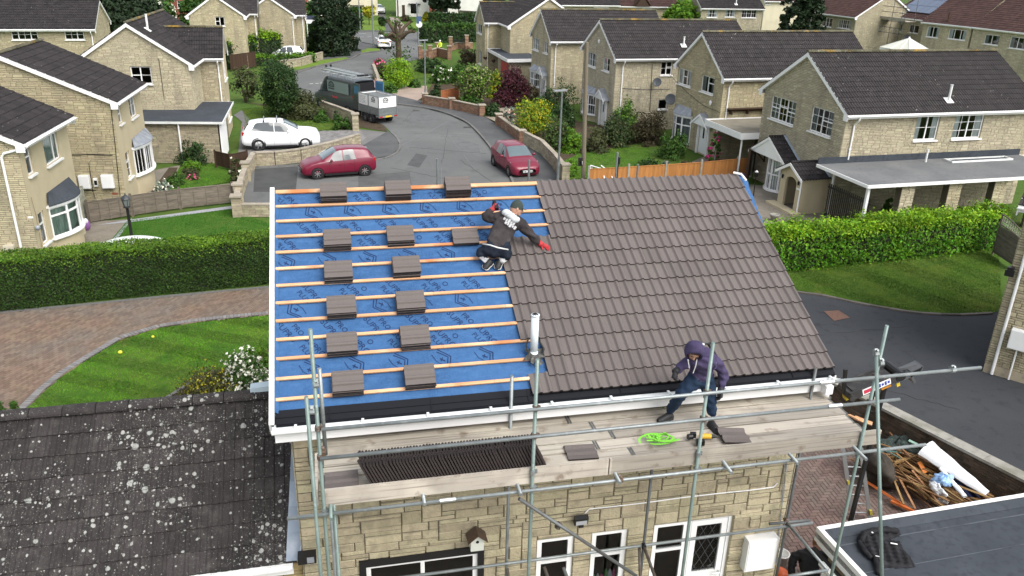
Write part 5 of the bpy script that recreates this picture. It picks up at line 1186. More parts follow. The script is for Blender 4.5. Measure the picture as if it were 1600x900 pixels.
# ------------------------------------------------------------------ flat roofed outbuilding (lower right)
OB=empty('flat_roofed_outbuilding',(11.5,-4.9,0),0,'outbuilding at lower right with dark felt roof and white edge trim','outbuilding');OO=V((11.5,-4.9,0))
c0,c1=at(1276,823,2.4),at(1640,764,2.4);dx_=(c1-c0).normalized();dy_=V((dx_.y,-dx_.x,0));e2=at(1352,905,2.4)
dyy=V((e2.x-c0.x,e2.y-c0.y,0)).normalized()
c0.z=c1.z=e2.z=0;dx_.z=0;dx_.normalize()
Q=[c0,c0+dx_*6.5,c0+dx_*6.5+dyy*4.2,c0+dyy*4.2]
ob=MB();ob.prism([tuple((q-OO).xy)for q in Q],2.20,2.30,0,.5)
# upstand just inside the trim
def edge(mb,a,b,inn,w,z0,z1,mi=0):mb.slab([V((*(a-OO).xy,z0)),V((*(b-OO).xy,z0)),V((*(b+inn*w-OO).xy,z0)),V((*(a+inn*w-OO).xy,z0))],Z3*(z1-z0),mi,.5)
oo_=ob.build('roof',FELT,OB)
tr_=MB();edge(tr_,Q[0]-dx_*.0,Q[1],dyy,.085,2.12,2.40);edge(tr_,Q[0]+dyy*.086,Q[3],dx_,.085,2.10,2.395);tr_.build('edge_trim',UPVC,OB)
fi=MB()
a,b=Q[0]+dyy*.087+dx_*.087,Q[1]+dyy*.087;fi.slab([V((*(a-OO).xy,2.385)),V((*(b-OO).xy,2.385)),V((*(b+dyy*.16-OO).xy,2.304)),V((*(a+dyy*.16-OO).xy,2.304))],Z3*.004)
fi.obox((a+b)/2-OO+dyy*.34+Z3*2.304,(b-a)/2,dyy*.012,Z3*.003,1);
fi.obox((a+b)/2-OO+dyy*1.02+Z3*2.3035,(b-a)/2,dyy*.008,Z3*.002,1)
fi.build('felt_lap',[FELT,pmat('felt_seam',(.072,.082,.095),.8,0,[(3,(.04,.046,.055),.45,.6)])],oo_)
wl=MB();W0=[Q[0]+dx_*.25+dyy*.15,Q[1]+dyy*.15,Q[2],Q[3]+dx_*.25];wl.prism([tuple((q-OO).xy)for q in W0],0,2.19,0);wl.build('wall',STONE_DARK,OB)
gu=MB();a,b=Q[0]-dx_*.10+dyy*.45,Q[3]-dx_*.10;gu.slab([V((*(a-OO).xy,1.98)),V((*(b-OO).xy,1.98)),V((*(b-dx_*.09-OO).xy,1.98)),V((*(a-dx_*.09-OO).xy,1.98))],Z3*.06);a2,b2=Q[0]+dx_*.0-dx_*.02+dyy*.1,Q[3]-dx_*.02;gu.slab([V((*(a2-OO).xy,2.0)),V((*(b2-OO).xy,2.0)),V((*(b2-dx_*.07-OO).xy,2.0)),V((*(a2-dx_*.07-OO).xy,2.0))],Z3*.05,1);gu.build('gutter',[UPVC_DIRTY,BLACK],OB)
dp_=MB();a=Q[0]+dyy*.55-dx_*.12;dp_.slab([V((*(a-OO).xy,0)),V((*(a+dyy*.35-OO).xy,0)),V((*(a+dyy*.35-dx_*.06-OO).xy,0)),V((*(a-dx_*.06-OO).xy,0))],Z3*1.95);dp_.build('door_frame',UPVC_DIRTY,OB)

# ------------------------------------------------------------------ ground, road, pavements, lawns, paving
def sheet(name,pts,z,mat,kind='structure',label=None,px=True,parent=None):
 P=poly_at(pts)if px else[V(p)for p in pts]
 bm=bmesh.new();vs=[bm.verts.new((p[0],p[1],z))for p in P];f=bm.faces.new(vs);f.normal_update()
 if f.normal.z<0:f.normal_flip()
 bmesh.ops.triangulate(bm,faces=[f]);me=bpy.data.meshes.new(name);bm.to_mesh(me);bm.free();me.materials.append(mat)
 o_=bpy.data.objects.new(name,me);COL.objects.link(o_);o_['kind']=kind
 if label:tag(o_,*label)
 return o_
TARMAC=pmat('worn_road_tarmac',(.118,.122,.120),.95,0,[(.22,(.150,.154,.150),.42,.62),(.9,(.092,.095,.094),.55,.75),(6,(.135,.138,.135),.5,.7),(90,(.085,.088,.086),.5,.7)],[(160,.4,.006)],spec=.25)
PAVE=pmat('dark_pavement_tarmac',(.078,.080,.082),.95,0,[(.5,(.098,.10,.10),.42,.62),(4,(.062,.064,.066),.55,.75),(90,(.11,.11,.11),.55,.75)],[(160,.4,.006)],spec=.25)
DRIVE=pmat('new_drive_tarmac',(.042,.045,.050),.9,0,[(.5,(.046,.049,.054),.42,.62),(3,(.028,.030,.034),.55,.75),(60,(.062,.066,.07),.58,.72),(.25,(.055,.058,.062),.5,.7),(22,(.05,.053,.058),.5,.7)],[(180,.5,.006)],spec=.2)
SOIL=pmat('garden_soil',(.075,.055,.038),.95,0,[(2,(.05,.04,.028),.4,.7),(12,(.10,.08,.05),.5,.7)],[(20,.6,.03)],spec=.1)
GRASSB=pmat('ground_grass',(.062,.120,.020),.95,0,[(.35,(.085,.125,.026),.42,.65),(2.2,(.045,.09,.016),.45,.7),(40,(.09,.14,.034),.5,.75)],[(90,.6,.02)],spec=.1)
BLADE=pmat('grass_blade',(.085,.225,.013),.8,.22,[(.45,(.125,.23,.020),.44,.62),(1.3,(.045,.145,.012),.48,.68),(.75,(.20,.19,.055),.66,.76)],hue=.012,spec=.2,coord='Object')
BLADE2=pmat('mown_grass_blade',(.085,.165,.014),.8,.22,[(.4,(.14,.20,.026),.44,.6),(1.3,(.055,.125,.012),.48,.7),(.8,(.20,.19,.05),.60,.74)],hue=.012,spec=.2)
TURF=pmat('new_turf_blade',(.035,.150,.012),.8,.18,[(.8,(.05,.17,.014),.45,.65)],hue=.01,spec=.2)
PAVER=pmat('block_paver',(.168,.118,.085),.9,.20,[(.45,(.145,.125,.105),.42,.62),(3,(.125,.09,.075),.55,.75),(40,(.20,.15,.12),.5,.75)],[(60,.3,.006)],hue=.012,spec=.2)
PAVER_G=pmat('grey_block_paver',(.20,.195,.19),.9,.18,[(1,(.16,.155,.15),.45,.7)],[(60,.3,.006)],spec=.2)
PAVER_J=pmat('paver_joint',(.085,.07,.058),.95,0,[(8,(.06,.055,.04),.4,.7)],spec=.1)
PATIO=pmat('herringbone_paver',(.17,.115,.10),.9,.18,[(.7,(.15,.115,.10),.42,.62),(4,(.13,.09,.08),.55,.75),(.5,(.175,.16,.145),.60,.75)],[(60,.3,.006)],hue=.014,spec=.25)
SLABS=pmat('garden_slabs',(.215,.19,.155),.9,0,[(1.2,(.16,.145,.115),.42,.65),(8,(.26,.235,.195),.52,.75)],[(40,.3,.01)],spec=.2)
sheet('unseen_rear_slabs',[(-12,-5.4),(30,-5.4),(60,-39),(-60,-39)],.0,SLABS,px=False)  # unseen slabs at the rear, added to tone the window reflections
gnd=MB();gnd.add([(-160,-40,-.02),(220,-40,-.02),(220,420,-.02),(-160,420,-.02)],[(0,1,2,3)]);g_=gnd.build('ground',GRASSB);g_['kind']='structure'
ROADPX=[(380,330),(380,262),(470,258),(540,254),(584,250),(612,244),(625,232),(622,218),(612,208),(600,196),(560,178),(490,160),(458,150),(440,138),(452,118),(500,103),(548,93),(566,84),(598,80),(591,72),(566,67),(545,66),(480,62),(480,50),(560,49),(700,51),(720,63),(672,65),(657,68),(656,92),(612,101),(588,112),(577,126),(578,140),(600,158),(622,164),(662,169),(700,179),(732,194),(760,223),(776,246),(797,276),(815,330)]
sheet('road',ROADPX,.0,TARMAC)
# pavement along the right kerb
sheet('pavement',[(577,126),(578,140),(600,158),(622,164),(662,169),(700,179),(732,194),(760,223),(776,246),(797,276),(815,330),(905,330),(872,278),(846,240),(800,212),(757,184),(665,163),(652,157),(598,146),(580,120)],.10,PAVE)
sheet('driveway',[(600,146),(652,159),(668,150),(667,136),(640,136)],.105,pmat('pinkish_drive',(.33,.255,.205),.9,0,[(1,(.27,.21,.17),.4,.7)]))
sheet('driveway',[(755,183),(790,200),(800,170),(770,165)],.106,pmat('gravel_path',(.28,.24,.18),.95,0,[(30,(.2,.17,.13),.4,.7)]))
def kerb(pts,name='kerb',w=.13,z=.115,px=True,mat=None):
 P=[V((*p,0))for p in(poly_at(pts)if px else pts)]
 # resample smoothly into kerb stones
 q=[]
 for i in range(len(P)-1):
  p0=P[max(i-1,0)];p1=P[i];p2=P[i+1];p3=P[min(i+2,len(P)-1)];k=max(2,int((p2-p1).length/.9))
  for j in range(k):
   t=j/k;q.append(.5*((2*p1)+(p2-p0)*t+(2*p0-5*p1+4*p2-p3)*t*t+(3*p1-p0-3*p2+p3)*t**3))
 q.append(P[-1]);mb=MB()
 for a,b in zip(q[:-1],q[1:]):
  d=b-a;L=d.length
  if L<.02:continue
  d/=L;n=V((-d.y,d.x,0));mb.obox((a+b)/2+Z3*(z/2),d*(L/2-.004),n*w/2,Z3*z/2)
 o_=mb.build(name,mat or KERB);o_['kind']='structure';return o_
kerb([(578,128),(579,141),(600,158),(622,164),(662,169),(700,179),(732,194),(760,223),(776,246),(797,276),(815,330)])
kerb([(380,263),(470,258.5),(540,254.5),(584,250.5),(612,244),(625,232),(622,218),(612,208)],z=.06)
kerb([(598,80),(591,72),(566,67)]);kerb([(548,93),(566,84),(598,80)]);kerb([(452,118),(500,103),(548,93)])
sheet('pavement',[(380,262.3),(470,257.5),(540,253.5),(584,249.5),(611,243.5),(624,232),(621,219),(611,209),(606,206),(566,229),(545,235),(470,256),(400,262)],.055,PAVE)
sheet('pavement',[(452,118),(500,103),(548,93),(566,84),(561,78),(480,96),(440,108)],.03,PAVE)
sheet('pavement',[(561,78),(540,82),(530,70),(560,58),(568,67),(591,72),(598,80),(566,84)],.028,PAVE)
GV=pmat('verge_grass',(.13,.20,.035),.95,0,[(1.5,(.09,.155,.025),.42,.65),(15,(.17,.24,.05),.5,.75)],[(60,.6,.02)],spec=.1)
sheet('grass_verge',[(452,113),(500,102),(545,92),(540,90),(505,94),(455,106)],.05,GV);sheet('grass_verge',[(566,84),(594,79.5),(592,76),(575,76),(564,80)],.06,GV);sheet('grass_verge',[(553,48.5),(604,49),(604,40),(600,32),(558,32)],.02,GV);sheet('grass_verge',[(643,46),(663,46),(660,30),(640,31)],.02,GV)
sheet('pavement',[(548,49.3),(650,49.3),(650,47.5),(548,47.5)],.025,PAVE);sheet('driveway',[(604,48),(614,48),(600,21),(590,21)],.026,PAVE);sheet('driveway',[(624,48),(640,48),(622,29),(606,26)],.026,pmat('pink_gravel',(.28,.23,.20),.95,0,[(5,(.22,.18,.16),.4,.7)]))
mk=MB()
for a,b in(((484,131.0),(489,130.6)),((493,130.3),(498,130.0)),((500,129.8),(504,129.5)),((586,58),(593,62)),((574,57.5),(580,57.3)),((562,57.8),(569,57.6)),((560,52.5),(572,52.3)),((592,53.5),(600,56))):
 p,q=at(*a,.008),at(*b,.008);mk.beam(p,q,.12,.004)
o_=mk.build('road_marking',pmat('road_paint',(.62,.62,.58),.8,.1));o_['kind']='structure'
# patches and seams on the turning head
pt=MB()
for a,b,w_ in(((690,262),(690,300),.03),((640,205),(770,214),.04),((626,228),(700,190),.05),((740,262),(700,210),.03)):pt.beam(at(*a,.004),at(*b,.004),w_,.003)
o_=pt.build('road_seam',pmat('tar_seam',(.13,.133,.135),.8,0));o_['kind']='structure'
# darker repairs, stains and cracks of the old road
for pts,c in(([(396,300),(398,264),(466,260),(462,300)],.075),([(640,175),(668,176),(690,190),(640,196)],.135),([(650,240),(668,243),(655,262),(636,258)],.088),([(715,215),(748,226),(752,246),(720,240)],.14),([(560,275),(640,268),(645,300),(560,300)],.10),([(600,120),(640,112),(636,104),(600,110)],.13)):
 sheet('road_patch',pts,.005+random.uniform(0,.002),pmat('road_patch',(c,c*1.02,c*1.01),.95,0,[(1.5,(c*.8,c*.82,c*.81),.42,.65),(90,(c*.7,c*.7,c*.7),.5,.7)],[(160,.4,.006)],spec=.2))
ck=MB()
for a,b in(((690,255),(700,200)),((640,230),(760,240)),((610,262),(700,280)),((560,140),(560,112)),((720,250),(790,300)),((630,190),(650,168)),((1300,520),(1420,510)),((1350,600),(1500,640))):
 p,q=at(*a,.009),at(*b,.009);n_=14;prev=p;d=q-p;sd_=V((-d.y,d.x,0)).normalized()
 for i in range(1,n_+1):
  c_=p.lerp(q,i/n_)+sd_*random.uniform(-.07,.07)*(i<n_);ck.beam(prev,c_,random.uniform(.012,.028),.003);prev=c_
o_=ck.build('road_crack',pmat('crack_fill',(.045,.046,.046),.9));o_['kind']='structure'
for px,py in((735,197),(655,171)):
 q=at(px-5,py+2,.0);mb=MB();mb.box((q.x-.25,q.y-.2,.008),(q.x+.25,q.y+.2,.016));[mb.box((q.x-.2+k*.08,q.y-.16,.0165),(q.x-.17+k*.08,q.y+.16,.018),1)for k in range(6)];o_=mb.build('drain_cover',[pmat('drain_iron',(.07,.065,.06),.7),DARK]);tag(o_,'iron drain grating by the right kerb %s'%('nearer the camera' if px>700 else 'beside the slim lamp column'),'drain cover')
# manholes
ir=pmat('cast_iron_cover',(.10,.085,.075),.7,.1,[(30,(.06,.055,.05),.45,.7)])
mh=MB();mh.prism([tuple(p)for p in poly_at([(1287,487),(1310,485.5),(1328,497),(1303,502)])],.012,.018);tag(mh.build('manhole_cover',pmat('rusty_cover',(.15,.075,.05),.85,.1,[(12,(.10,.06,.045),.4,.7)],[(60,.4,.01)])),'rust brown manhole cover set in the dark tarmac drive','manhole cover')
mh=MB();c_=at(551,223,.0);mh.prism([(c_.x-.45,c_.y-.3),(c_.x+.45,c_.y-.3),(c_.x+.45,c_.y+.3),(c_.x-.45,c_.y+.3)],.07,.10);tag(mh.build('manhole_cover',ir),'dark manhole cover on the grey block drive behind the red car','manhole cover')
# right drive
RL=[(1215,415),(1560,388),(1566,484),(1548,490),(1500,492),(1440,490),(1390,483),(1330,472),(1285,462),(1245,457),(1215,440)]
sheet('tarmac_drive',[(1180,440),(1245,457),(1285,462),(1330,472),(1390,483),(1440,490),(1500,492),(1548,490),(1562,484),(1535,580),(1620,602),(1640,760),(1600,745),(1380,632),(1280,590),(1150,560)],.0,DRIVE)
kerb([(1225,450),(1245,457),(1285,462),(1330,472),(1390,483),(1440,490),(1500,492.5),(1550,490)],'brick_edging',.12,.05,True,pmat('brick_edge',(.12,.105,.09),.9,.3))
# left drive, block paved, real blocks
def in_poly(x,y,P):
 c=False;n=len(P);j=n-1
 for i in range(n):
  if(P[i][1]>y)!=(P[j][1]>y)and x<(P[j][0]-P[i][0])*(y-P[i][1])/(P[j][1]-P[i][1])+P[i][0]:c=not c
  j=i
 return c
def pavers(name,P,z,mat,ang=0.0,herring=False,joint=PAVER_J,bw=.2,bh=.1):
 P=[tuple(p)for p in P];c,s=math.cos(ang),math.sin(ang);Q=[(x*c+y*s,-x*s+y*c)for x,y in P]
 x0,x1=min(q[0]for q in Q),max(q[0]for q in Q);y0,y1=min(q[1]for q in Q),max(q[1]for q in Q)
 mb=MB();j=.004
 def blk(a,b,w_,h_):
  cx,cy=a+w_/2,b+h_/2
  if not in_poly(cx,cy,Q):return
  dz=random.uniform(-.0015,.0015);t=random.uniform(-.002,.002);v=random.random();e=.007
  lo=[(a+j,b+j),(a+w_-j,b+j),(a+w_-j,b+h_-j),(a+j,b+h_-j)];hi=[(a+j+e,b+j+e),(a+w_-j-e,b+j+e),(a+w_-j-e,b+h_-j-e),(a+j+e,b+h_-j-e)]
  W=lambda p,zz:(p[0]*c-p[1]*s,p[0]*s+p[1]*c,zz)
  mb.add([W(p,z-.008)for p in lo]+[W(p,z+dz+(t if k<2 else-t))for k,p in enumerate(hi)],[(4,5,6,7),(0,1,5,4),(1,2,6,5),(2,3,7,6),(3,0,4,7)],0,v)
 if herring:
  u=bh;ny=int((y1-y0)/u)+6;nx=int((x1-x0)/u)+6
  for r in range(-4,ny):
   for k in range(-4,nx):
    m_=(k-r)%4
    if m_==0:blk(x0+k*u,y0+r*u,2*u,u)
    elif m_==3:blk(x0+k*u,y0+r*u,u,2*u)
 else:
  r=0;y=y0
  while y<y1:
   x=x0-(bw/2 if r%2 else 0)
   while x<x1:blk(x,y,bw,bh);x+=bw
   y+=bh;r+=1
 o_=mb.build(name,mat);o_['kind']='structure'
 return o_
DL=[(0,489),(120,478),(250,465),(420,449),(455,446),(455,489),(420,492),(365,497),(310,503),(250,512),(190,530),(140,560),(100,585),(70,610),(40,640),(20,675),(-60,700),(-60,495)]
DLw=poly_at(DL);sheet('drive_bedding',DL,.0,PAVER_J);pavers('block_drive',DLw,.012,PAVER,math.radians(62))
ed=MB();E_=[V((*p,0))for p in poly_at([(460,488),(420,491.5),(365,496.5),(310,502.5),(250,511.5),(190,529.5),(140,559.5),(100,584.5),(70,609.5),(40,639.5),(20,674.5)])]
q=[]
for i in range(len(E_)-1):
 k=max(1,int((E_[i+1]-E_[i]).length/.105))
 for j in range(k):q.append((E_[i].lerp(E_[i+1],(j+.5)/k),(E_[i+1]-E_[i]).normalized()))
for p,d in q:n_=V((-d.y,d.x,0));ed.obox(p+Z3*.02-n_*.11,d*.047,n_*.1,Z3*.012)
o_=ed.build('drive_edging',PAVER_G);o_['kind']='structure'
sheet('kerb_strip',[(0,486.5),(120,475.5),(250,462.5),(420,447),(420,450),(250,466),(120,479),(0,490)],.016,KERB)
# patio with herringbone blocks and the block drive by the white car
PT=[(7.9,4.6),(13.6,4.6),(15.9,-1.9),(16.4,-3.4),(7.9,-5.2)]
sheet('patio_bedding',PT,.0,PAVER_J,px=False);pavers('patio',PT,.012,PATIO,math.radians(-4),True)
sheet('grey_block_drive',[(372,240),(378,190),(365,180),(378,172),(420,222),(500,206),(560,202),(606,207),(612,222),(600,238),(566,236),(545,235),(470,250),(400,252)],.01,PAVER_G)
SV=poly_at([(400,245),(470,240),(545,228),(572,218),(562,203),(500,205),(430,224),(385,226)]);pavers('grey_block_paving',SV,.022,PAVER_G,math.radians(20),bw=.24,bh=.16)
# lawns of real blades
def lawn(name,pts,dens,mat,h=.045,px=True,stripes=None,label=None,base=GRASSB,z=.012):
 P=poly_at(pts)if px else pts;P=[tuple(p)for p in P]
 xs=[p[0]for p in P];ys=[p[1]for p in P];A=(max(xs)-min(xs))*(max(ys)-min(ys));h*=.62;dens*=1.6;n=int(A*dens)
 X=RNG.uniform(min(xs),max(xs),n);Y=RNG.uniform(min(ys),max(ys),n)
 ins=np.zeros(n,bool);j=len(P)-1
 for i in range(len(P)):
  c_=(P[i][1]>Y)!=(P[j][1]>Y)
  with np.errstate(divide='ignore',invalid='ignore'):t=(P[j][0]-P[i][0])*(Y-P[i][1])/(P[j][1]-P[i][1]+1e-12)+P[i][0]
  ins^=c_&(X<t);j=i
 X,Y=X[ins],Y[ins];n=len(X);a=RNG.uniform(0,2*PI,n);w_=RNG.uniform(.008,.016,n);hh=h*RNG.uniform(.6,1.3,n)*(1+.25*np.sin(X*2.1)*np.sin(Y*1.7));lx,ly=RNG.normal(0,.4,n)*hh,RNG.normal(0,.4,n)*hh
 if stripes:sx=np.sign(np.sin((X*stripes[0]+Y*stripes[1])*stripes[2]));lx+=sx*hh*stripes[0]*.5;ly+=sx*hh*stripes[1]*.5
 v=np.zeros((n,3,3));v[:,0]=np.c_[X-w_*np.cos(a),Y-w_*np.sin(a),np.full(n,z)];v[:,1]=np.c_[X+w_*np.cos(a),Y+w_*np.sin(a),np.full(n,z)];v[:,2]=np.c_[X+lx,Y+ly,z+hh]
 o_=np_mesh(name,v.reshape(-1,3),np.arange(n*3).reshape(-1,3),mat);o_['kind']='stuff'
 if label:tag(o_,*label)
 sheet('lawn_ground',P,.008,base,px=False)
 return o_
NL=[(420,493.5),(365,498.5),(310,504.5),(250,513.5),(190,531.5),(140,561.5),(100,586.5),(70,611.5),(40,641.5),(36,700),(250,700),(262,625),(300,600),(355,573),(420,545),(470,530)]
lawn('lawn',NL,900,BLADE,.05,stripes=(.5,.86,5.2),label=('striped near lawn with browned patches beside the block drive','lawn'))
lawn('lawn',RL,800,BLADE2,.045,stripes=(.9,.3,3.2),label=('mown lawn in front of the bright green hedge by the tarmac drive','lawn'))
lawn('lawn',[(160,390),(200,345),(362,327),(425,352),(425,375),(300,385)],700,TURF,.04,label=('rich green new turf behind the long clipped hedge','lawn'))
lawn('lawn',[(262,300),(280,262),(310,256),(372,256),(378,280),(330,290)],500,BLADE,.045,label=('small lawn with a flower bed before the second left house','lawn'))
lawn('lawn',[(378,170),(420,166),(520,185),(545,200),(500,204),(425,196),(385,195)],300,BLADE2,.06,label=('lawn behind the white estate car','lawn'))
lawn('lawn',[(860,262),(905,240),(960,231),(1012,231),(1022,255),(975,275),(890,280)],350,BLADE,.05,label=('lawn behind the orange panel fence','lawn'))
lawn('lawn',[(640,125),(676,120),(672,110),(642,112)],200,BLADE2,.06,label=('small lawn beside the rounded golden bush','lawn'))
# beds, paths
sheet('soil_bed',[(250,630),(300,600),(355,574),(420,546),(470,530),(470,700),(240,700)],.016,SOIL)
sheet('timber_edge',[(250,628),(300,597),(335,581),(337,584),(302,600),(252,632)],.06,KERB)
sheet('garden_path',[(85,395),(140,346),(200,343),(165,388),(150,400)],.006,SLABS)
sheet('slate_strip',[(163,390),(200,345),(207,341),(172,390)],.012,pmat('grey_slate_chips',(.33,.34,.36),.9,0,[(30,(.22,.23,.25),.4,.7)],[(40,.5,.02)]))
sheet('slate_strip',[(150,352),(207,343),(362,322),(366,326),(209,347)],.013,bpy.data.materials['grey_slate_chips'])
sheet('garden_path',[(196,313),(240,266),(282,258),(262,300),(240,318)],.006,SLABS)
sheet('soil_bed',[(240,318),(262,300),(278,262),(264,262),(236,300)],.010,SOIL)
sheet('front_paving',[(1120,380),(1140,285),(1190,290),(1320,325),(1345,350),(1250,405),(1190,420)],.006,SLABS)
sheet('front_paving',[(1060,262),(1150,285),(1165,300),(1130,252),(1110,240)],.006,SLABS)
sheet('soil_bed',[(655,160),(757,183),(800,210),(846,238),(880,280),(900,280),(905,240),(960,231),(1040,215),(905,190),(820,150),(760,110),(680,125)],.003,SOIL)
sheet('soil_bed',[(440,165),(560,176),(600,196),(606,206),(545,196),(500,184),(430,168),(380,160)],.003,SOIL)
for i,(px,py,r_)in enumerate(((188,551,.055),(239,526,.04))):
 c_=at(px,py,.06);mb=MB();mb.ellipsoid((0,0,0),(r_*1.2,r_,r_),12,8);o_=mb.build('ball',pmat('yellow_plastic',(.75,.68,.05),.4),smooth=True);o_.location=(c_.x,c_.y,.02+r_)
 tag(o_,'larger yellow ball lying on the striped lawn' if i==0 else 'smaller yellow ball on the striped lawn near the block drive','ball')

# ------------------------------------------------------------------ vegetation
def leaf(name,c1,c2,hue=.02):return pmat(name,c1,.65,.45,[(1.6,c2,.42,.62)],hue=hue,spec=.3,transl=.22)
LF=dict(dark=leaf('dark_leaf',(.030,.068,.014),(.020,.050,.011)),mid=leaf('mid_leaf',(.055,.125,.016),(.038,.092,.014)),bright=leaf('bright_leaf',(.12,.25,.014),(.08,.185,.014)),gold=leaf('golden_leaf',(.40,.36,.016),(.24,.28,.016)),
lime=leaf('lime_leaf',(.21,.36,.012),(.13,.27,.012)),olive=leaf('olive_leaf',(.075,.085,.030),(.05,.062,.022)),red=leaf('dark_red_leaf',(.075,.016,.024),(.04,.012,.018)),brown=leaf('brown_leaf',(.075,.06,.03),(.05,.045,.02)),grey=leaf('silver_leaf',(.20,.24,.19),(.13,.17,.12)),
conifer=leaf('conifer_leaf',(.022,.042,.016),(.016,.032,.013)),hedge=leaf('clipped_hedge_leaf',(.030,.072,.008),(.024,.058,.007)),hedgetop=leaf('bright_hedge_leaf',(.115,.22,.014),(.08,.165,.012)),laurel=leaf('laurel_leaf',(.105,.26,.010),(.062,.175,.009)),
var=leaf('variegated_leaf',(.30,.33,.13),(.15,.22,.05)))
BLOOM=dict(white=pmat('white_blossom',(.75,.74,.62),.8,.12),pink=pmat('pink_blossom',(.55,.10,.20),.8,.25),magenta=pmat('magenta_blossom',(.42,.02,.14),.8,.25),peach=pmat('peach_blossom',(.75,.5,.4),.8,.2),yellow=pmat('yellow_blossom',(.65,.52,.03),.8,.2))
BARK=pmat('bark',(.10,.075,.052),.95,.1,[(8,(.06,.045,.032),.4,.7,4,(3,3,.6)),(3,(.10,.105,.06),.6,.75)],[(25,.8,.03)],spec=.1)
def leaves_mesh(name,pts,nrm,size,mats,parent,mi=None,asp=.55,var=None,jit=.7):
 n=len(pts);pts=np.asarray(pts);nrm=np.asarray(nrm)
 d=nrm+RNG.normal(0,jit,(n,3));d/=np.linalg.norm(d,axis=1,keepdims=True)+1e-9
 a=np.cross(d,RNG.normal(0,1,(n,3)));a/=np.linalg.norm(a,axis=1,keepdims=True)+1e-9;b=np.cross(d,a)
 s=size*RNG.uniform(.6,1.35,(n,1));L=a*s;W_=b*s*asp
 v=np.empty((n,4,3));v[:,0]=pts-L;v[:,1]=pts+W_-L*.1;v[:,2]=pts+L;v[:,3]=pts-W_-L*.1
 return np_mesh(name,v.reshape(-1,3),np.arange(n*4).reshape(-1,4),mats,parent,var=var,mi=mi)
def clump_cloud(n_cl,n_leaf,rad,cl_r,shape='ball',top=1.0):
 """leaf positions, normals and per-leaf tone gathered in clumps through a crown's volume"""
 P,Nn,T=[],[],[];ph_=RNG.uniform(0,6,4)
 for k in range(n_cl):
  while True:
   q=RNG.normal(0,1,3);q/=np.linalg.norm(q)
   r=RNG.uniform(.45,1.0)**.6
   if shape=='ball':c=q*r
   elif shape=='dome':c=q*r;c[2]=abs(c[2])*1.0-.05
   elif shape=='cone':
    h=RNG.uniform(0,1)**1.4;rr=(1-h)**.8;t=RNG.uniform(0,2*PI);k_=RNG.uniform(.5,1)**.5;c=np.array([math.cos(t)*rr*k_,math.sin(t)*rr*k_,h*2-1])
   elif shape=='column':
    h=RNG.uniform(-1,1);rr=min(1,1.25*(1-max(0,h)**3));t=RNG.uniform(0,2*PI);k_=RNG.uniform(.5,1)**.5;c=np.array([math.cos(t)*rr*k_*.9,math.sin(t)*rr*k_*.9,h])
   break
  tt=math.atan2(c[1],c[0]);c=c*(1+.16*math.sin(2*tt+ph_[0]+2*c[2])+.12*math.sin(5*tt+ph_[1]-4*c[2]))
  c=c*np.array(rad);m=int(n_leaf*RNG.uniform(.6,1.4));r_=cl_r*RNG.uniform(.65,1.3)
  d=RNG.normal(0,1,(m,3));d/=np.linalg.norm(d,axis=1,keepdims=True);rr=RNG.uniform(.2,1,(m,1))**.5
  p=c+d*rr*r_*np.array([1,1,.8]);P.append(p);nn=d*.5+np.array([0,0,.6])+q*.5;Nn.append(nn)
  T.append(np.clip(RNG.uniform(.15,.85)+RNG.normal(0,.16,m),0,1))
 return np.concatenate(P),np.concatenate(Nn),np.concatenate(T)
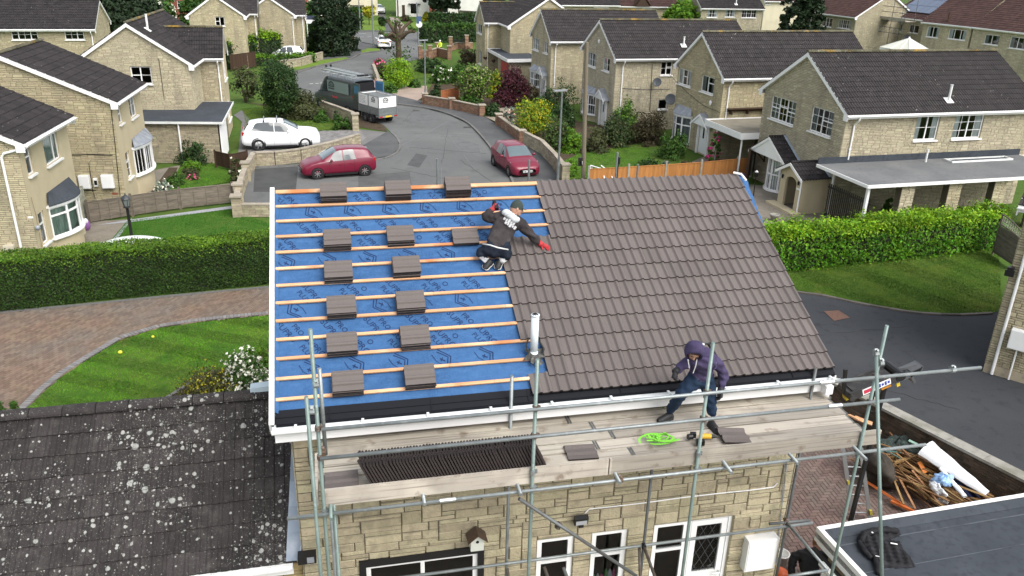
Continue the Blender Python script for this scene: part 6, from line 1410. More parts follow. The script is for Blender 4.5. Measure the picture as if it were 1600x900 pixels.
def bush(name,label,cat,px,py,wpx,hpx,lf='mid',shape='dome',n=None,leaf_s=None,bloom=None,nb=0,depth=1.0,stem=True,lean=0,trunk=0,group=None,z0=0.0,dens=1.0):
 base=at(px,py,z0);m_=mpp(base);W_=wpx*m_/2;H=hpx*m_*1.06;root=empty(name,base,random.uniform(-.3,.3),label,cat,group)
 ls=(leaf_s or max(.035,min(.11,m_*1.5)))*1.2;bot=trunk*m_
 crownH=H-bot
 vol=W_*W_*crownH;ncl=int(np.clip(62*dens*(W_*crownH)/.35/(ls/.06)**1.0/3,40,420));nl=int(34)
 clr=max(.10,min(W_*.32,.42))
 if shape=='dome':P,Nn,T=clump_cloud(ncl,nl,(W_*.86,W_*.86*depth,crownH*.88),clr,'dome');P[:,2]+=bot+clr*.3
 elif shape=='ball':P,Nn,T=clump_cloud(ncl,nl,(W_*.86,W_*.86*depth,crownH*.44),clr,'ball');P[:,2]+=bot+crownH*.5
 else:P,Nn,T=clump_cloud(ncl,nl,(W_*.9,W_*.9*depth,crownH*.5),clr,shape);P[:,2]+=bot+crownH*.5
 P[:,2]=np.maximum(P[:,2],.03)
 leaves_mesh('foliage',P,Nn,ls,LF[lf]if isinstance(lf,str)else[LF[k]for k in lf],root,var=T,mi=None if isinstance(lf,str)else RNG.integers(0,len(lf),len(P)))
 if bloom:
  idx=RNG.choice(len(P),min(nb,len(P)),False);nn=Nn[idx]/np.linalg.norm(Nn[idx],axis=1,keepdims=True);q=P[idx]+nn*ls*1.2;keep=q[:,2]>bot+crownH*.2;q=q[keep];nn=nn[keep]
  q3=np.repeat(q,3,0)+RNG.normal(0,ls*.5,(len(q)*3,3));leaves_mesh('blossom',q3,np.repeat(nn,3,0),ls*1.0,BLOOM[bloom],root,asp=.9)
 if stem:
  mb=MB();r0=max(.02,W_*.07)
  for k in range(5 if not trunk else 1):
   t=RNG.uniform(0,2*PI);d=.3 if not trunk else 0;mb.path([(0,0,-.03),(W_*d*.5*math.cos(t),W_*d*.5*math.sin(t),bot+crownH*.3),(W_*d*math.cos(t),W_*d*math.sin(t),bot+crownH*.7)],[r0,r0*.7,r0*.25],6)
  if trunk:
   for k in range(6):
    t=RNG.uniform(0,2*PI);mb.path([(0,0,bot*.85),(W_*.3*math.cos(t),W_*.3*math.sin(t),bot+crownH*.3),(W_*.65*math.cos(t),W_*.65*math.sin(t),bot+crownH*.6)],[r0*.5,r0*.35,r0*.12],5)
  mb.build('trunk' if trunk else 'stem',BARK,root)
 return root
def hedge(name,label,pts,h,w_,lf,lft,dens=900,ls=.035,rough=.05,topn=1.6,hvar=.03):
 """clipped hedge along a ground polyline: leaves over a box-shaped shell with ragged skin, brighter leaf colour on top"""
 Q=[V((*p,0))for p in pts];root=empty(name,Q[0],0,label,'hedge');P,Nn,T,MI=[],[],[],[];core=MB()
 for a,b in zip(Q[:-1],Q[1:]):
  d=b-a;L=d.length;d.normalize();n_=V((-d.y,d.x,0));a0=np.array(a-Q[0]);dn,nn=np.array(d),np.array(n_)
  for side in(1,-1):
   m=int(L*h*dens);u=RNG.uniform(-.05,L+.05,m);z=h*RNG.uniform(.01,1.0,m);off=RNG.normal(0,rough,m)-rough*.7-.06*np.sin(u*2.3+z*3)*np.sin(z*4+u)*.5
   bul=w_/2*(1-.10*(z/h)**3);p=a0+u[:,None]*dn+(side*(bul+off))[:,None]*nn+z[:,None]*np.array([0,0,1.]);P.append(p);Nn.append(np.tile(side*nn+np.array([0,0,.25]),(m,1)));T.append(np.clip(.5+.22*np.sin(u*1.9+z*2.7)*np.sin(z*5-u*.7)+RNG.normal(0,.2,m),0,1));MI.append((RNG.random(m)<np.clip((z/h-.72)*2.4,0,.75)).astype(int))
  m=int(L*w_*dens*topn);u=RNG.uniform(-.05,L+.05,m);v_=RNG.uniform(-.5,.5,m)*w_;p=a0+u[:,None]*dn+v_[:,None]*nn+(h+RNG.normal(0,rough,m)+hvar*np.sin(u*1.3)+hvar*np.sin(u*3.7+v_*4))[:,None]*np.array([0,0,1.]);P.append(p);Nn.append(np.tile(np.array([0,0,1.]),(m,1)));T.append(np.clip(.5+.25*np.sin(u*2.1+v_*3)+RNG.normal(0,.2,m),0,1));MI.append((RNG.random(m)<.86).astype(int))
  for e,sg in((0,-1),(L,1)):
   m=int(w_*h*dens);v_=RNG.uniform(-.5,.5,m)*w_;z=h*RNG.uniform(.01,1,m);p=a0+dn*e+(sg*RNG.normal(0,rough,m))[:,None]*dn+v_[:,None]*nn+z[:,None]*np.array([0,0,1.]);P.append(p);Nn.append(np.tile(sg*dn,(m,1)));T.append(RNG.random(m));MI.append((RNG.random(m)<.2).astype(int))
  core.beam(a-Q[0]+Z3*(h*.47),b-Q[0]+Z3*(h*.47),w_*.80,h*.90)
 leaves_mesh('foliage',np.concatenate(P),np.concatenate(Nn),ls,[LF[lf],LF[lft]],root,mi=np.concatenate(MI),var=np.concatenate(T))
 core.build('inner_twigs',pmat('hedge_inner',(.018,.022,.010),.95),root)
 return root
hl=[at(-70,497).xy,at(120,474).xy,at(432,444).xy,at(560,428).xy]
off_=V((.25,.62))
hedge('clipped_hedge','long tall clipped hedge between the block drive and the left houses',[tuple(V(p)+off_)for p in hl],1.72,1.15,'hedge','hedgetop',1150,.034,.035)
hr=[at(1190,425).xy,at(1390,405).xy,at(1556,386).xy]
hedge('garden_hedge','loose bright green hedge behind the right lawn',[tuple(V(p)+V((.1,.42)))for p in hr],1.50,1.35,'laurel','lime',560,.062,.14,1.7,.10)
g2=[at(440,86).xy,at(405,88).xy,at(470,92).xy]
hedge('low_hedge','low dark hedge on a wall in front of two parked white vehicles',[(-6.8,73.6),(-3.5,74.0),(-.3,76.0)],.85,1.1,'mid','bright',130,.11,.12)
hedge('tall_hedge','tall hedge with golden tips beside the third left house',[tuple(at(352,108).xy),tuple(at(392,100).xy),tuple(at(432,93).xy)],2.6,1.6,'dark','lime',110,.13,.22,2.0,.15)
hedge('far_hedge','dark clipped hedge at the far right side of the street junction',[tuple(at(660,66).xy),tuple(at(748,64).xy)],2.0,2.2,'dark','mid',60,.18,.12)
hedge('far_hedge','higher dark hedge behind the clipped one at the far junction',[tuple(at(672,47).xy),tuple(at(745,48).xy)],2.2,2.2,'dark','dark',45,.2,.15)
hedge('far_hedge','dark hedge in front of the cream house at the far end',[tuple(at(536,46).xy),tuple(at(560,45).xy)],2.6,2.4,'dark','mid',50,.2,.15)
B=bush
# left gardens
B('shrub','rounded dark green shrub against the garage of the third left house','shrub',304,255,52,42,'dark')
B('shrub','small yellow-green shrub below the dark round shrub','shrub',302,268,26,18,'bright');B('shrub','dark low shrub in the flower bed of the small lawn','shrub',298,276,30,14,'olive')
B('flower_clump','pale leaved flower clump at the corner of the second left house','flowers',256,303,26,24,'grey',bloom='white',nb=25)
B('flower_clump','low green plants along the bed before the bow window','flowers',275,290,34,16,'mid');B('flower_clump','red flowering low plant beside the small lawn','flowers',303,281,10,6,'mid',bloom='pink',nb=20)
B('rose_bush','thin rose bush with white flowers by the stone pillar','shrub',370,285,20,40,'olive',bloom='white',nb=8,dens=.4)
B('shrub','small shrub at the foot of the stone wall behind the red car','shrub',443,245,16,10,'mid')
B('tree','dense dark round-headed tree left of the parked van','tree',440,184,70,92,'dark','ball');B('shrub','olive brown shrub in front of the dark round tree','shrub',478,185,62,42,'olive')
B('shrub','thin open shrub at the street end of the left gardens','shrub',384,160,46,52,'olive','ball',dens=.45);B('shrub','small green shrub on the lawn near the white estate car','shrub',503,190,26,16,'mid');B('shrub','bright shrub at the wall pier by the trailer','shrub',535,202,26,20,'mid');B('shrub','narrow plant growing up the low wall beside the van','shrub',526,192,10,18,'dark')
B('golden_shrub','rounded golden green shrub in front of the far left gable','shrub',432,74,38,28,'lime')
B('conifer_tree','tall dark conifer left of the street','tree',520,86,62,96,'conifer','column',leaf_s=.14);B('conifer_tree','shorter dark conifer joined to the tall one','tree',545,80,36,56,'conifer','column',leaf_s=.14);B('shrub','dark shrub at the left foot of the tall conifer','shrub',492,82,26,40,'dark')
B('blossom_tree','tree with white blossom behind the third left house','tree',257,60,46,66,'mid','ball',bloom='white',nb=130,leaf_s=.16);B('blossom_tree','tree with white blossom behind the tall conifer','tree',500,66,44,68,'mid','ball',bloom='white',nb=90,leaf_s=.16)
B('dark_tree','large dark tree filling the gap between the upper left roofs','tree',200,70,110,84,'conifer','ball',leaf_s=.2);B('leafy_tree','mid green tree behind the brick house at the upper left','tree',305,60,40,60,'mid','ball',leaf_s=.2)
B('yellow_tree','small golden round tree on the far verge','tree',577,39,22,28,'gold','ball',trunk=10,leaf_s=.16);B('topiary_shrub','dark rounded shrub beside the far drive','shrub',598,41,11,14,'dark','ball',leaf_s=.16)
B('shrub','orange tinted shrub by the brown door of the white house','shrub',634,33,16,9,'brown',leaf_s=.16);B('shrub','golden shrub under the red brick pier far away','shrub',668,32,18,12,'gold',leaf_s=.16)
B('dark_tree','big dark yew tree on the far right side of the junction','tree',690,36,62,66,'conifer','ball',leaf_s=.2,trunk=16);B('dark_tree','dark conifer mass above the far fence','tree',722,20,50,60,'conifer','ball',leaf_s=.25)
# middle right gardens
B('golden_ball_shrub','large rounded lime green shrub on the street corner','shrub',622,140,48,44,'lime','ball',leaf_s=.06);B('shrub','blue-grey leaved shrub left of the rounded lime shrub','shrub',598,124,24,26,'olive');B('flower_clump','pink flowering shrub at the brick wall end by the street','flowers',594,108,24,14,'mid',bloom='pink',nb=70)
B('shrub','grey-green low shrub beneath the rounded lime shrub','shrub',612,146,24,14,'mid');B('shrub','low shrub at the right foot of the rounded lime shrub','shrub',648,138,22,11,'mid')
B('shrub','dark hedge-like shrub behind the small lawn','shrub',672,112,54,22,'dark');B('shrub','dark green shrub with white flowers behind the lamp column','shrub',690,130,32,30,'mid',bloom='white',nb=30);B('shrub','broad green shrub before the flat roofed garage','shrub',720,128,46,26,'mid')
B('shrub','brownish shrub at the corner of the house with the red garage','shrub',735,104,40,26,'brown');B('shrub','dark low shrub at the pavement wall near the lamp column','shrub',682,158,28,26,'dark');B('shrub','yellowish low shrub in front of the orange fence panel','shrub',704,156,24,14,'gold')
B('variegated_tree','tall variegated cream and green shrub by the orange panel','shrub',742,165,52,62,('var','bright','olive'),'ball',trunk=6);B('shrub','bright yellow shrub right of the variegated shrub','shrub',775,152,34,40,('gold','bright'));B('shrub','green shrub in front of the variegated shrub','shrub',735,166,40,24,'mid')
B('maple_tree','dark red maple in front of the red garage door','tree',802,165,56,56,'red','ball',dens=.8);B('maple_tree','low dark red maple over the pavement wall','tree',786,168,40,26,'red');B('shrub','dark green low shrub at the gap in the pavement wall','shrub',770,182,32,22,'dark')
B('shrub','grey twiggy shrub between the maple and the bay window','shrub',826,160,40,34,'brown',dens=.6);B('flower_clump','white and peach flowering plant on the pavement wall','flowers',797,196,24,28,'grey',bloom='peach',nb=40)
B('golden_shrub','large golden yellow shrub behind the pavement wall','shrub',832,212,60,56,('gold','bright'),'ball',leaf_s=.06);B('shrub','dark green tall shrub behind the golden shrub','shrub',866,198,74,66,'dark',bloom='white',nb=14);B('shrub','mid green shrub right of the golden shrub','shrub',870,232,56,52,('mid','olive'))
B('shrub','bright green shrub between the lamp and the telegraph pole','shrub',895,238,40,34,'bright');B('shrub','small yellow plant behind the stone wall by the red hatchback','shrub',862,250,14,14,('gold','bright'));B('shrub','light green plant behind the stone wall by the street lamp','shrub',890,274,30,30,'bright')
B('shrub','dark green shrub right of the telegraph pole','shrub',930,236,44,40,'olive');B('shrub','large bright green bush in front of the third right house','shrub',975,214,54,52,('bright','mid'));B('shrub','olive brown bush below the bright green bush','shrub',962,226,60,48,('olive','dark'));B('shrub','brown twiggy bush beside the third right house','shrub',1012,224,58,54,'brown',dens=.8)
B('shrub','fresh green bush before the bow window of the second right house','shrub',1050,246,50,38,'mid');B('shrub','dark rounded bush at the corner of the front lawn','shrub',1015,272,44,22,'dark');B('silver_shrub','silver leaved plant beside the dark rounded bush','shrub',1040,270,20,20,'grey');B('shrub','dark brown low bush in front of the second right house','shrub',1066,272,44,22,'brown')
B('climbing_rose','rose with magenta flowers beside the white front door','flowers',1112,264,18,52,'mid','column',bloom='magenta',nb=70,dens=.7);B('climbing_rose','pink rose at the porch of the third right house','flowers',951,178,22,26,'mid','ball',bloom='pink',nb=40)
B('shrub','climbing plant at the corner of the carport','shrub',1387,338,20,24,'mid','column',dens=.5)
# near bed
B('blossom_shrub','shrub with cream blossom above the lichen covered roof','shrub',386,614,92,70,'mid','dome',leaf_s=.035,bloom='white',nb=420,dens=1.6);B('shrub','bright green shrub behind the cream blossom','shrub',408,574,44,40,'bright',leaf_s=.035);B('ground_shrub','low bronze green ground shrub in the bed beside the timber edge','shrub',335,628,120,44,('olive','brown','olive','gold'),leaf_s=.03,dens=2.2)
B('young_conifer','small upright conifer at the drive edge, left of its twin','shrub',5,664,16,34,'mid','cone',leaf_s=.025);B('young_conifer','small upright conifer at the tip of the striped lawn','shrub',28,662,14,32,'mid','cone',leaf_s=.025)
B('ivy_sprig','small plant at the foot of the outbuilding wall','shrub',1606,790,16,14,'bright',leaf_s=.03)
# trees seen over the right-hand roofs
B('leafy_tree','broad fresh green tree behind the third right roof','tree',1065,70,74,66,'bright','ball',leaf_s=.14);B('dark_conifer','large dark conifer at the upper right','tree',1245,90,66,110,'conifer','column',leaf_s=.2);B('shrub','brown bush at the end of the back row house','shrub',1208,64,24,32,'brown',leaf_s=.14);B('dark_tree','dark tree between the back row houses','tree',966,30,14,40,'dark','ball',leaf_s=.2)
for i,(px,py,w_,h_)in enumerate(((150,20,90,60),(430,40,60,60),(310,30,60,50),(760,16,60,50),(880,10,80,50),(1000,2,90,40),(1290,30,60,60))):
 B('background_tree',['dark tree far behind the upper left roofs','dark tree far behind the golden bush','pale green tree behind the brick house','dark tree behind the far fence','tree far behind the right row','tree at the top behind the dormer house','tree behind the far right roof'][i],'tree',px,py,w_,h_,['conifer','dark','mid','dark','mid','mid','dark'][i],'ball',leaf_s=.4)
# pollarded street tree
pt_=at(623,98);tr=empty('pollarded_tree',pt_,0,'pollarded street tree with bare stubby limbs','tree');mb=MB();m_=mpp(pt_)
def tp(px,py,dy=0.0):p=aty(px,py,pt_.y+dy);return p-pt_
mb.path([(0,0,-.1),tp(623,80),tp(622,66),tp(622,58)],[.34,.30,.30,.34],10)
tips=[]
for a,b,c_,dy in(((618,62),(606,57),(595,51),-.6),((626,60),(634,53),(641,47),.5),((623,58),(626,48),(624,40),.8),((620,58),(614,46),(606,33),.7),((626,58),(638,50),(647,49),-.7),((624,56),(632,42),(641,34),1.0),((621,60),(612,52),(603,57),-1.0),((622,58),(618,44),(619,36),-.5)):
 mb.path([tp(*a),tp(*b,dy*.6),tp(*c_,dy)],[.24,.17,.14],7);tips.append(tp(*c_,dy));mb.ellipsoid(tp(*c_,dy),(.2,.2,.2),6,4)
mb.build('trunk',BARK,tr);P_,N_2=[],[]
for t in tips:
 for k in range(30):d=RNG.normal(0,1,3);P_.append(np.array(t)+d*.20+np.array([0,0,.15]));N_2.append(d)
for k in range(60):d=RNG.normal(0,1,3);P_.append(np.array(tp(618,60))+d*np.array([.5,.4,.35]));N_2.append(d)
for k in range(160):d=RNG.normal(0,1,3);P_.append(np.array([0,0,.9])+d*np.array([.45,.4,.5])+np.array([random.choice([-.6,.6]),0,0]));N_2.append(d)
leaves_mesh('foliage',P_,N_2,.13,LF['mid'],tr)

# ------------------------------------------------------------------ garden walls, fences, poles, lamps
BRICKW=pmat('garden_brick',(.26,.155,.10),.9,.25,[(4,(.19,.115,.08),.45,.7),(1.5,(.30,.24,.17),.55,.75)],[(50,.4,.01)],hue=.015,spec=.15)
COPING=pmat('coping_stone',(.34,.30,.24),.9,.12,[(4,(.26,.23,.18),.45,.7)],[(60,.3,.01)],spec=.15)
def garden_wall(label,pts,h,mat=STONE_DARK,th=.2,piers=(),cap=True,name='garden_wall',cat='wall',px=True,bl=.32,bh=.11,pier_h=.22):
 P=[V((*p,0))for p in(poly_at(pts)if px else pts)];root=empty(name,P[0],0,label,cat);O=P[0]
 mb=MB();cp=MB()
 for a,b in zip(P[:-1],P[1:]):
  d=b-a;L=d.length;d.normalize();n=V((d.y,-d.x,0))
  mb.obox((a+b)/2-O+Z3*(h/2),d*L/2,n*(th/2-.012),Z3*h/2,1)
  for sg in(1,-1):
   r=0;z=0
   while z<h-.02:
    u=-(bl/2 if r%2 else 0)
    while u<L:
     u0,u1=max(0,u),min(L,u+bl*random.uniform(.8,1.1));
     if u1-u0>.03:mb.obox(a-O+d*((u0+u1)/2)+n*(sg*(th/2-.008))+Z3*(z+min(bh,h-z)/2),d*((u1-u0)/2-.006),n*random.uniform(.006,.013),Z3*(min(bh,h-z)/2-.006),0)
     u=u1
    z+=bh;r+=1
  if cap:
   k=max(1,int(L/.6))
   for i in range(k):cp.obox(a-O+d*(L*(i+.5)/k)+Z3*(h+.03),d*(L/k/2-.004),n*(th/2+.035),Z3*.03,0)
 mb.build('wall',[mat,MORTAR],root)
 if cap:cp.build('coping',COPING,root)
 for p in piers:
  q=V((*(at(*p).xy if px else p),0))-O;m_=MB();w_=.2;H=h+pier_h
  z=0
  while z<H-.01:m_.box((q.x-w_-random.uniform(0,.008),q.y-w_-random.uniform(0,.008),z+.005),(q.x+w_+random.uniform(0,.008),q.y+w_+random.uniform(0,.008),min(H,z+bh)-.005),0);z+=bh
  m_.box((q.x-w_+.012,q.y-w_+.012,0),(q.x+w_-.012,q.y+w_-.012,H-.02),1);m_.box((q.x-.26,q.y-.26,H),(q.x+.26,q.y+.26,H+.07),2);m_.build('pier',[mat,MORTAR,COPING],root)
 return root
garden_wall('stone garden wall with capped piers behind the left red car',[(372,338),(374,316),(386,280),(398,259),(430,258),(470,253),(520,241),(562,228)],.72,piers=[(372,338),(374,318),(386,282)])
garden_wall('low stone wall in front of the new turf by the road',[(372,338),(430,338)],.55,pier_h=.12)
garden_wall('stone wall with stepped end beside the parked van',[(503,180),(530,190),(552,199),(556,204)],1.0,piers=[(556,204)],pier_h=.1)
garden_wall('low wall along the pavement before the dark conifer',[(436,108),(470,104),(504,93)],.75)
garden_wall('low stone wall right of the tall conifer at the bend',[(530,84),(541,80),(553,73)],.9,piers=[(541,80),(553,73)])
garden_wall('brick garden wall along the pavement with three piers',[(664,165),(706,172),(755,183)],.75,BRICKW,bl=.23,bh=.078,piers=[(664,164),(706,172),(753,183)],pier_h=.12)
garden_wall('low brick wall along the pavement below the golden shrub',[(779,197),(800,213),(815,224)],.7,BRICKW,bl=.23,bh=.078,piers=[(779,197),(815,224)],pier_h=.12)
garden_wall('stone wall along the pavement beside the right red hatchback',[(820,228),(846,242),(868,266),(882,285)],.85,piers=[(882,286)],pier_h=.15)
garden_wall('brick wall ending in a pier at the street corner by the lime shrub',[(584,116),(590,133),(594,147)],.9,STONE_DARK,piers=[(594,147)],pier_h=.2)
garden_wall('far brick boundary wall with gate piers where the worker in yellow stands',[(657,92),(672,92),(683,88),(700,92)],.9,BRICKW,piers=[(657,93),(672,92),(683,87),(702,93)],pier_h=.5,bl=.3,bh=.1)
garden_wall('far brick wall with railings and tall piers beyond the worker in yellow',[(703,80),(715,76),(727,77),(738,76)],.7,BRICKW,piers=[(704,80),(729,77)],pier_h=.9,bl=.3,bh=.1)
garden_wall('brick boundary wall with concrete coping between the patio and the tarmac drive',[(12.6,7.2),(14.4,2.2),(15.65,-1.2),(16.3,-3.4)],.95,pmat('dark_garden_brick',(.105,.075,.055),.9,.3,[(4,(.06,.05,.038),.4,.7),(1.2,(.16,.13,.10),.6,.75)],[(40,.5,.01)],spec=.15),.24,px=False,bl=.225,bh=.075,cap=False)
cpw=MB();PW=[V((12.6,7.2,0)),V((14.4,2.2,0)),V((15.65,-1.2,0)),V((16.3,-3.4,0))]
for a,b in zip(PW[:-1],PW[1:]):
 d=(b-a);L=d.length;d.normalize();n=V((-d.y,d.x,0));k=int(L/.9)
 for i in range(k):cpw.obox(a+d*(L*(i+.5)/k)+Z3*.985,d*(L/k/2-.004),n*.17,Z3*.034)
wl_=[o for o in bpy.data.objects if o.get('label','').startswith('brick boundary wall with concrete')][0]
cpw.v=[tuple(V(p)-wl_.location)for p in cpw.v];cpw.build('coping',CONC,wl_)
# railings and gates far away
rg=empty('railing',at(705,82),0,'dark iron railing on the far brick wall','railing');mb=MB();a,b=at(706,79),at(736,76)
for k in range(34):p=a.lerp(b,k/33)-rg.location;mb.tube(p+Z3*.7,p+Z3*1.25,.025,4)
mb.beam(a-rg.location+Z3*1.2,b-rg.location+Z3*1.2,.04,.04);mb.build('bars',BLACK,rg)
def fence(label,pts,h,mat=TIMBER,post=None,kind='panel',name='panel_fence',ph=.08,pw=.1,step=1.83,gravel=True,group=None):
 P=[V((*p,0))for p in(poly_at(pts)if not isinstance(pts[0],Vector)else[p.xy for p in pts])];root=empty(name,P[0],0,label,'fence',group);O=P[0]
 posts=[]
 for a,b in zip(P[:-1],P[1:]):
  d=b-a;L=d.length;d.normalize();n=V((d.y,-d.x,0));k=max(1,int(round(L/step)))
  for i in range(k):
   s0=L*i/k+pw/2;s1=L*(i+1)/k-pw/2;mb=MB();W_=s1-s0
   if kind=='panel': # overlapping horizontal slats with upright battens
    m_=int(h/.11)
    for r in range(m_):z=.06+r*(h-.06)/m_;mb.obox(a-O+d*((s0+s1)/2)+Z3*(z+.065)+n*.004*(r%2),d*(W_/2),n*.008+Z3*.004,Z3*.062)
    for t in np.linspace(0,1,5):mb.obox(a-O+d*(s0+.02+(W_-.04)*t)+n*.022+Z3*(h/2+.03),d*.018,n*.012,Z3*(h/2-.02))
    mb.obox(a-O+d*((s0+s1)/2)+Z3*(h+.01),d*(W_/2),n*.035,Z3*.014)
   else: # vertical feather-edge boards
    m_=int(W_/.12)
    for r in range(m_):mb.obox(a-O+d*(s0+W_*(r+.5)/m_)+Z3*(h/2+.08),d*(W_/m_/2+.004)+n*.006,n*.007,Z3*(h/2-.06))
    mb.obox(a-O+d*((s0+s1)/2)+Z3*(h+.03),d*(W_/2),n*.03,Z3*.015)
   mb.build('fence_panel',mat,root)
  for i in range(k+1):
   p=a-O+d*(L*i/k);posts.append(p)
 seen=[]
 for p in posts:
  if any((p-q).length<.3 for q in seen):continue
  seen.append(p);mb=MB();mb.box((p.x-pw/2,p.y-pw/2,-.05),(p.x+pw/2,p.y+pw/2,h+ph));mb.obox(V((p.x,p.y,h+ph+.015)),(pw/2-.01,0,0),(0,pw/2-.01,0),(0,0,.016));mb.build('post',post or mat,root)
 return root
fence('weathered grey panel fence between the two nearest left gardens',[(140,349),(208,338),(283,327),(365,318)],.95)
fence('short grey panel fence standing at the end of the roughcast house',[(137,346),(128,356)],1.5,pmat('pale_weathered_fence',(.30,.30,.24),.9,.15,[(2,(.22,.23,.17),.4,.7)]),step=3)
fence('orange panel fence with concrete posts behind the tiled roof',[at(918,296),at(980,292),at(1038,288),at(1093,284),at(1150,278),at(1172,276)],1.05,ORANGE_TIMBER,CONC,'vert',step=2.4,ph=.18)
fence('small orange fence panel behind the yellowish shrub',[(690,165),(716,159)],1.1,pmat('orange_stained_panel',(.30,.10,.035),.8,.12),None,'vert',step=3)
fence('dark low fence between the bush and the white estate car',[(338,262),(362,268),(388,262)],.9,DKBROWN,None,'vert',step=3)
fence('dark brown panel fence behind the golden hedge',[(362,112),(400,106)],1.5,DKBROWN,None,'vert',step=3,)
fence('far dark fence above the hedges at the junction',[(716,37),(745,39)],2.0,TIMBER,None,'vert',step=3)
fence('dark stained side fence between the second and nearest right houses',[at(1164,290),at(1176,268)],1.9,DKBROWN,DKBROWN,'vert',step=3)
hr_=empty('handrail',at(925,286),0,'white tubular handrail in front of the orange panel fence','handrail');mb=MB();o0=hr_.location
def hp(px,py,z=0):return at(px,py,z)-o0
for px in(921,923.5):mb.tube(hp(px,287,0),hp(px,287,0)+Z3*1.0,.03,8)
mb.path([hp(921,287)+Z3*1.0,hp(940,290)+Z3*.9,hp(945,300)+Z3*.4],.03,8);mb.path([hp(937,287)+Z3*1.0,hp(952,291)+Z3*.75,hp(960,300)+Z3*.35],.03,8);mb.build('rail',UPVC,hr_)
# arched lattice gate at the right edge of the hedge
g0,g1=at(1550,398),at(1590,425);lg=empty('arched_gate',g0,0,'weathered arched timber gate with lattice top beside the bright hedge','gate');d=(g1-g0);Lg=d.length;d.normalize();n=V((d.y,-d.x,0))
mb=MB();lt=MB();H=1.75
for r in range(11):mb.obox(d*Lg/2+Z3*(.18+r*.108),d*(Lg/2-.03),n*.012+Z3*.003,Z3*.052)
arc=[(t*Lg,1.38+.42*(1-((t)/1.0)**2))for t in np.linspace(0,1,13)];arc2=[(t*Lg,1.36-.40*t*t+.02)for t in np.linspace(0,1,13)]
mb.path([d*u+Z3*z for u,z in arc],.03,6);mb.path([d*u+Z3*(1.38-.16*(u/Lg)**2)for u,z in arc],.03,6);mb.obox(d*.03+Z3*.9,d*.03,n*.03,Z3*.9);mb.obox(d*(Lg-.03)+Z3*.7,d*.03,n*.03,Z3*.7)
for k in range(-8,18):
 for sg in(1,-1):
  pts=[(u,z)for u,z in[(k*.14+sg*t,1.24+t)for t in np.linspace(0,.6,25)]if 0<u<Lg and 1.40-.16*(u/Lg)**2<z<1.38+.42*(1-(u/Lg)**2)]
  if len(pts)>2:lt.tube(d*pts[0][0]+Z3*pts[0][1]+n*.01*sg,d*pts[-1][0]+Z3*pts[-1][1]+n*.01*sg,.010,4)
mb.build('boarding',TIMBER,lg);lt.build('lattice',pmat('pale_lattice',(.36,.34,.29),.85),lg)
# street lamps, poles
def lamp_col(px,py,ptop,label,heads=1,r=.06):
 b=at(px,py);top=aty(*ptop,b.y);root=empty('street_lamp',b,0,label,'street lamp');H=top.z;mb=MB();mb.tube((0,0,0),(0,0,1.2),r*1.5,10);mb.tube((0,0,1.2),(0,0,H),r,10,r*.75);mb.build('column',GALV,root)
 hd=MB();hd.obox((-.10,0,H+.05),(.34,0,.015),(0,.11,0),(0,0,.035));hd.tube((0,0,H-.1),(0,0,H+.05),.05,8);hd.build('lamp_head',pmat('grey_lamp_head',(.25,.26,.27),.5),root);return root
lamp_col(871.5,286,(878.5,143),'grey street lamp beside the stone wall and the telegraph pole')
lamp_col(665,163,(663.5,64),'slim grey street lamp on the pavement by the brick garden wall')
def pole(px,py,ptop,r,label,mat=GALV,name='pole',cat='pole',extra=None):
 b=at(px,py);top=aty(*ptop,b.y);root=empty(name,b,0,label,cat);mb=MB();mb.tube((0,0,-.1),tuple(top-b),r,10,r*.8);mb.build('shaft',mat,root)
 if extra:extra(root,b)
 return root
def tele(root,b):
 mb=MB();q=aty(909,252,b.y)-b;mb.obox(q+V((-.12,-.1,0)),(.09,0,0),(0,.07,0),(0,0,.22));mb.build('cable_box',BLACK,root);mb=MB();q=aty(908,243,b.y)-b;mb.obox(q+V((-.02,-.16,-.35)),(.06,0,0),(0,.01,0),(0,0,.09));mb.build('notice_plate',UPVC,root)
pole(911,292,(917,66),.12,'brown timber telegraph pole between the gardens and the road',pmat('telegraph_timber',(.17,.14,.10),.9,.1,[(3,(.12,.10,.07),.4,.7,4,(5,5,.5))]),'telegraph_pole','telegraph pole',tele)
pole(584,75,(580,-30),.09,'grey lamp column on the grass island at the bend');pole(563,47,(559,-30),.09,'grey column on the far verge before the cream house')
pole(622,27,(620,-40),.12,'timber pole in front of the white house',BARK,'telegraph_pole','telegraph pole')
def sgn(root,b):
 mb=MB();q=aty(655,38,b.y)-b;M=(CAM-b).normalized();M.z=0;M.normalize();R3=M.to_track_quat('Z','Y').to_matrix();mb.lathe([(.01,0),(.33,0),(.33,.03),(.01,.03)],q+M*.14,16,0,.5,R3);mb.build('sign_disc',UPVC,root);m2=MB();q2=aty(654.5,31,b.y)-b;m2.obox(q2+M*.15,(.25,0,0),(0,.02,0),(0,0,.38));m2.build('sign_panel',pmat('blue_sign',(.05,.09,.2),.5),root);m3=MB();m3.lathe([(.01,.032),(.2,.032),(.2,.036),(.01,.036)],q+M*.14,12,0,.5,R3);
pole(655,91,(651,4),.10,'grey pole with a round white sign and a blue panel',extra=sgn)
fs_=empty('for_sale_sign',at(482,70),0,'estate agent board with blue and white halves before the far left gable','sign');mb=MB();mb.tube((0,0,0),(0,0,3.4),.05,6);mb.build('post',UPVC,fs_);mb=MB();mb.box((-.1,-.04,2.9),(.9,.0,3.35),0);mb.box((-.1,-.04,2.45),(.9,.0,2.9),1);mb.build('board',[pmat('navy_board',(.04,.05,.09),.5),UPVC],fs_)
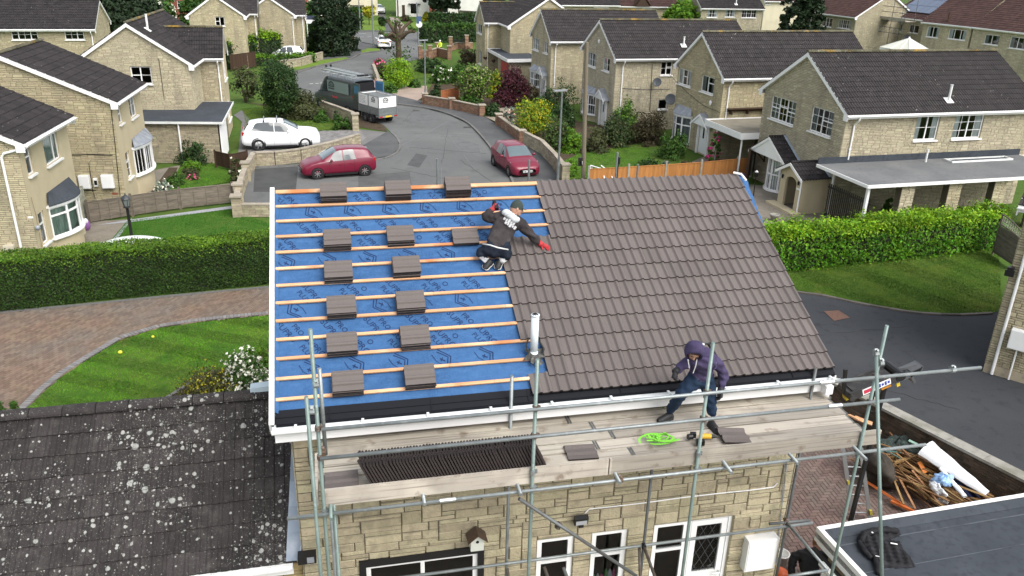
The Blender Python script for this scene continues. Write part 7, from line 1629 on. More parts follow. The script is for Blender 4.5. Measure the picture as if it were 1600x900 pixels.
# garden lamp on the left, lamp by the bay on the right
gl=empty('garden_lamp',at(207,377),0,'black lantern post on the new turf behind the hedge','garden lamp');H=hgt_=(aty(200,312,gl.location.y)).z;mb=MB();mb.tube((0,0,0),(0,0,H-.35),.06,10);mb.lathe([(.05,H-.36),(.16,H-.30),(.10,H-.26)],n=8);mb.build('post',BLACK,gl);mb=MB();mb.lathe([(.10,H-.26),(.17,H+.05)],n=6);mb.build('lantern_glass',pmat('lantern_glass',(.16,.18,.18),.15),gl);mb=MB();mb.lathe([(.2,H+.05),(.18,H+.09),(.10,H+.16),(.03,H+.2),(.02,H+.27)],n=8);[mb.tube((.105*math.cos(t),.105*math.sin(t),H-.27),(.175*math.cos(t),.175*math.sin(t),H+.06),.012,4)for t in np.arange(6)*PI/3];mb.build('lantern_cap',pmat('lantern_metal',(.035,.04,.045),.45),gl)
gl2=empty('garden_lamp',at(1177,306),0,'slim black lantern post before the white framed bay window','garden lamp');mb=MB();mb.tube((0,0,0),(0,0,1.0),.025,8);mb.lathe([(.04,1.0),(.09,1.02),(.11,1.22),(.13,1.23),(.03,1.33)],n=6);mb.build('post',BLACK,gl2);mb=MB();mb.lathe([(.05,1.30),(.10,1.27),(.02,1.36)],n=6);mb.build('lantern_cap',UPVC,gl2)
# upturned white board behind the left hedge, purple bag, plant pot
bt_=empty('white_cover',at(205,383),TH(8),'long white upturned cover lying behind the hedge under the lamp','cover');mb=MB();A=[]
for i in range(13):
 t=i/12;x=(t-.45)*2.6;w_=.42*math.sin(PI*min(1,t*1.0+.02))**.6+.02;h_=.34*math.sin(PI*min(1,.08+t*.92))**.7+.02;A.append([V((x,w_*math.cos(a),h_*math.sin(a)+.02))for a in[PI*k/8 for k in range(9)]])
for i in range(12):mb.add(A[i]+A[i+1],[(k,k+1,10+k,9+k)for k in range(8)])
mb.build('shell',pmat('dull_white_plastic',(.62,.66,.63),.5,0,[(3,(.5,.54,.5),.5,.7)]),bt_,True)
pb_=empty('purple_bag',at(135,360),0,'purple and white bag left on the path by the bow window','bag');mb=MB();mb.ellipsoid((0,0,.25),(.2,.16,.28),10,8);mb.ellipsoid((.05,-.05,.42),(.1,.1,.14),8,6,1);mb.ellipsoid((-.08,0,.2),(.16,.15,.2),8,6,2);mb.build('sack',[pmat('purple_plastic',(.22,.10,.28),.4),pmat('white_plastic',(.7,.68,.7),.4),BLACK],pb_,True)
pp_=empty('plant_pot',at(1209,345),0,'grey plant pot at the foot of the arched stone porch','plant pot');mb=MB();mb.lathe([(.13,0),(.2,.25),(.23,.28),(.23,.33),(.18,.33),(.17,.28)],n=14);mb.build('pot',CONC,pp_,True)
# birdhouse on the rear wall of the near house
bh=empty('bird_box',aty(743,850,-3.68),0,'small white bird box with brown roof on the near stone wall','bird box');mb=MB();mb.slab([(-.10,0,0),(.10,0,0),(.10,0,.2),(0,0,.29),(-.10,0,.2)],(0,-.16,0));mb.lathe([(.001,0),(.025,0),(.025,.004),(.001,.004)],(0,-.163,.17),10,1,.5,Matrix.Rotation(PI/2,3,'X'));mb.build('box',[pmat('bird_box_white',(.5,.52,.46),.8,.05),DARK],bh)
mb=MB()
for sg in(1,-1):mb.slab([(0,.02,.31),(0,-.22,.31),(sg*.15,-.22,.18),(sg*.15,.02,.18)],(0,0,.02))
mb.build('roof',pmat('bird_box_thatch',(.10,.06,.035),.95,.2,[(30,(.06,.04,.025),.4,.7)]),bh)

# ------------------------------------------------------------------ vehicles
RUB=pmat('tyre_rubber',(.013,.013,.013),.85);RIM=pmat('alloy_rim',(.45,.46,.47),.3,metal=.8);CGLASS=pmat('car_glass',(.030,.042,.047),.04,0,spec=.8);CGLASS_L=pmat('car_windscreen',(.10,.135,.145),.04,0,spec=1.0)
LAMPM=pmat('headlamp',(.55,.57,.6),.1,spec=.8);TAILM=pmat('tail_lamp',(.35,.015,.015),.15,spec=.6);PLATE_W=pmat('white_plate',(.7,.7,.68),.4);PLATE_Y=pmat('yellow_plate',(.62,.45,.03),.4)
def paint(name,col):return pmat(name,col,.35,0,spec=.4,coat=.35)
def wheel(root,x,y,r,w_,side,spokes=7,rim=RIM):
 mb=MB();M=Matrix.Rotation(PI/2*side,3,'X') # axis along y, outward = side
 Mz=Matrix.Rotation(-side*PI/2,3,'X')
 mb.lathe([(r*.66,-w_/2),(r*.93,-w_/2),(r,-w_*.35),(r,w_*.35),(r*.93,w_/2),(r*.66,w_/2),(r*.64,w_*.3),(r*.64,-w_/2)],(x,y,r),28,0,.5,Mz,False);ty=mb.build('wheel',RUB,root,True)
 rm=MB();rm.lathe([(r*.66,w_*.44),(r*.60,w_*.47),(r*.58,w_*.25),(.02,w_*.20)],(x,y,r),28,1,.5,Mz,False)
 rm.lathe([(.001,w_*.42),(r*.13,w_*.40),(r*.15,w_*.22),(.001,w_*.2)],(x,y,r),10,0,.5,Mz)
 for k in range(spokes):
  t=2*PI*k/spokes;d=V((math.cos(t),math.sin(t),0));e=V((-d.y,d.x,0));c=V((x,y,r))
  rm.obox(c+Mz@(d*r*.36+V((0,0,w_*.38))),Mz@(d*r*.26),Mz@(e*r*.06),Mz@V((0,0,w_*.05)),0)
 rm.build('rim',[rim,DARK],ty,False)
 ac=MB();ac.lathe([(r*1.13,w_*.46),(r*1.13,-w_*.9),(.01,-w_*.9)],(x,y,r*1.02),28,0,.5,Mz,False);ac.lathe([(r*1.0,w_*.44),(r*1.14,w_*.455)],(x,y,r*1.02),28,0,.5,Mz,False);ac.build('wheel_arch',DARK,root)
def sample(tab,x):
 xs=[t[0]for t in tab]
 return[float(np.interp(x,xs,[t[i]for t in tab]))for i in range(1,len(tab[0]))]
def car(name,label,cat,loc,head,tab,L,col_mat,wheels,r,wb_side,front_glass,rear_glass,side,wmat=None,group=None,n=64,lamps=True,plates=('w','y'),rails=False,spokes=7,hw=None,ground=0.0,trim=True,detail=True,mirrors=None,sglass=None):
 """tab rows: x from the nose, bottom z, belt z, roof z, half width, half roof width"""
 root=empty(name,(loc[0],loc[1],ground),math.atan2(head[1],head[0])+PI,label,cat,group) # local +x points to the tail
 hx=L/2
 def sec(x):
  zb,zl,zr,w_,wr=sample(tab,x);h=zl-zb
  pts=[(0,zb),(.80*w_,zb),(.95*w_,zb+.04),(.99*w_,zb+.30*h),(1.0*w_,zb+.52*h),(.995*w_,zb+.72*h),(.965*w_,zb+.90*h),(.945*w_,zl)]
  for t in(.12,.5,.88):pts.append((.945*w_+(wr-.945*w_)*t-.0*(1-t),zl+(zr-.05-zl)*t if zr-zl>.12 else zl+(zr-zl)*.5*t))
  if zr-zl>.12:pts+=[(wr-.015,zr-.045),(wr*.90,zr-.012),(wr*.5,zr+.006),(0,zr+.012)]
  else:pts+=[(wr*.97,zl+(zr-zl)*.55),(wr*.85,zl+(zr-zl)*.8),(wr*.5,zr),(0,zr+.004)]
  return pts
 xs=sorted(set([0,.02,.05,.1,.18]+list(np.linspace(.25,L-.15,n))+[L-.08,L-.04,L]))
 m_=len(sec(1));ring=[]
 for x in xs:s=sec(x);ring.append([V((x-hx,y,z))for y,z in s]+[V((x-hx,-y,z))for y,z in s[-2:0:-1]])
 k=len(ring[0]);mb=MB();P=[p for R_2 in ring for p in R_2]
 mb.add(P,[(i*k+j,i*k+(j+1)%k,(i+1)*k+(j+1)%k,(i+1)*k+j)for i in range(len(ring)-1)for j in range(k)]+[tuple(range(k)),tuple(range((len(ring)-1)*k,len(ring)*k))[::-1]],0,.5)
 body=mb.build('body',col_mat,root,True)
 def patch(nm,j0,j1,xa,xb,mat,off=.006,both=False,xshift=0.0):
  g=MB();us=np.linspace(0,1,16)
  for sg in((1,-1)if both else(1,)):
   rows_=[]
   for t in us:
    row=[]
    for j in range(j0,j1+1):
     f=(j-j0)/(j1-j0);x=xa[0]+(xa[1]-xa[0])*f;x2=xb[0]+(xb[1]-xb[0])*f;xx=x+(x2-x)*t
     s=sec(xx);jj=j if j<m_ else 2*m_-2-j;sgn_=1 if j<m_ else-1
     e=1e-3;s2=sec(xx+e);p=V((xx-hx,s[jj][0]*sgn_*sg,s[jj][1]));px_=V((xx+e-hx,s2[jj][0]*sgn_*sg,s2[jj][1]))-p
     jn=min(m_-1,jj+1);jp=max(0,jj-1);tv=V((0,(s[jn][0]-s[jp][0]),s[jn][1]-s[jp][1]));
     tv=V((0,tv.y*sgn_*sg,tv.z));nn=px_.cross(tv);
     if nn.length>1e-9:nn.normalize()
     if nn.z<0 and jj>10:nn=-nn
     if nn.y*sgn_*sg<0 and jj<=10:nn=-nn
     row.append(p+nn*off)
    rows_.append(row)
   q=len(rows_[0]);g.add([p for R_2 in rows_ for p in R_2],[(i*q+j,i*q+j+1,(i+1)*q+j+1,(i+1)*q+j)for i in range(len(rows_)-1)for j in range(q-1)],0,.5)
  return g.build(nm,mat,root,True)
 fa,fb=front_glass;patch('windscreen',11,2*m_-2-11,(fa,fa),(fb,fb),CGLASS_L,.008)
 ra,rb_=rear_glass;patch('rear_window',11,2*m_-2-11,(ra,ra),(rb_,rb_),CGLASS,.008)
 for a in side:
  for sg in(1,):patch('side_window',7,11,(a[0],a[1]),(a[2],a[3]),sglass or CGLASS,.007,True)
 for x in wheels:
  for sg in(1,-1):wheel(root,x-hx,sg*wb_side,r,.21 if r<.36 else.25,sg,spokes)
 if detail:
  for sg in(1,-1):tm=MB();tm.beam((wheels[0]+r*1.3-hx,sg*(sample(tab,L/2)[3]*.965),sample(tab,L/2)[0]+.03),(wheels[1]-r*1.3-hx,sg*(sample(tab,L/2)[3]*.965),sample(tab,L/2)[0]+.03),.06,.10);tm.build('sill_trim',DARK,root)
  hl_=MB()
  zl=sample(tab,.25)[1]
  for sg in(1,-1):
   pts=[]
   for t in(0,.35,.7,1):
    x=.07+.55*t;zb,zb2,zr,w_,wr=sample(tab,x);pts.append((x,w_*(.62+.34*t**.6),zb2))
   lo=[V((x-hx-.012,sg*(y*1.0),z-.10+.04*i))for i,(x,y,z)in enumerate(pts)];hi=[V((x-hx+.0,sg*(y*.97),z+.015))for x,y,z in pts]
   hl_.add(lo+hi,[(i,i+1,5+i,4+i)if sg>0 else(i,4+i,5+i,i+1)for i in range(3)],0)
  hl_.build('headlight',LAMPM,root)
  gr=MB();zb=sample(tab,.03)[0];w0=sample(tab,.02)[3]
  gr.box((-hx-.025,-w0*.62,zb+.10),(-hx+.06,w0*.62,zb+.33));gr.build('grille',DARK,root)
  for e,x0,zz in((plates[0],-hx-.033,zb+.17),(plates[1],hx+.012,sample(tab,L-.02)[0]+.40)):
   if not e:continue
   p_=MB();p_.box((min(x0,x0+.012),-.26,zz),(max(x0,x0+.012),.26,zz+.115),0)
   xo_=x0-.002 if x0<0 else x0+.0125
   for q in range(7):
    if q!=4:yq=-.22+q*.063;p_.box((min(xo_,xo_+.002),yq,zz+.022),(max(xo_,xo_+.002),yq+.042,zz+.092),1)
   p_.build('number_plate',[PLATE_W if e=='w' else PLATE_Y,DARK],root)
  tl=MB()
  for sg in(1,-1):
   x=L-.16;zb,zl,zr,w_,wr=sample(tab,x);tl.obox((x-hx+.03,sg*w_*.86,zl-.10),(.10,0,.02),(0,w_*.10,0),(0,0,.10))
  tl.build('tail_light',TAILM,root)
  mx_=side[0][0]+.22 if mirrors is None else mirrors
  for sg in(1,-1):
   w_=sample(tab,mx_)[3];zl=sample(tab,mx_)[1];mi=MB();mi.ellipsoid((mx_-hx,sg*(w_+.10),zl+.07),(.07,.11,.075),10,8);mi.tube((mx_-hx,sg*w_*.93,zl+.01),(mx_-hx,sg*(w_+.05),zl+.05),.02,6);mi.build('door_mirror',col_mat,root,True)
  dl=MB()
  for x in(side[0][0]+.12,side[0][2]+.06,(side[-1][2]if len(side)>1 else side[0][2]+.9)-.12):
   for sg in(1,-1):
    s=sec(x);pts=[V((x-hx,sg*(s[j][0]+.002),s[j][1]))for j in range(2,8)];dl.path(pts,.005,4)
  dl.build('door_seam',DARK,root)
  hn=MB()
  for x in(side[0][2]-.14,(side[-1][2]if len(side)>1 else side[0][2]+.9)-.26):
   for sg in(1,-1):s=sec(x);hn.obox((x-hx,sg*(s[5][0]+.012),s[5][1]),(.09,0,0),(0,.012,0),(0,0,.014))
  hn.build('door_handle',col_mat,root)
 return root
HATCH=[(0,.30,.50,.56,.48,.40),(.03,.22,.56,.64,.62,.55),(.15,.20,.66,.74,.75,.66),(.45,.19,.78,.86,.83,.72),(.85,.19,.87,.945,.845,.72),(1.02,.19,.89,.97,.845,.70),(1.25,.19,.905,1.13,.848,.66),(1.75,.19,.92,1.40,.848,.60),(2.0,.19,.93,1.46,.848,.60),(2.5,.19,.945,1.49,.848,.60),(3.0,.19,.965,1.475,.845,.60),(3.4,.20,.99,1.43,.835,.585),(3.58,.22,1.0,1.38,.82,.57),(3.75,.24,.98,1.12,.80,.60),(3.88,.27,.90,.99,.76,.64),(3.95,.34,.74,.84,.66,.58)]
SIDE_H=[(1.30,1.78,2.14,2.14),(2.20,2.20,2.86,2.72)]
yr=paint('wine_red_paint',(.15,.006,.026));yr2=paint('wine_red_paint_faded',(.17,.010,.03))
def place_by_wheels(f,r_,side_sign,tab_w,wheels,L):
 """centre of a car from the ground points under its front and rear near-side wheels"""
 f=V(f);r_=V(r_);h=(f-r_);h.z=0;h.normalize();n=V((-h.y,h.x,0))*side_sign;mid=(f+r_)/2;off=(wheels[0]+wheels[1])/2-L/2
 return mid+n*tab_w-h*(-off)if False else mid+n*tab_w+h*off,h
c_,h_=place_by_wheels(at(496,280),at(571,274.5),-1,.76,(.78,3.29),3.95)
car('red_hatchback','wine red hatchback parked side-on in front of the stone wall','car',c_,h_,HATCH,3.95,yr,(.78,3.29),.30,.755,(1.10,1.84),(3.50,3.78),SIDE_H)
car('red_hatchback','wine red hatchback facing the camera beside the pavement wall','car',(11.0,30.4),V((.14,-.99,0)),HATCH,3.95,yr2,(.78,3.29),.30,.755,(1.10,1.84),(3.50,3.78),SIDE_H)
SUV=[(0,.36,.64,.72,.52,.42),(.03,.28,.70,.80,.70,.6),(.15,.24,.90,.99,.84,.72),(.5,.22,1.0,1.08,.915,.78),(1.0,.22,1.04,1.12,.925,.78),(1.2,.22,1.05,1.15,.925,.76),(1.45,.22,1.07,1.32,.925,.71),(1.95,.22,1.09,1.58,.925,.66),(2.25,.22,1.10,1.66,.925,.65),(2.9,.22,1.13,1.69,.925,.65),(3.5,.23,1.17,1.66,.915,.64),(3.95,.25,1.22,1.60,.90,.62),(4.15,.27,1.22,1.52,.885,.61),(4.34,.30,1.14,1.25,.86,.66),(4.46,.34,1.0,1.12,.82,.70),(4.53,.42,.85,.96,.72,.62)]
c_,h_=place_by_wheels(at(478,233),at(405,235.5),1,.82,(.90,3.59),4.53)
sv_=car('white_estate_car','white sport utility car with roof bars on the grey block drive','car',c_,h_,SUV,4.53,paint('white_car_paint',(.78,.79,.80)),(.90,3.59),.36,.80,(1.26,2.08),(4.08,4.36),[(1.62,2.05,2.62,2.62),(2.66,2.66,4.02,3.62)],spokes=5)
rb_=MB()
for x in(2.45,3.2):rb_.tube((x-2.265,-.66,1.76),(x-2.265,.66,1.76),.03,8);[rb_.obox((x-2.265,sg*.63,1.71),(.04,0,0),(0,.03,0),(0,0,.05),1)for sg in(1,-1)]
rb_.build('roof_bar',[ALU,BLACK],sv_)
# van with rear doors open
VAN=[(0,.42,.75,.88,.62,.5),(.04,.32,.85,1.0,.82,.7),(.2,.28,1.0,1.12,.93,.8),(.6,.26,1.14,1.24,.98,.82),(.85,.26,1.20,1.32,.985,.82),(1.05,.26,1.24,1.62,.985,.84),(1.55,.26,1.28,2.20,.985,.84),(1.85,.26,1.30,2.42,.985,.84),(2.1,.26,1.32,2.47,.985,.85),(5.2,.26,1.40,2.49,.985,.85),(5.48,.28,1.40,2.47,.975,.84),(5.53,.34,1.38,2.42,.96,.82)]
vp=paint('grey_van_paint',(.050,.062,.066))
vr,vf=at(543,178.5),at(497,166);h_=(vf-vr);h_.z=0;h_.normalize();n_=V((h_.y,-h_.x,0));vc=(vr+vf)/2+n_*.93-h_*.15
vn=car('panel_van','dark grey panel van with ladder rack and open rear doors by the trailer','van',vc,h_,VAN,5.53,vp,(.95,4.7),.34,.88,(.98,1.72),(5.50,5.52),[(1.28,1.70,2.12,2.12)],n=50,plates=(None,None),mirrors=1.25)
vh=5.53/2
# glossy side panel with printed roof emblem and lettering bars
mb=MB();mb.box((-.55,-.999,1.42),(2.2,-.992,2.2));mb.build('side_glazing',pmat('van_side_film',(.20,.25,.245),.15,0,spec=.6),vn)
eb=MB()
def emblem(mb,x,y,z,s,nx,mi=0): # roof-shaped emblem over two bars of lettering, on a plane facing y
 yy=y
 for k in range(8):
  a0,a1=PI*k/8,PI*(k+1)/8
  for r0,r1 in((.75,1.0),(.4,.55)):mb.slab([V((x+s*r0*math.cos(a0),yy,z+s*r0*math.sin(a0))),V((x+s*r1*math.cos(a0),yy,z+s*r1*math.sin(a0))),V((x+s*r1*math.cos(a1),yy,z+s*r1*math.sin(a1))),V((x+s*r0*math.cos(a1),yy,z+s*r0*math.sin(a1)))],(0,nx*.003,0),mi,.5)
 for k in range(5):mb.slab([V((x-s*.75+k*s*.3,yy,z-.05*s)),V((x-s*.75+k*s*.3+s*.22,yy,z-.05*s)),V((x-s*.75+k*s*.3+s*.22,yy,z+.18*s)),V((x-s*.75+k*s*.3,yy,z+.18*s))],(0,nx*.003,0),mi,.5)
 for k in range(9):mb.slab([V((x-s*1.0+k*s*.22,yy,z-.45*s)),V((x-s*1.0+k*s*.22+s*.16,yy,z-.45*s)),V((x-s*1.0+k*s*.22+s*.16,yy,z-.2*s)),V((x-s*1.0+k*s*.22,yy,z-.2*s))],(0,nx*.003,0),mi,.5)
emblem(eb,.0,-1.0,1.76,.40,-1)
eo=eb.build('emblem',BLACK,vn);rl=MB()
for k in range(6):rl.box((.0+k*.12,-1.0,.98),(.08+k*.12,-.99,1.12))
rl.build('red_lettering',pmat('red_lettering',(.45,.05,.06),.5),vn)
bx=MB();bx.box((vh+.02,-.86,.62),(vh+.03,.86,2.3),0);bx.box((vh+.03,-.7,.7),(vh+.05,.1,1.5),1);bx.box((vh+.031,.2,.75),(vh+.06,.75,1.2),2);bx.build('load_space',[DARK,DKBROWN,pmat('tan_load',(.35,.24,.1),.8)],vn)
for sg in(-1,1):
 dr_=MB();a=TH(100 if sg<0 else 82);hinge=V((vh,sg*.96,0));d=V((1,.04,0)).normalized()if sg>0 else V((math.cos(a-PI/2),sg*math.sin(a-PI/2)*.5,0)).normalized();t=V((-d.y,d.x,0))
 dr_.obox(hinge+d*.48+Z3*1.45,d*.47,t*.025,Z3*.92,0);dro=dr_.build('rear_door',vp if sg<0 else pmat('sky_reflection_door',(.07,.19,.34),.4),vn)  # right door: blue of the reflected sky is painted into its colour
 gl_=MB();gl_.obox(hinge+d*.5+Z3*1.95,d*.34,t*.030,Z3*.28,0);gl_.build('door_window',pmat('sky_reflection_glass',(.06,.16,.26),.06),dro)  # the window blue is painted sky reflection too
tl=MB();[tl.box((vh-.02,sg*.93-.05,.9),(vh+.035,sg*.93+.05,1.5),0)for sg in(1,-1)];tl.build('tail_light',TAILM,vn);pt2=MB();pt2.box((vh+.06,-.26,.52),(vh+.07,.26,.64));pt2.build('number_plate',PLATE_Y,vn);pw_=MB();pw_.box((vh+.0,-.9,.32),(vh+.10,.9,.5));pw_.build('rear_bumper',BLACK,vn)
rk=MB()
for x in(-1.2,-.2,.8,1.8,2.4):rk.tube((x,-.85,2.62),(x,.85,2.62),.025,6);[rk.tube((x,sg*.85,2.45),(x,sg*.85,2.66),.025,6)for sg in(1,-1)]
for y in(-.85,.85):rk.tube((-1.4,y,2.66),(2.6,y,2.66),.025,6)
rk.build('ladder_rack',ALU,vn)
ld_=empty('ladder',(0,0,0),0,'aluminium ladder tied on the roof rack of the grey van','ladder');ld_.matrix_world=vn.matrix_basis.copy();lm_=MB()
for y in(.1,.5):lm_.beam((-2.6,y,2.75),(2.7,y,2.75),.04,.08)
for k in range(19):lm_.tube((-2.5+k*.28,.1,2.75),(-2.5+k*.28,.5,2.75),.016,6)
for y in(-.55,-.2):lm_.beam((-2.0,y,2.74),(2.5,y,2.74),.04,.07)
for k in range(16):lm_.tube((-1.9+k*.28,-.55,2.74),(-1.9+k*.28,-.2,2.74),.016,6)
lm_.build('frame',ALU,ld_);st=MB();[st.lathe([(.02,0),(.08,.02),(.08,.16),(.02,.2)],(x,y,2.8),8)for x,y in((-2.3,.1),(-2.3,.5))];st.obox((2.6,.0,2.8),(.10,0,0),(0,.42,0),(0,0,.05));st.build('ladder_stand',BLACK,ld_)
# caged tipping trailer
tcor=[V((3.03,45.89,0)),V((4.35,43.55,0))];th_=(tcor[0]-tcor[1]).normalized();tn=V((th_.y,-th_.x,0));Lt,Wt=2.55,1.5
tc=tcor[1]+th_*Lt/2+tn*Wt/2;trl=empty('trailer',(tc.x,tc.y,0),math.atan2(th_.y,th_.x)+PI,'galvanised twin-axle trailer with tall white printed sides behind the van','trailer')
hb,hw_=Lt/2,Wt/2;mb=MB();mb.box((-hb,-hw_,.62),(hb,hw_,.68));mb.build('bed',GALV,trl)
for nm,a,b in(('side_panel',(-hb,-hw_,.68),(hb,-hw_+.03,1.12)),('side_panel',(-hb,hw_-.03,.68),(hb,hw_,1.12)),('front_panel',(-hb,-hw_+.03,.68),(-hb+.03,hw_-.03,1.12)),('tailgate',(hb-.03,-hw_+.03,.68),(hb,hw_-.03,1.12))):
 m_=MB();m_.box(a,b);
 ax_=0 if b[0]-a[0]>.1 else 1
 for z in(.72,.9,1.07):
  if ax_==0:m_.box((a[0]+.02,a[1]-.008 if a[1]<0 else b[1],z),(b[0]-.02,a[1]if a[1]<0 else b[1]+.008,z+.03))
  else:m_.box((a[0]-.008 if a[0]<0 else b[0],a[1]+.02,z),(a[0]if a[0]<0 else b[0]+.008,b[1]-.02,z+.03))
 m_.build(nm,GALV,trl)
for nm,a,b in(('printed_side',(-hb+.05,-hw_+.0,1.14),(-.04,-hw_+.02,1.86)),('printed_side',(.04,-hw_,1.14),(hb-.05,-hw_+.02,1.86)),('printed_side',(-hb+.05,hw_-.02,1.14),(hb-.05,hw_,1.86)),('printed_tail',(hb-.02,-hw_+.05,1.14),(hb,hw_-.05,1.86)),('printed_front',(-hb,-hw_+.05,1.14),(-hb+.02,hw_-.05,1.86))):
 m_=MB();m_.box(a,b);o_=m_.build(nm,UPVC,trl)
pr=MB();emblem(pr,.62,-hw_-.001,1.58,.24,-1);emblem(pr,-.62,-hw_-.001,1.50,.22,-1)if False else None
for r in range(6):[pr.box((-1.12+k*.13,-hw_-.003,1.26+r*.09),(-1.04+k*.13+random.uniform(-.03,.04),-hw_-.001,1.285+r*.09))for k in range(6)]
pr.build('printed_lettering',DARK,trl);pr2=MB();emblem(pr2,0,0,0,.24,-1);R_z=Matrix.Rotation(PI/2,4,'Z');pr2.v=[tuple(Matrix.Translation((hb+.001,-.18,1.58))@R_z@V(p))for p in pr2.v]
for r in range(4):[pr2.box((hb+.001,.22+k*.1,1.4+r*.09),(hb+.003,.29+k*.1,1.425+r*.09),1)for k in range(4)]
pr2.build('printed_lettering',[DARK,GALV],trl)
ps=MB()
for x,y in((-hb,-hw_),(0,-hw_),(hb,-hw_),(-hb,hw_),(0,hw_),(hb,hw_)):ps.box((x-.025,y-.025,.6),(x+.025,y+.025,1.92))
for y in(-hw_,hw_):ps.box((-hb,y-.02,1.88),(hb,y+.02,1.92))
for x in(-hb,hb):ps.box((x-.02,-hw_,1.88),(x+.02,hw_,1.92))
ps.build('cage_frame',GALV,trl);tb_=MB();nn_=10
tb_.add([V((-hb+.03+(Lt-.06)*i/nn_,-hw_+.03+(Wt-.06)*j/nn_,1.80+.05*math.sin(i*1.3)*math.cos(j*1.1)-.06*math.sin(PI*i/nn_)*math.sin(PI*j/nn_)))for i in range(nn_+1)for j in range(nn_+1)],[(i*(nn_+1)+j,(i+1)*(nn_+1)+j,(i+1)*(nn_+1)+j+1,i*(nn_+1)+j+1)for i in range(nn_)for j in range(nn_)]);tb_.build('load_cover',pmat('grey_sheet',(.13,.14,.14),.7),trl,True)
for x in(-.42,.30):
 for sg in(1,-1):wheel(trl,x,sg*(hw_-.02),.29,.19,sg,6)
ch=MB();ch.beam((-hb-1.1,0,.5),(-hb+.3,-.4,.56),.07,.08);ch.beam((-hb-1.1,0,.5),(-hb+.3,.4,.56),.07,.08);ch.box((-hb,-.5,.5),(hb,-.43,.61));ch.box((-hb,.43,.5),(hb,.5,.61));ch.box((hb-.05,-hw_,.46),(hb+.03,hw_,.60));ch.tube((-hb-.9,0,0),(-hb-.9,0,.7),.04,8);ch.build('chassis',GALV,trl)
lt_=MB();[lt_.box((hb+.03,sg*.6-.12,.48),(hb+.05,sg*.6+.12,.57))for sg in(1,-1)];lt_.build('tail_light',TAILM,trl);pl_=MB();pl_.box((hb+.031,-.26,.48),(hb+.045,.26,.585));pl_.build('number_plate',PLATE_Y,trl)
# further cars
WP=bpy.data.materials['white_car_paint']
b0_=at(603,77);car('white_hatchback','white car seen from behind driving up the street past the bare tree','car',(b0_.x,b0_.y+1.9),V((.10,1,0)),HATCH,3.95,WP,(.78,3.29),.30,.755,(1.10,1.84),(3.50,3.78),SIDE_H,plates=(None,'y'))
b0_=at(593,22);car('white_hatchback','white car parked facing down the far drive beside the cream house','car',(b0_.x,b0_.y+1.9),V((.15,-1,0)),HATCH,3.95,WP,(.78,3.29),.30,.755,(1.10,1.84),(3.50,3.78),SIDE_H,plates=('w',None))
car('white_hatchback','white car half hidden by the low hedge below the golden bush','car',(-3.0,77.4),V((-1,.05,0)),HATCH,3.95,WP,(.78,3.29),.30,.755,(1.10,1.84),(3.50,3.78),SIDE_H)
b0_=at(406,86);car('white_van','white van half hidden by the low hedge beside the drainpipe','van',(b0_.x-1.2,b0_.y),V((1,-.05,0)),VAN,5.53,WP,(.95,4.7),.34,.88,(.98,1.72),(5.50,5.52),[(1.28,1.70,2.12,2.12)],n=40)

# ------------------------------------------------------------------ people
def skin_figure(name,parent,joints,bones,mats,bone_mat,root_j,sub=3,fold=1.0):
 """one continuous body grown over a skeleton; joints {n:(point, radius)}; bone_mat {(a,b): material slot}"""
 names=list(joints);idx={n:i for i,n in enumerate(names)}
 me=bpy.data.meshes.new(name);me.from_pydata([tuple(joints[n][0])for n in names],[(idx[a],idx[b])for a,b in bones],[])
 o=bpy.data.objects.new(name,me);COL.objects.link(o);o.modifiers.new('skin','SKIN');sv=me.skin_vertices[0].data
 for n in names:
  r=joints[n][1];r=r if isinstance(r,tuple)else(r,r);sv[idx[n]].radius=r;sv[idx[n]].use_root=(n==root_j)
 s=o.modifiers.new('sub','SUBSURF');s.levels=sub;s.render_levels=sub
 dg=bpy.context.evaluated_depsgraph_get();m2=bpy.data.meshes.new_from_object(o.evaluated_get(dg));bpy.data.objects.remove(o)
 for v_ in m2.vertices: # cloth folds
  c=v_.co;f=math.sin(c.x*38+c.z*27+2*math.sin(c.y*21))*math.sin(c.y*33-c.z*19+c.x*11)+.6*math.sin(c.z*61+c.x*23+c.y*17);v_.co=c+v_.normal*(.0085*f*fold)
 for m_ in mats:m2.materials.append(m_)
 segs=[(V(joints[a][0]),V(joints[b][0]),bone_mat.get((a,b),bone_mat.get((b,a),0)),joints[a][1]if not isinstance(joints[a][1],tuple)else joints[a][1][0])for a,b in bones]
 for p in m2.polygons:
  c=p.center;best=1e9;bi=0
  for a,b,k,r in segs:
   d=b-a;t=max(0,min(1,(c-a).dot(d)/max(d.length_squared,1e-9)));q=(c-(a+d*t)).length/(r+.02)
   if q<best:best=q;bi=k
  p.material_index=bi;p.use_smooth=True
 at_=m2.attributes.new('var','FLOAT','FACE');at_.data.foreach_set('value',[.5]*len(m2.polygons))
 o=bpy.data.objects.new(name,m2);COL.objects.link(o);o.parent=parent
 return o
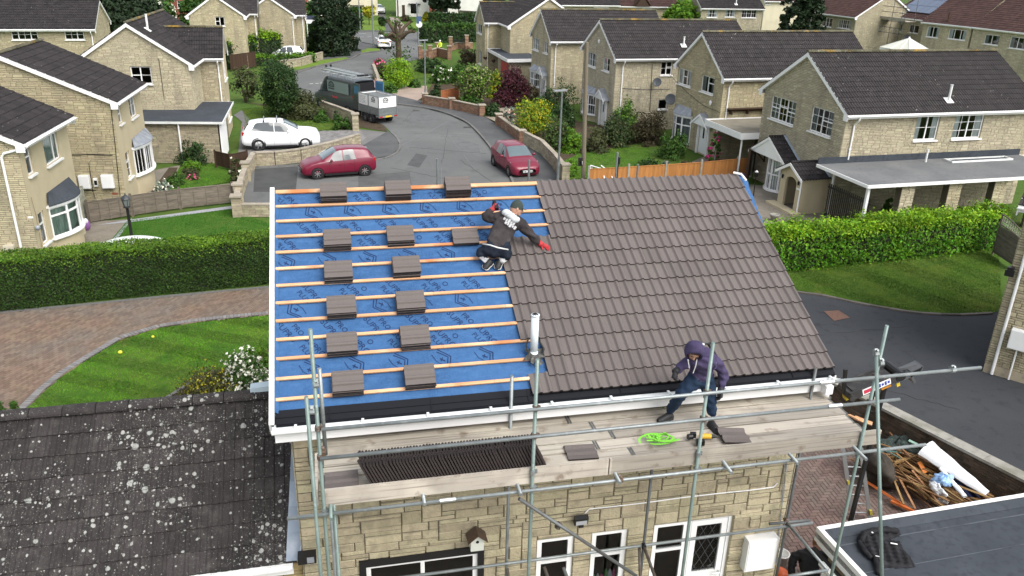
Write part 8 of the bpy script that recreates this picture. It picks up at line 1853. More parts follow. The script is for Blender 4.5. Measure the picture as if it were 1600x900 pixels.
def fingers(mb,wrist,palm_dir,normal,s=1.0,curl=.6,mi=0):
 """palm, four bent fingers and a thumb"""
 w=V(wrist);d=V(palm_dir).normalized();n=V(normal);n=(n-d*n.dot(d)).normalized();a=d.cross(n)
 L=.095*s;rows=[]
 mb.path([w-d*.02*s,w+d*.03*s,w+d*L*.75,w+d*L],[.028*s,.036*s,.040*s,.036*s],8,mi)
 for k,(off,ln)in enumerate(((-.032,.068),(-.011,.078),(.011,.074),(.032,.058))):
  p0=w+d*L*.9+a*off*s;d1=(d*math.cos(curl)+n*math.sin(curl));d2=(d*math.cos(curl*2.0)+n*math.sin(curl*2.0));d3=(d*math.cos(curl*2.7)+n*math.sin(curl*2.7))
  p1=p0+d1*ln*.45*s;p2=p1+d2*ln*.33*s;mb.path([p0,p1,p2,p2+d3*ln*.25*s],[.0105*s,.010*s,.009*s,.007*s],6,mi)
 t0=w+d*L*.25-a*.03*s;t1=t0+(d*.5-a*.75+n*.35).normalized()*.04*s;mb.path([t0,t1,t1+(d*.85-a*.2+n*.5).normalized()*.032*s],[.014*s,.012*s,.009*s],6,mi)
CHAR=pmat('charcoal_sweatshirt',(.045,.039,.040),.9,0,[(6,(.066,.058,.058),.5,.7),(2.5,(.034,.03,.031),.5,.7)],[(18,.5,.02),(200,.2,.003)],spec=.1)
NAVY=pmat('navy_work_trousers',(.012,.016,.026),.85,0,[(8,(.02,.026,.04),.5,.7)],[(25,.5,.015)],spec=.15)
JEAN=pmat('dark_jeans',(.016,.030,.058),.85,0,[(5,(.03,.05,.085),.5,.72)],[(22,.5,.015)],spec=.15)
PURP=pmat('purple_hooded_top',(.062,.050,.105),.9,0,[(7,(.042,.034,.07),.45,.7),(3,(.085,.07,.135),.55,.75)],[(20,.6,.02)],spec=.12)
SKIN=pmat('skin',(.45,.26,.18),.6,0,[(20,(.40,.21,.15),.5,.7)],spec=.35)
REDG=pmat('red_work_glove',(.42,.03,.035),.8,.1,[(14,(.28,.03,.03),.5,.7)]);BLKG=pmat('black_work_glove',(.012,.012,.014),.7,.1);WSOCK=pmat('white_sock',(.62,.62,.62),.9);GREYH=pmat('light_grey_hood',(.48,.50,.50),.9,0,[(12,(.36,.38,.38),.5,.7)],[(25,.4,.01)]);CAPM=pmat('dark_knit_cap',(.030,.042,.036),.95,0,bump=[(80,.4,.005)]);HAIR=pmat('brown_hair',(.05,.028,.016),.7,0,bump=[(120,.5,.004)]);SHOE=pmat('black_trainer',(.014,.014,.015),.6);SOLE=pmat('white_sole',(.6,.6,.58),.6)
def shoe(mb,heel,toe,up,w_=.05,sole=True):
 heel,toe,up=V(heel),V(toe),V(up).normalized();d=(toe-heel).normalized();s=d.cross(up).normalized();up=s.cross(d);L=(toe-heel).length
 rings=[]
 for t,ww,hh in((0,.6,.55),(.08,.9,.95),(.3,1.0,1.15),(.55,.95,.85),(.78,1.05,.6),(.93,.85,.45),(1.0,.45,.28)):
  c=heel+d*(L*t);rings.append([c+s*(ww*w_*math.cos(a))+up*(.02+max(0,math.sin(a))*hh*.085+(min(0,math.sin(a)))*.02)for a in[2*PI*k/12 for k in range(12)]])
 P=[p for r in rings for p in r];mb.add(P,[(i*12+k,i*12+(k+1)%12,(i+1)*12+(k+1)%12,(i+1)*12+k)for i in range(6)for k in range(12)]+[tuple(range(12)),tuple(range(72,84))[::-1]],0,.5)
 if sole:
  po=[]
  for t,ww in((0,.6),(.08,.95),(.3,1.02),(.55,.98),(.78,1.1),(.93,.9),(1.0,.5)):po.append((t,ww))
  pts=[heel+d*L*t+s*(ww*w_*1.04)-up*.004 for t,ww in po]+[heel+d*L*t-s*(ww*w_*1.04)-up*.004 for t,ww in po[::-1]];mb.slab(pts,up*.026,1,.5)
def head(parent,c,face,up,r=.10,hair=None,cap=None,skin=None,name='head_detail'):
 """face features set on the head: eyes at mid height, nose, mouth, ears"""
 c=V(c);f=V(face).normalized();u=V(up);u=(u-f*u.dot(f)).normalized();s=f.cross(u);M=Matrix((s,f,u)).transposed();mb=MB()
 mb.ellipsoid(c,(r*.76,r*.95,r*1.16),18,14,0,.5,M);mb.ellipsoid(c+f*r*.35-u*r*.62,(r*.52,r*.5,r*.5),12,8,0,.5,M)
 mb.path([c+f*r*.90+u*r*.12,c+f*r*1.08-u*r*.18,c+f*r*.95-u*r*.26],[r*.08,r*.14,r*.08],6,0,.5)
 for sg in(1,-1):
  mb.ellipsoid(c+s*sg*r*.75-f*r*.05-u*r*.05,(r*.10,r*.20,r*.28),8,6,0,.5,M);mb.ellipsoid(c+s*sg*r*.32+f*r*.80+u*r*.05,(r*.13,r*.10,r*.07),8,6,1,.5,M);mb.obox(c+s*sg*r*.32+f*r*.88+u*r*.24,s*r*.17,f*r*.05,u*r*.035,2)
 mb.ellipsoid(c+f*r*.86-u*r*.55,(r*.24,r*.08,r*.06),8,6,3,.5,M)
 o_=mb.build('head',[skin or SKIN,WSOCK,HAIR,pmat('lips',(.38,.15,.12),.5)],parent,True)
 if hair or cap:
  h=MB();n=18;rings=[]
  for j in range(7):
   ph=PI/2*(1-j/6)*.98-(.12 if j==6 else 0);rings.append([c+M@V((r*.82*math.cos(ph)*math.cos(t),r*1.01*math.cos(ph)*math.sin(t)-(0 if not hair else r*.12),r*1.22*math.sin(ph)+r*.12))for t in[2*PI*k/n for k in range(n)]])
  P=[p for R_2 in rings for p in R_2];h.add(P,[(i*n+k,i*n+(k+1)%n,(i+1)*n+(k+1)%n,(i+1)*n+k)for i in range(6)for k in range(n)]+[tuple(range(n))],0,.5)
  if cap:h.slab([c+f*r*.75+s*r*.6+u*r*.22,c+f*r*1.45+s*r*.4+u*r*.12,c+f*r*1.45-s*r*.4+u*r*.12,c+f*r*.75-s*r*.6+u*r*.22],u*r*.07)
  h.build('cap' if cap else 'hair',cap or hair,parent,True)
 return o_
# ---- roofer crouched on the battens
p1=empty('person',(0,0,0),0,'person in charcoal sweatshirt and red gloves crouched on the battens laying tiles','person')
J=lambda px,py,h:rfpx(px,py,h)
jt=dict(hip=(J(775,390,.26),(.21,.17)),waist=(J(780,372,.34),(.20,.15)),chest=(J(791,351,.42),(.225,.16)),neckb=(J(798,339,.48),(.13,.11)),neck=(J(802,333,.51),(.062,.062)),
shl=(J(776,341,.45),.105),ell=(J(757,339,.36),.085),wrl=(J(768,329,.34),.055),shr=(J(814,351,.43),.105),elr=(J(829,366,.28),.078),wrr=(J(843,380,.12),.052),
hl=(J(765,391,.25),.14),kl=(J(747,394,.20),.10),al=(J(763,409,.09),.055),hr=(J(786,392,.24),.15),kr=(J(794,399,.20),.11),ar=(J(779,409,.09),.055))
bn=[('hip','waist'),('waist','chest'),('chest','neckb'),('neckb','neck'),('neckb','shl'),('shl','ell'),('ell','wrl'),('neckb','shr'),('shr','elr'),('elr','wrr'),('hip','hl'),('hl','kl'),('kl','al'),('hip','hr'),('hr','kr'),('kr','ar')]
bm_={b:0 for b in bn}
for b in(('hip','hl'),('hl','kl'),('hip','hr'),('hr','kr')):bm_[b]=1
for b in(('kl','al'),('kr','ar')):bm_[b]=2
bm_[('neckb','neck')]=3
skin_figure('body',p1,jt,bn,[CHAR,NAVY,WSOCK,SKIN],bm_,'hip')
hc=J(807,326,.53);fdir=(EX*.75+ES*.15-EN*.25+EX*.2).normalized();head(p1,hc,fdir,(-ES*.6+EN*.7),.108,None,CAPM)
hd=MB();q=J(797,338,.56)
for k in range(5):hd.ellipsoid(J(791+k*3.6,332+k*2.8,.63-.01*abs(k-2)),(.075,.06,.055),10,8)
hd.build('hood',GREYH,p1,True)
gv=MB();fingers(gv,J(846,382,.10),(EX*.8+ES*.6),-EN,1.1,.35);fingers(gv,J(770,327,.345),(EX*.6-ES*.7+EN*.2),-EN,1.1,.8);gv.tube(J(841,378,.13),J(847,383,.10),.047,10);gv.tube(J(766,330,.34),J(771,326,.345),.047,10);gv.build('glove',REDG,p1,True)
sh=MB();shoe(sh,J(768,410,.05),J(756,421,.035),EN,.055);shoe(sh,J(782,408,.05),J(776,421,.035),EN,.055);sh.build('shoe',[SHOE,SOLE],p1,True)
wb_=MB();wb_.path([J(754,381,.38),J(766,383,.47),J(778,387,.47),J(794,390,.38)],.012,6);wb_.build('waistband',SOLE,p1,True)
lg=MB() # white two-line print across the back
ux=(J(804,350,.58)-J(788,340,.58)).normalized();
for ln in range(2):
 for k in range(5):
  a=J(788.5-ln*1.5+k*3.5+ln*3.5,341.5+ln*4.6+k*2.0+ln*1.8,.605-.012*abs(k-2));nrm=(CAM-a).normalized();vv=nrm.cross(ux)
  s_=.021 if k%2 else.026
  lg.obox(a,ux*s_*.7,vv*s_*(.85+.25*(k%3)),nrm*.004,0);lg.obox(a+vv*s_*.4+ux*s_*.5,ux*s_*.35,vv*s_*.4,nrm*.003,0)
lg.build('back_print',pmat('white_print',(.50,.50,.50),.8),p1)
dl=MB();a=J(774,325,.37);dl.tube(a,a+(-ES*.16+EX*.02),.025,8);dl.tube(a+(-ES*.16),a+(-ES*.16)+EN*-.12,.02,8);dl.obox(a-ES*.02+EX*.02,EX*.03,ES*.05,EN*.03);o_=dl.build('hand_tool',BLACK);tag(o_,"dark hand tool held in the crouching roofer's raised left glove",'tool')
# ---- worker on the scaffold deck
p2_=empty('person',(0,0,0),0,'person in purple hooded top and dark jeans stepping along the scaffold deck','person')
A_=lambda px,py,Y:aty(px,py,Y)
fz=DZ+.045
fl_,frr=at(1042,650,fz+.05),at(1114,664,fz+.05)
yh=(fl_.y+frr.y)/2-.02
jt=dict(hip=(A_(1094,590,yh),(.155,.12)),waist=(A_(1096,578,yh-.03),(.15,.12)),chest=(A_(1099,566,yh-.12),(.195,.14)),neckb=(A_(1098,557,yh-.18),(.11,.10)),neck=(A_(1093,553,yh-.23),(.07,.07)),
shl=(A_(1079,563,yh-.15),.085),ell=(A_(1064,573,yh-.12),.074),wrl=(A_(1056,580,yh-.20),.043),shr=(A_(1119,565,yh-.12),.085),elr=(A_(1132,587,yh-.06),.076),wrr=(A_(1126,610,yh-.12),.045),
hl=(A_(1085,593,yh),.13),kl=(A_(1064,616,yh-.08),.092),al=(A_(1046,643,fl_.y+.02),.066),hr=(A_(1105,594,yh),.13),kr=(A_(1110,622,yh-.06),.092),ar=(A_(1113,652,frr.y+.05),.066))
bm_={b:0 for b in bn}
for b in(('hip','hl'),('hl','kl'),('hip','hr'),('hr','kr'),('kl','al'),('kr','ar')):bm_[b]=1
bm_[('neckb','neck')]=0
skin_figure('body',p2_,jt,bn,[PURP,JEAN],bm_,'hip')
hc=A_(1085,549,yh-.30);toC=(CAM-hc).normalized();fdir=(V((-.30,-.75,-.72))).normalized()
head(p2_,hc,fdir,(0,-.6,.8),.105,HAIR)
hh=MB();n=20;f=fdir;u=(Z3-f*f.z).normalized();s=f.cross(u);M=Matrix((s,f,u)).transposed() # hood: open-fronted shell
rings=[]
for j,(fy,k)in enumerate(((.085,.92),(.05,1.06),(.0,1.16),(-.06,1.12),(-.11,.85),(-.14,.35))):rings.append([hc+M@V((.118*k*math.cos(t),fy,.150*k*math.sin(t)-.005))for t in[2*PI*q/n for q in range(n)]])
inner=[hc+M@V((.096*math.cos(t),.075,.126*math.sin(t)-.005))for t in[2*PI*q/n for q in range(n)]];inner2=[hc+M@V((.092*math.cos(t),-.03,.12*math.sin(t)-.005))for t in[2*PI*q/n for q in range(n)]]
P_=[p for r in[inner2,inner]+rings for p in r];hh.add(P_,[(i*n+k,i*n+(k+1)%n,(i+1)*n+(k+1)%n,(i+1)*n+k)for i in range(7)for k in range(n)]+[tuple(range(7*n,8*n))],0,.5)
hh.ellipsoid(A_(1100,552,yh-.18),(.14,.10,.085),14,8);hh.build('hood',PURP,p2_,True)
st=MB();st.path([A_(1075,562,yh-.36),A_(1076,568,yh-.34),A_(1077,575,yh-.30)],.007,5);st.path([A_(1089,562,yh-.36),A_(1087,572,yh-.33),A_(1083,583,yh-.27)],.007,5);st.build('drawstring',UPVC,p2_)
gv=MB();fingers(gv,jt['wrl'][0],V((-.25,-.3,-.9)),V((1,0,-.2)),1.1,.75);fingers(gv,jt['wrr'][0],V((-.05,-.1,-1)),V((-1,0,0)),1.1,.6)
for w_,e_ in(('wrl','ell'),('wrr','elr')):d=(V(jt[w_][0])-V(jt[e_][0])).normalized();gv.tube(V(jt[w_][0])-d*.05,V(jt[w_][0])+d*.03,.048,10)
gv.build('glove',BLKG,p2_,True)
sh=MB();shoe(sh,V((fl_.x+.10,fl_.y+.02,fz)),V((fl_.x-.16,fl_.y-.06,fz)),Z3,.052);shoe(sh,V((frr.x-.01,frr.y+.10,fz)),V((frr.x+.02,frr.y-.17,fz)),Z3,.052);sh.build('shoe',[SHOE,SHOE],p2_,True)
cp=MB();d=A_(1113,569,yh-.25);cp.obox(d,EX*.06,Z3*.022,V((0,.004,0)));cp.build('chest_print',pmat('grey_print',(.16,.15,.2),.8),p2_)
tl=MB();tl.tube(A_(1106,537,yh+.02),A_(1122,560,yh+.05),.016,8);tl.tube(A_(1098,538,yh+.02),A_(1112,536,yh+.02),.014,8);tl.tube(A_(1096,538,yh+.02),A_(1100,538,yh+.02),.022,8,None,1);o_=tl.build('hammer',[BLACK,ALU]);tag(o_,'black handled hammer hung behind the shoulder of the worker on the scaffold','tool')
# ---- simple distant figures (still continuous bodies)
def standing(label,base,h,face,mats,arms='down',hair=HAIR,cap=None,lean=0.0,sk=SKIN):
 r=empty('person',base,math.atan2(face[1],face[0])-PI/2,label,'person');k=h/1.75
 y=lambda t:lean*t
 S_=lambda x,yy,z:V((x*k,yy*k,z*k))
 if arms=='face':wl=(S_(-.10,.22,1.50),S_(.10,.22,1.50));el=(S_(-.30,.18,1.20),S_(.30,.18,1.20))
 elif arms=='front':wl=(S_(-.12,.36,1.02),S_(.12,.36,1.02));el=(S_(-.28,.10,1.12),S_(.28,.10,1.12))
 else:wl=(S_(-.30,.05,.84),S_(.30,.05,.84));el=(S_(-.29,-.02,1.12),S_(.29,-.02,1.12))
 sy=lean
 jt=dict(hip=(S_(0,0,.94),(.15*k,.12*k)),waist=(S_(0,sy*.3,1.10),(.14*k,.11*k)),chest=(S_(0,sy*.7,1.30),(.17*k,.12*k)),neckb=(S_(0,sy,1.44),(.09*k,.08*k)),neck=(S_(0,sy*1.1,1.53),.055*k),
shl=(S_(-.20,sy,1.41),.075*k),ell=(el[0]+V((0,sy*k,0)),.052*k),wrl=(wl[0]+V((0,sy*k,0)),.036*k),shr=(S_(.20,sy,1.41),.075*k),elr=(el[1]+V((0,sy*k,0)),.052*k),wrr=(wl[1]+V((0,sy*k,0)),.036*k),
hl=(S_(-.10,0,.88),.10*k),kl=(S_(-.11,.02,.50),.068*k),al=(S_(-.12,-.02,.09),.045*k),hr=(S_(.10,0,.88),.10*k),kr=(S_(.11,.02,.50),.068*k),ar=(S_(.12,-.02,.09),.045*k))
 b={q:0 for q in bn}
 for q in(('hip','hl'),('hl','kl'),('hip','hr'),('hr','kr'),('kl','al'),('kr','ar')):b[q]=1
 b[('neckb','neck')]=2
 if arms!='down':b[('ell','wrl')]=2 if arms=='face' else 0;b[('elr','wrr')]=2 if arms=='face' else 0
 skin_figure('body',r,jt,bn,mats+[sk],b,'hip');head(r,S_(0,sy*1.15+.02,1.645),(0,1,-.15),(0,0,1),.105*k,None if cap else hair,cap,sk)
 sh=MB();[shoe(sh,S_(x,-.09,0),S_(x*1.1,.17,0),Z3,.05)for x in(-.12,.12)];sh.build('shoe',[SHOE,SHOE],r,True)
 hm=MB();[fingers(hm,w_,(0,.3,.9)if arms=='face' else(0,.2,-1),(0,1,0),k,.5)for w_ in(jt['wrl'][0],jt['wrr'][0])];hm.build('hand',sk,r,True)
 return r
bb=at(588,157);standing('person in pale pink shirt on the pavement behind the trailer, hands at the face',(bb.x,bb.y-.2,.1),1.72,(-.1,-1),[pmat('pale_pink_shirt',(.62,.52,.54),.85),NAVY],'face')
bb=at(688,88);standing('person in yellow high visibility jacket by the far brick gate piers',(bb.x,bb.y,0),1.75,(-.7,-.6),[pmat('hi_vis_yellow',(.62,.75,.05),.6),DKBROWN],'front',cap=pmat('white_helmet',(.75,.75,.7),.4))
# stooping man at the foot of the house, lower right
bx_=V((8.72,-4.35,0));pz=aty(1268,862,-4.3)
r=empty('person',(0,0,0),0,'person in black jacket stooping beside the outbuilding at the lower right','person');hd_=at(1277,850,1.62);ck=at(1262,872,1.42);hp_=V((ck.x-.05,ck.y-.45,.98))
jt=dict(hip=(hp_,(.16,.13)),waist=(hp_.lerp(ck,.4),(.16,.14)),chest=(hp_.lerp(ck,.85),(.20,.15)),neckb=(ck+V((.03,.05,.04)),(.11,.10)),neck=(ck.lerp(hd_,.6),.06),shl=(at(1240,868,1.40),.09),ell=(at(1236,893,1.12),.068),wrl=(at(1243,915,.95),.045),shr=(at(1290,868,1.40),.09),elr=(at(1300,890,1.15),.068),wrr=(at(1300,912,1.0),.045),
hl=(hp_+V((-.1,-.02,-.08)),.11),kl=(hp_+V((-.12,.1,-.48)),.075),al=(hp_+V((-.12,-.02,-.88)),.05),hr=(hp_+V((.1,-.02,-.08)),.11),kr=(hp_+V((.12,.1,-.48)),.075),ar=(hp_+V((.12,-.02,-.88)),.05))
b={q:0 for q in bn}
for q in(('hip','hl'),('hl','kl'),('hip','hr'),('hr','kr'),('kl','al'),('kr','ar')):b[q]=1
skin_figure('body',r,jt,bn,[pmat('black_jacket',(.009,.009,.010),.85,0,[(6,(.018,.018,.02),.5,.7)],[(18,.5,.02)]),NAVY],b,'hip');head(r,hd_,(.3,.8,-.5),(0,.3,.9),.105,pmat('ginger_hair',(.16,.075,.035),.7))
sh=MB();[shoe(sh,V(jt[k][0])+V((0,-.08,-.09)),V(jt[k][0])+V((0,.18,-.09)),Z3,.05)for k in('al','ar')];sh.build('shoe',[SHOE,SHOE],r,True);hm=MB();[fingers(hm,jt[k][0],(0,.3,-1),(0,1,0),1,.6)for k in('wrl','wrr')];hm.build('hand',SKIN,r,True)

# ------------------------------------------------------------------ things on the deck and roof
gsl=empty('green_strap',at(1027,690,DZ+.06),0,'heap of bright green lifting strap on the scaffold deck','strap');mb=MB()
for k in range(9):
 pts=[];a=RNG.uniform(0,2*PI);ph=RNG.uniform(0,6)
 for i in range(16):t=i/15;rr=.10+.10*math.sin(ph+t*4);pts.append(V((rr*math.cos(a+t*5.5)*1.25+(t-.4)*.12*(1 if k%2 else-.6),rr*math.sin(a+t*5.5)*.8,.015+.05*abs(math.sin(t*5+k))*(1-abs(t-.5))+k*.004)))
 for i in range(15):d=(pts[i+1]-pts[i]);side=d.cross(Z3).normalized()*.013 if d.length>1e-4 else V((.013,0,0));mb.add([pts[i]-side,pts[i]+side,pts[i+1]+side,pts[i+1]-side,pts[i]-side+Z3*.006,pts[i]+side+Z3*.006,pts[i+1]+side+Z3*.006,pts[i+1]-side+Z3*.006],[(0,1,2,3),(4,7,6,5),(0,4,5,1),(2,6,7,3),(1,5,6,2),(3,7,4,0)],0,.4+.2*(k%3))
mb.build('webbing',pmat('fluorescent_green_webbing',(.19,.55,.05),.7,.35),gsl)
dp=at(1096,686,DZ+.06);dr=empty('cordless_drill',dp,TH(-14),'yellow and black cordless drill lying on the deck near the toe board','drill');mb=MB()
mb.tube((-.02,0,.05),(.13,0,.05),.04,12,.036,0);mb.tube((.13,0,.05),(.18,0,.05),.034,12,.022,1);mb.tube((.18,0,.05),(.21,0,.05),.018,10,.008,1);mb.obox((-.03,-.07,.05),(.025,-.01,0),(.01,.07,0),(0,0,.02),0);mb.obox((-.05,-.16,.05),(.055,0,0),(0,.035,0),(0,0,.035),1);mb.obox((-.12,.02,.05),(.04,0,0),(0,.03,0),(0,0,.035),1);mb.tube((-.20,-.04,.05),(-.14,-.02,.05),.042,10,.04,1);mb.build('body',[pmat('drill_yellow',(.62,.36,.02),.45),BLACK],dr)
wp=empty('deck_weed',at(1031,634,DZ+.04),0,'small green weed growing between the deck boards','plant');P_,N2_,T_=clump_cloud(5,14,(.05,.05,.05),.04);leaves_mesh('foliage',P_+np.array([0,0,.05]),N2_,.02,LF['bright'],wp,var=T_);mb=MB();mb.tube((0,0,-.03),(0,0,.06),.004,5);mb.build('stem',BARK,wp)
# tile hoist behind the right end of the deck
t0,t1=V((8.40,-2.75,5.05)),V((10.2,-2.3,6.12));
t0=aty(1322,612,-3.0);t1=aty(1415,572,-3.0);dd=(t1-t0).normalized();sdir=V((0,1,0));nn_=dd.cross(sdir)*-1
th_o=empty('tile_hoist',(0,0,0),0,'dark steel tile hoist with red and blue sticker behind the deck end','hoist');mb=MB()
for y in(-.16,.16):mb.obox((t0+t1)/2-dd*.12+sdir*y,dd*((t1-t0).length/2-.1),sdir*.022,nn_*.075)
for k in range(9):q=t0.lerp(t1,.05+k*.09);mb.obox(q,dd*.02,sdir*.15,nn_*.03)
mb.obox(t0.lerp(t1,.38)+nn_*.0,dd*.36,sdir*.155,nn_*.05)
mb.tube(t0+sdir*-.2+nn_*.02,t0+sdir*.2+nn_*.02,.06,10);mb.build('rail',pmat('dark_hoist_steel',(.045,.043,.042),.5,.1,[(8,(.08,.075,.07),.5,.7)],metal=.3),th_o)
mb=MB();q=t0.lerp(t1,.40)-sdir*.186;mb.obox(q,dd*.26,sdir*.004,nn_*.055,0);mb.obox(q-dd*.16-sdir*.004,dd*.08,sdir*.002,nn_*.036,1);[mb.obox(q+dd*(.0+k*.055)-sdir*.004,dd*.02,sdir*.002,nn_*(.025+.012*(k%2)),2)for k in range(5)];mb.build('sticker',[UPVC,pmat('sticker_red',(.45,.03,.06),.5),pmat('sticker_blue',(.04,.06,.3),.5)],th_o)
mb=MB();q=t0.lerp(t1,.85);mb.obox(q+nn_*.10,dd*.16,sdir*.18,nn_*.015,0);mb.obox(q+dd*.16+nn_*.16,dd*.03+nn_*.10,sdir*.18,-dd*.02+nn_*.01,0);mb.obox(q+dd*.30+nn_*.07,dd*.12,sdir*.10,nn_*.012,0);mb.obox(q+dd*.36+nn_*.13,dd*.05-nn_*.07,sdir*.12,nn_*.006+dd*.006,0);mb.beam(q,q+dd*.36+nn_*.06,.05,.05);mb.tube(q-dd*.05-sdir*.2,q-dd*.05+sdir*.2,.09,12,None,1);mb.build('carriage',[pmat('carriage_steel',(.13,.135,.14),.4,.1,metal=.5),BLACK],th_o)
mb=MB();mb.obox(t0.lerp(t1,.60)+nn_*.16-sdir*.05,dd*.09,sdir*.04,nn_*.04,0);mb.obox(t0.lerp(t1,.78)+nn_*.17-sdir*.1,dd*.03,sdir*.02,nn_*.07,1);mb.obox(t0+nn_*.10,dd*.05,sdir*.05,nn_*.04,1);mb.build('hoist_lever',[pmat('hoist_orange',(.6,.24,.03),.5),pmat('hoist_yellow',(.6,.45,.03),.5)],th_o)
mb=MB();q=t0.lerp(t1,.45);mb.path([q+nn_*.05,q-nn_*.2-sdir*.2,q-Z3*.55-sdir*.1,q-Z3*.7+dd*.2],.012,5);mb.beam(t0-dd*.05+sdir*.0,V((t0.x-.1,t0.y,5.29)),.05,.05);mb.beam(t0.lerp(t1,.7),V((t0.lerp(t1,.7).x,t0.y+.15,0)),.06,.06);mb.build('support',BLACK,th_o)
# jacket lying on the felt roof
jk=empty('jacket',(0,0,0),0,'black jacket dropped on the dark felt roof','jacket');ZR=2.31
def felt(px,py,h=0.0):return at(px,py,ZR+h)
outl=[(1340,842),(1352,826),(1378,822),(1403,826),(1406,836),(1380,846),(1405,846),(1410,860),(1420,868),(1429,886),(1400,887),(1378,886),(1376,900),(1366,878),(1352,866)]
def lay(outl,hmax,n=26):
 P2=[tuple(felt(*p).xy)for p in outl];xs=[p[0]for p in P2];ys=[p[1]for p in P2];mb=MB();g={}
 def dist(x,y):
  d=9
  for i in range(len(P2)):
   a,b=V((*P2[i],0)),V((*P2[(i+1)%len(P2)],0));e=b-a;t=max(0,min(1,(V((x,y,0))-a).dot(e)/e.length_squared));d=min(d,(V((x,y,0))-(a+e*t)).length)
  return d
 vs=[]
 for j in range(n+1):
  for i in range(n+1):
   x=min(xs)+(max(xs)-min(xs))*i/n;y=min(ys)+(max(ys)-min(ys))*j/n
   ins=in_poly(x,y,P2);d=dist(x,y)
   if ins or d<.03:
    z=ZR+.004+(hmax*min(1,d/.07)*(.55+.45*math.sin(x*31+y*19)*math.sin(y*37-x*11))if ins else-.0)
    g[(i,j)]=len(vs);vs.append(V((x,y,z)))
 mb.add(vs,[(g[i,j],g[i+1,j],g[i+1,j+1],g[i,j+1])for i in range(n)for j in range(n)if all(k in g for k in((i,j),(i+1,j),(i+1,j+1),(i,j+1)))],0,.5)
 return mb
JK=pmat('black_jacket_cloth',(.010,.010,.012),.75,0,[(9,(.022,.022,.026),.5,.7)],[(25,.5,.015)],spec=.25)
lay(outl,.075,44).build('body',JK,jk,True);sl=MB();sl.path([felt(1346,846,.05),felt(1350,834,.07),felt(1368,829,.07),felt(1390,828,.06),felt(1402,831,.04)],[.05,.06,.055,.05,.045],8);sl.path([felt(1342,846,.05),felt(1350,860,.05),felt(1362,872,.05)],[.04,.05,.035],8);sl.path([felt(1367,872,.05),felt(1372,886,.05),felt(1373,897,.03)],[.045,.05,.045],8);sl.build('sleeve',JK,jk,True)
lgm=MB();c_=felt(1397,849.5,.09);d_=(felt(1403,850.5,.09)-felt(1392,848.5,.09)).normalized();lgm.obox(c_,d_*.055,V((-d_.y,d_.x,0))*.012,Z3*.004);lgm.obox(felt(1363,832,.14),EX*.014,V((0,.014,0)),Z3*.004);lgm.obox(felt(1371,869,.10),d_*.03,V((-d_.y,d_.x,0))*.005,Z3*.004);lgm.build('print',UPVC,jk)
# ------------------------------------------------------------------ debris by the boundary wall
OLDW=pmat('old_batten_timber',(.24,.135,.06),.85,.4,[(3,(.15,.085,.04),.42,.7,4,(.5,6,6)),(1.5,(.33,.21,.11),.52,.75)],[(30,.3,.01)],hue=.015,spec=.15)
def dpt(px,py,z):return at(px,py,z)
nb=0
def old_batten(a,b,w_=.045,h_=.022,lab='old broken batten in the heap of stripped timber by the boundary wall',mat=OLDW,grp='old battens of the timber heap',name='old_batten',cat='batten'):
 a,b=V(a),V(b);c=(a+b)/2;mb=MB();mb.beam(a-c,b-c,w_,h_,(random.uniform(-.4,.4),random.uniform(-.4,.4),1));o_=mb.build(name,mat);o_.location=c;return tag(o_,lab,cat,grp)
for k in range(190):
 t=random.random();layer=random.random()
 u_=random.random()**1.5;bx0=1388+random.gauss(0,20)+t*45+u_*30;by0=700+random.gauss(0,7)+t*16+u_*48;ln=random.uniform(.5,1.9);zz=.05+layer*.50*(1-abs(t-.45))
 a=dpt(bx0,by0,zz+.05);ang=math.radians(-62+random.gauss(0,13))if random.random()<.85 else random.uniform(0,PI);b_=a+V((math.cos(ang)*ln,math.sin(ang)*ln,random.uniform(-.12,.05)))
 b_.z=max(.04,b_.z)
 old_batten(a,b_)
for a,b in(((1384,710,.62),(1448,780,.34)),((1388,728,.55),(1412,788,.25)),((1400,708,.6),(1440,742,.5)),((1410,702,.6),(1423,714,.6)),((1397,722,.66),(1414,716,.66)),((1412,700,.55),(1437,694,.5)),((1448,700,.6),(1500,716,.35)),((1452,684,.6),(1540,752,.2)),((1500,726,.3),(1526,736,.25)),((1520,746,.22),(1541,753,.2)),((1425,735,.6),(1470,790,.25)),((1435,725,.55),(1462,776,.3)),((1404,745,.5),(1430,795,.2)),((1480,780,.2),(1502,790,.15))):old_batten(dpt(*a),dpt(*b),.05,.025,'longer old batten lying across the top of the timber heap',OLDW,'long battens across the timber heap')
o_=old_batten(dpt(1436,722,.62),dpt(1446,739,.5),.09,.03,'short bright orange stained board on the timber heap',pmat('orange_board',(.55,.17,.03),.7,.1),None)
ol=pmat('orange_ladder_rail',(.55,.14,.03),.6,.15)
old_batten(dpt(1353,752,.25),dpt(1425,798,.12),.06,.05,'long orange pole lying left of the timber heap',ol,None,'orange_pole','pole');old_batten(dpt(1392,783,.16),dpt(1428,799,.14),.07,.05,'short orange piece beside the long orange pole',ol,None,'orange_pole','pole')
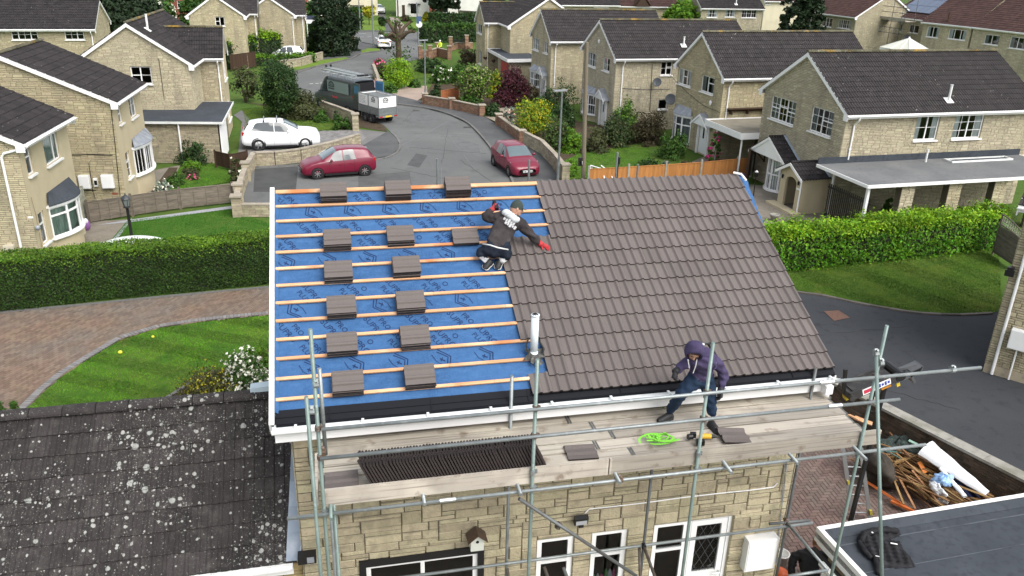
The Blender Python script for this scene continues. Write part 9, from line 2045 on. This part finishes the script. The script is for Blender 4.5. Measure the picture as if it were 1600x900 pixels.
# white membrane roll, offcuts, sacks, ladder
def sroll(label,a,b,r,mat,r2=None):
 a,b=V(a),V(b);root=empty('membrane_roll',(a+b)/2,0,label,'roll');o0=(a+b)/2;mb=MB();d=(b-a).normalized();e1=d.cross(Z3).normalized();e2=e1.cross(d);n=40;P0,P1=[],[]
 for k in range(n+1):t=k/n;ang=t*5.2*PI;rr=r*(1-.55*t);P0.append(a-o0+e1*rr*math.cos(ang)*1.15+e2*rr*.8*math.sin(ang));rr2=(r2 or r)*(1-.5*t);P1.append(b-o0+e1*rr2*math.cos(ang)*1.1+e2*rr2*.8*math.sin(ang))
 m_=8;allp=[]
 for j in range(m_+1):
  for k in range(n+1):q=P0[k].lerp(P1[k],j/m_);allp.append(q+e2*.012*math.sin(j*2+k*.4))
 mb.add(allp,[(j*(n+1)+k,j*(n+1)+k+1,(j+1)*(n+1)+k+1,(j+1)*(n+1)+k)for j in range(m_)for k in range(n)]);mb.build('sheet',mat,root,True);return root
WM=pmat('white_membrane_face',(.72,.74,.76),.6,0,[(3,(.66,.68,.71),.5,.7)],[(8,.3,.02)])
sroll('big white membrane roll lying across the timber heap',dpt(1446,702,.85),dpt(1542,772,.50),.30,WM,.11);sroll('thin white membrane roll beside the big one',dpt(1470,732,.72),dpt(1508,776,.58),.05,WM,.06)
mb=MB();A,B_=[],[]
for k in range(13):t=k/12;A.append(dpt(1478+t*40,736+t*28,.62-.1*t));B_.append(dpt(1512+t*22,776+t*2,.36+.06*math.sin(t*9)))
mb.add(A+B_,[(k,k+1,14+k,13+k)for k in range(12)]);o_=mb.build('membrane_offcut',pmat('dark_blue_face',(.012,.02,.075),.6));tag(o_,'dark blue membrane offcut under the big white roll','sheet')
def crumple(label,c,rad,mat,name,cat,seed,k=1.0):
 o0=V(c);mb=MB();rg_=np.random.default_rng(seed);ph=rg_.uniform(0,6,6);n,m_=28,16;P_=[]
 for j in range(m_+1):
  for i in range(n):
   th=2*PI*i/n;p=-PI/2+PI*j/m_;w_=1+k*(.22*math.sin(3*th+ph[0]+2*p)+.15*math.sin(7*th+ph[1]-5*p)+.10*math.sin(11*p+ph[2]+4*th));P_.append(V((rad[0]*w_*math.cos(p)*math.cos(th),rad[1]*w_*math.cos(p)*math.sin(th),max(-.02*0-rad[2]*.8,rad[2]*w_*math.sin(p)))))
 mb.add(P_,[(j*n+i,j*n+(i+1)%n,(j+1)*n+(i+1)%n,(j+1)*n+i)for j in range(m_)for i in range(n)],0,.5);o_=mb.build(name,mat,None,True);o_.location=o0;return tag(o_,label,cat)
crumple('pale blue plastic sheet crumpled on the timber heap',dpt(1474,750,.66),(.22,.15,.13),pmat('pale_blue_plastic',(.25,.42,.68),.35,0,[(6,(.45,.58,.75),.5,.7)]),'plastic_sheet','sheet',3)
crumple('white plastic wrap curled left of the pale blue sheet',dpt(1464,764,.58),(.09,.24,.10),WM,'plastic_wrap','sheet',5);crumple('grey-white sheet under the thin white roll',dpt(1502,772,.25),(.16,.22,.12),pmat('dull_white_sheet',(.5,.54,.56),.5),'plastic_sheet','sheet',8);crumple('small white crumpled bag at the near edge of the heap',dpt(1472,782,.2),(.13,.10,.07),WM,'plastic_bag','bag',9)
SACK=pmat('dark_brown_sack',(.040,.033,.026),.8,0,[(6,(.055,.046,.036),.5,.7)],[(14,.5,.03)],spec=.3)
crumple('large dark brown rubble sack beside the ladder',dpt(1368,722,.62),(.27,.66,.26),SACK,'rubble_sack','sack',12,.4);crumple('second dark sack slumped in front of the large rubble sack',dpt(1372,738,.28),(.34,.55,.30),SACK,'rubble_sack','sack',14,.5);crumple('dark green netting heap behind the timber heap',dpt(1402,700,.3),(.55,.34,.26),pmat('dark_green_netting',(.02,.032,.028),.8,.2,[(14,(.05,.09,.075),.55,.7)],[(25,.7,.03)]),'netting_heap','netting',15)
for k in range(9):old_batten(dpt(1352+k*5,704+random.uniform(-5,5),.5+random.uniform(0,.1)),dpt(1366+k*5+random.uniform(-8,8),712+random.uniform(-5,8),.45),.025,.02,'teal and grey plastic strip among the dark netting',pmat('teal_strip',(.10,.22,.2),.5)if k==0 else bpy.data.materials['teal_strip'],'plastic strips in the netting','plastic_strip','strip')
o_=old_batten(dpt(1420,688,.62),dpt(1440,698,.60),.07,.02,'pale green board at the top of the timber heap',pmat('pale_green_board',(.32,.5,.42),.6),None)
for k in range(3):q=dpt(1326+k*9,648+k*4,1.0);o_=old_batten(q,q+V((.1+.05*k,-.3,.02)),.12,.03,'offcut of pale timber balanced by the boundary wall behind the deck end',BATTEN,'pale offcuts behind the deck end','timber_offcut','timber')
# ladder leaning from the patio to the scaffold
l0a=at(1347,815,0)
lad=empty('ladder',l0a,0,'aluminium ladder leaning against the right end of the scaffold','ladder');lad_o=V(l0a);mb=MB()
base=at(1347,815,0);topc=V((11.45,-.64,1.91));ddir=(topc-base).normalized();sd=V((1,-.25,0)).normalized()
for sg in(-1,1):mb.beam(base+sd*sg*.19-lad_o,base+sd*sg*.19+ddir*((topc-base).length+.0)-lad_o,.035,.085,sd)
mb.build('stile',pmat('grey_ladder',(.36,.37,.37),.45,.1,metal=.5),lad);mb=MB();nr=int((topc-base).length/.26)
for k in range(1,nr):q=base+ddir*(k*.25)-lad_o;mb.tube(q-sd*.19,q+sd*.19,.017,8)
mb.build('rung',ALU,lad);mb=MB();q=base+ddir*.3-lad_o;mb.obox(q+sd*.2,sd*.03,V((0,.06,0)),ddir*.06);q=base+ddir*1.1-lad_o;mb.obox(q-sd*.2,sd*.02,V((0,.05,0)),ddir*.05);mb.build('bracket',pmat('yellow_bracket',(.45,.38,.05),.6),lad)
# bits at the foot of the house
hb_o=empty('safety_helmet',at(1220,897,.35),0,'bright orange bucket or helmet top at the bottom edge','helmet');mb=MB();mb.ellipsoid((0,0,0),(.15,.17,.12),14,8);mb.lathe([(.17,-.05),(.2,-.06),(.17,-.07)],n=16);mb.build('shell',pmat('bright_orange_plastic',(.72,.13,.03),.4),hb_o,True)
hb_o['label']='bright orange domed helmet beside the stooping man'
wt_=empty('white_tub',at(1218,884,.0),0,'white plastic tub standing on the patio against the house','tub');mb=MB();mb.lathe([(.13,0),(.15,.3),(.165,.31),(.165,.33),(.14,.33),(.13,.05)],n=16);mb.build('shell',UPVC_DIRTY,wt_,True)
sp_=MB();sp_.path([(8.1,-4.0,.02),(8.25,-3.95,.03),(8.35,-4.05,.02),(8.28,-4.15,.02)],.012,5);tag(sp_.build('hose_end',BLACK),'short black hose end on the herringbone patio','hose')

# ------------------------------------------------------------------ scaffolding at the far solar-panelled house
FS=empty('far_scaffold',(67.3,75.0,0),0,'distant scaffold with board platform in front of the solar panelled house','scaffold');fo_=V(FS.location);d0=V((67.3,79.8,0));d1=V((67.9,73.6,0))
for i in range(4):
 for off in(0,-1.3):q=d0.lerp(d1,i/3)+V((off,0,0))-fo_;mb=MB();mb.tube(q,q+Z3*7.6,.035,6);mb.build('standard',GALV_DARK,FS)
for z,off in((4.6,-1.3),(5.6,-1.3),(6.2,-1.3),(4.6,0),(3.3,-1.3),(3.9,-1.3)):mb=MB();mb.tube(d0+V((off,.4,z))-fo_,d1+V((off,-.4,z))-fo_,.035,6);mb.build('ledger',GALV_DARK,FS)
mb=MB()
for k in range(5):mb.beam(d0+V((-.1-k*.26,.3,4.72))-fo_,d1+V((-.1-k*.26,-.3,4.72))-fo_,.25,.05)
mb.build('deck',BOARD,FS);mb=MB();mb.beam(d0+V((-1.4,.3,4.9))-fo_,d1+V((-1.4,-.3,4.9))-fo_,.04,.3);mb.build('toe_board',BOARD,FS)
mb=MB()
for k in range(8):a=d0.lerp(d1,k/8)+V((-1.32,0,3.3))-fo_;b_=d0.lerp(d1,(k+1)/8)+V((-1.32,0,3.9))-fo_;mb.tube(a,b_,.025,5);mb.tube(V((b_.x,b_.y,b_.z)),V((b_.x,b_.y,a.z)),.025,5)
mb.build('lattice_beam',ALU,FS)
dt=empty('far_dish',(66.6,72.6,0),0,'dark satellite dish on a pole near the far scaffold','satellite dish');dish(dt,(0,0,3.0),(-.6,-.7,.4),.42,BLACK,(.2,.2,2.9));mb=MB();mb.tube((.2,.2,0),(.2,.2,3.0),.04,6);mb.build('mast',GALV_DARK,dt)
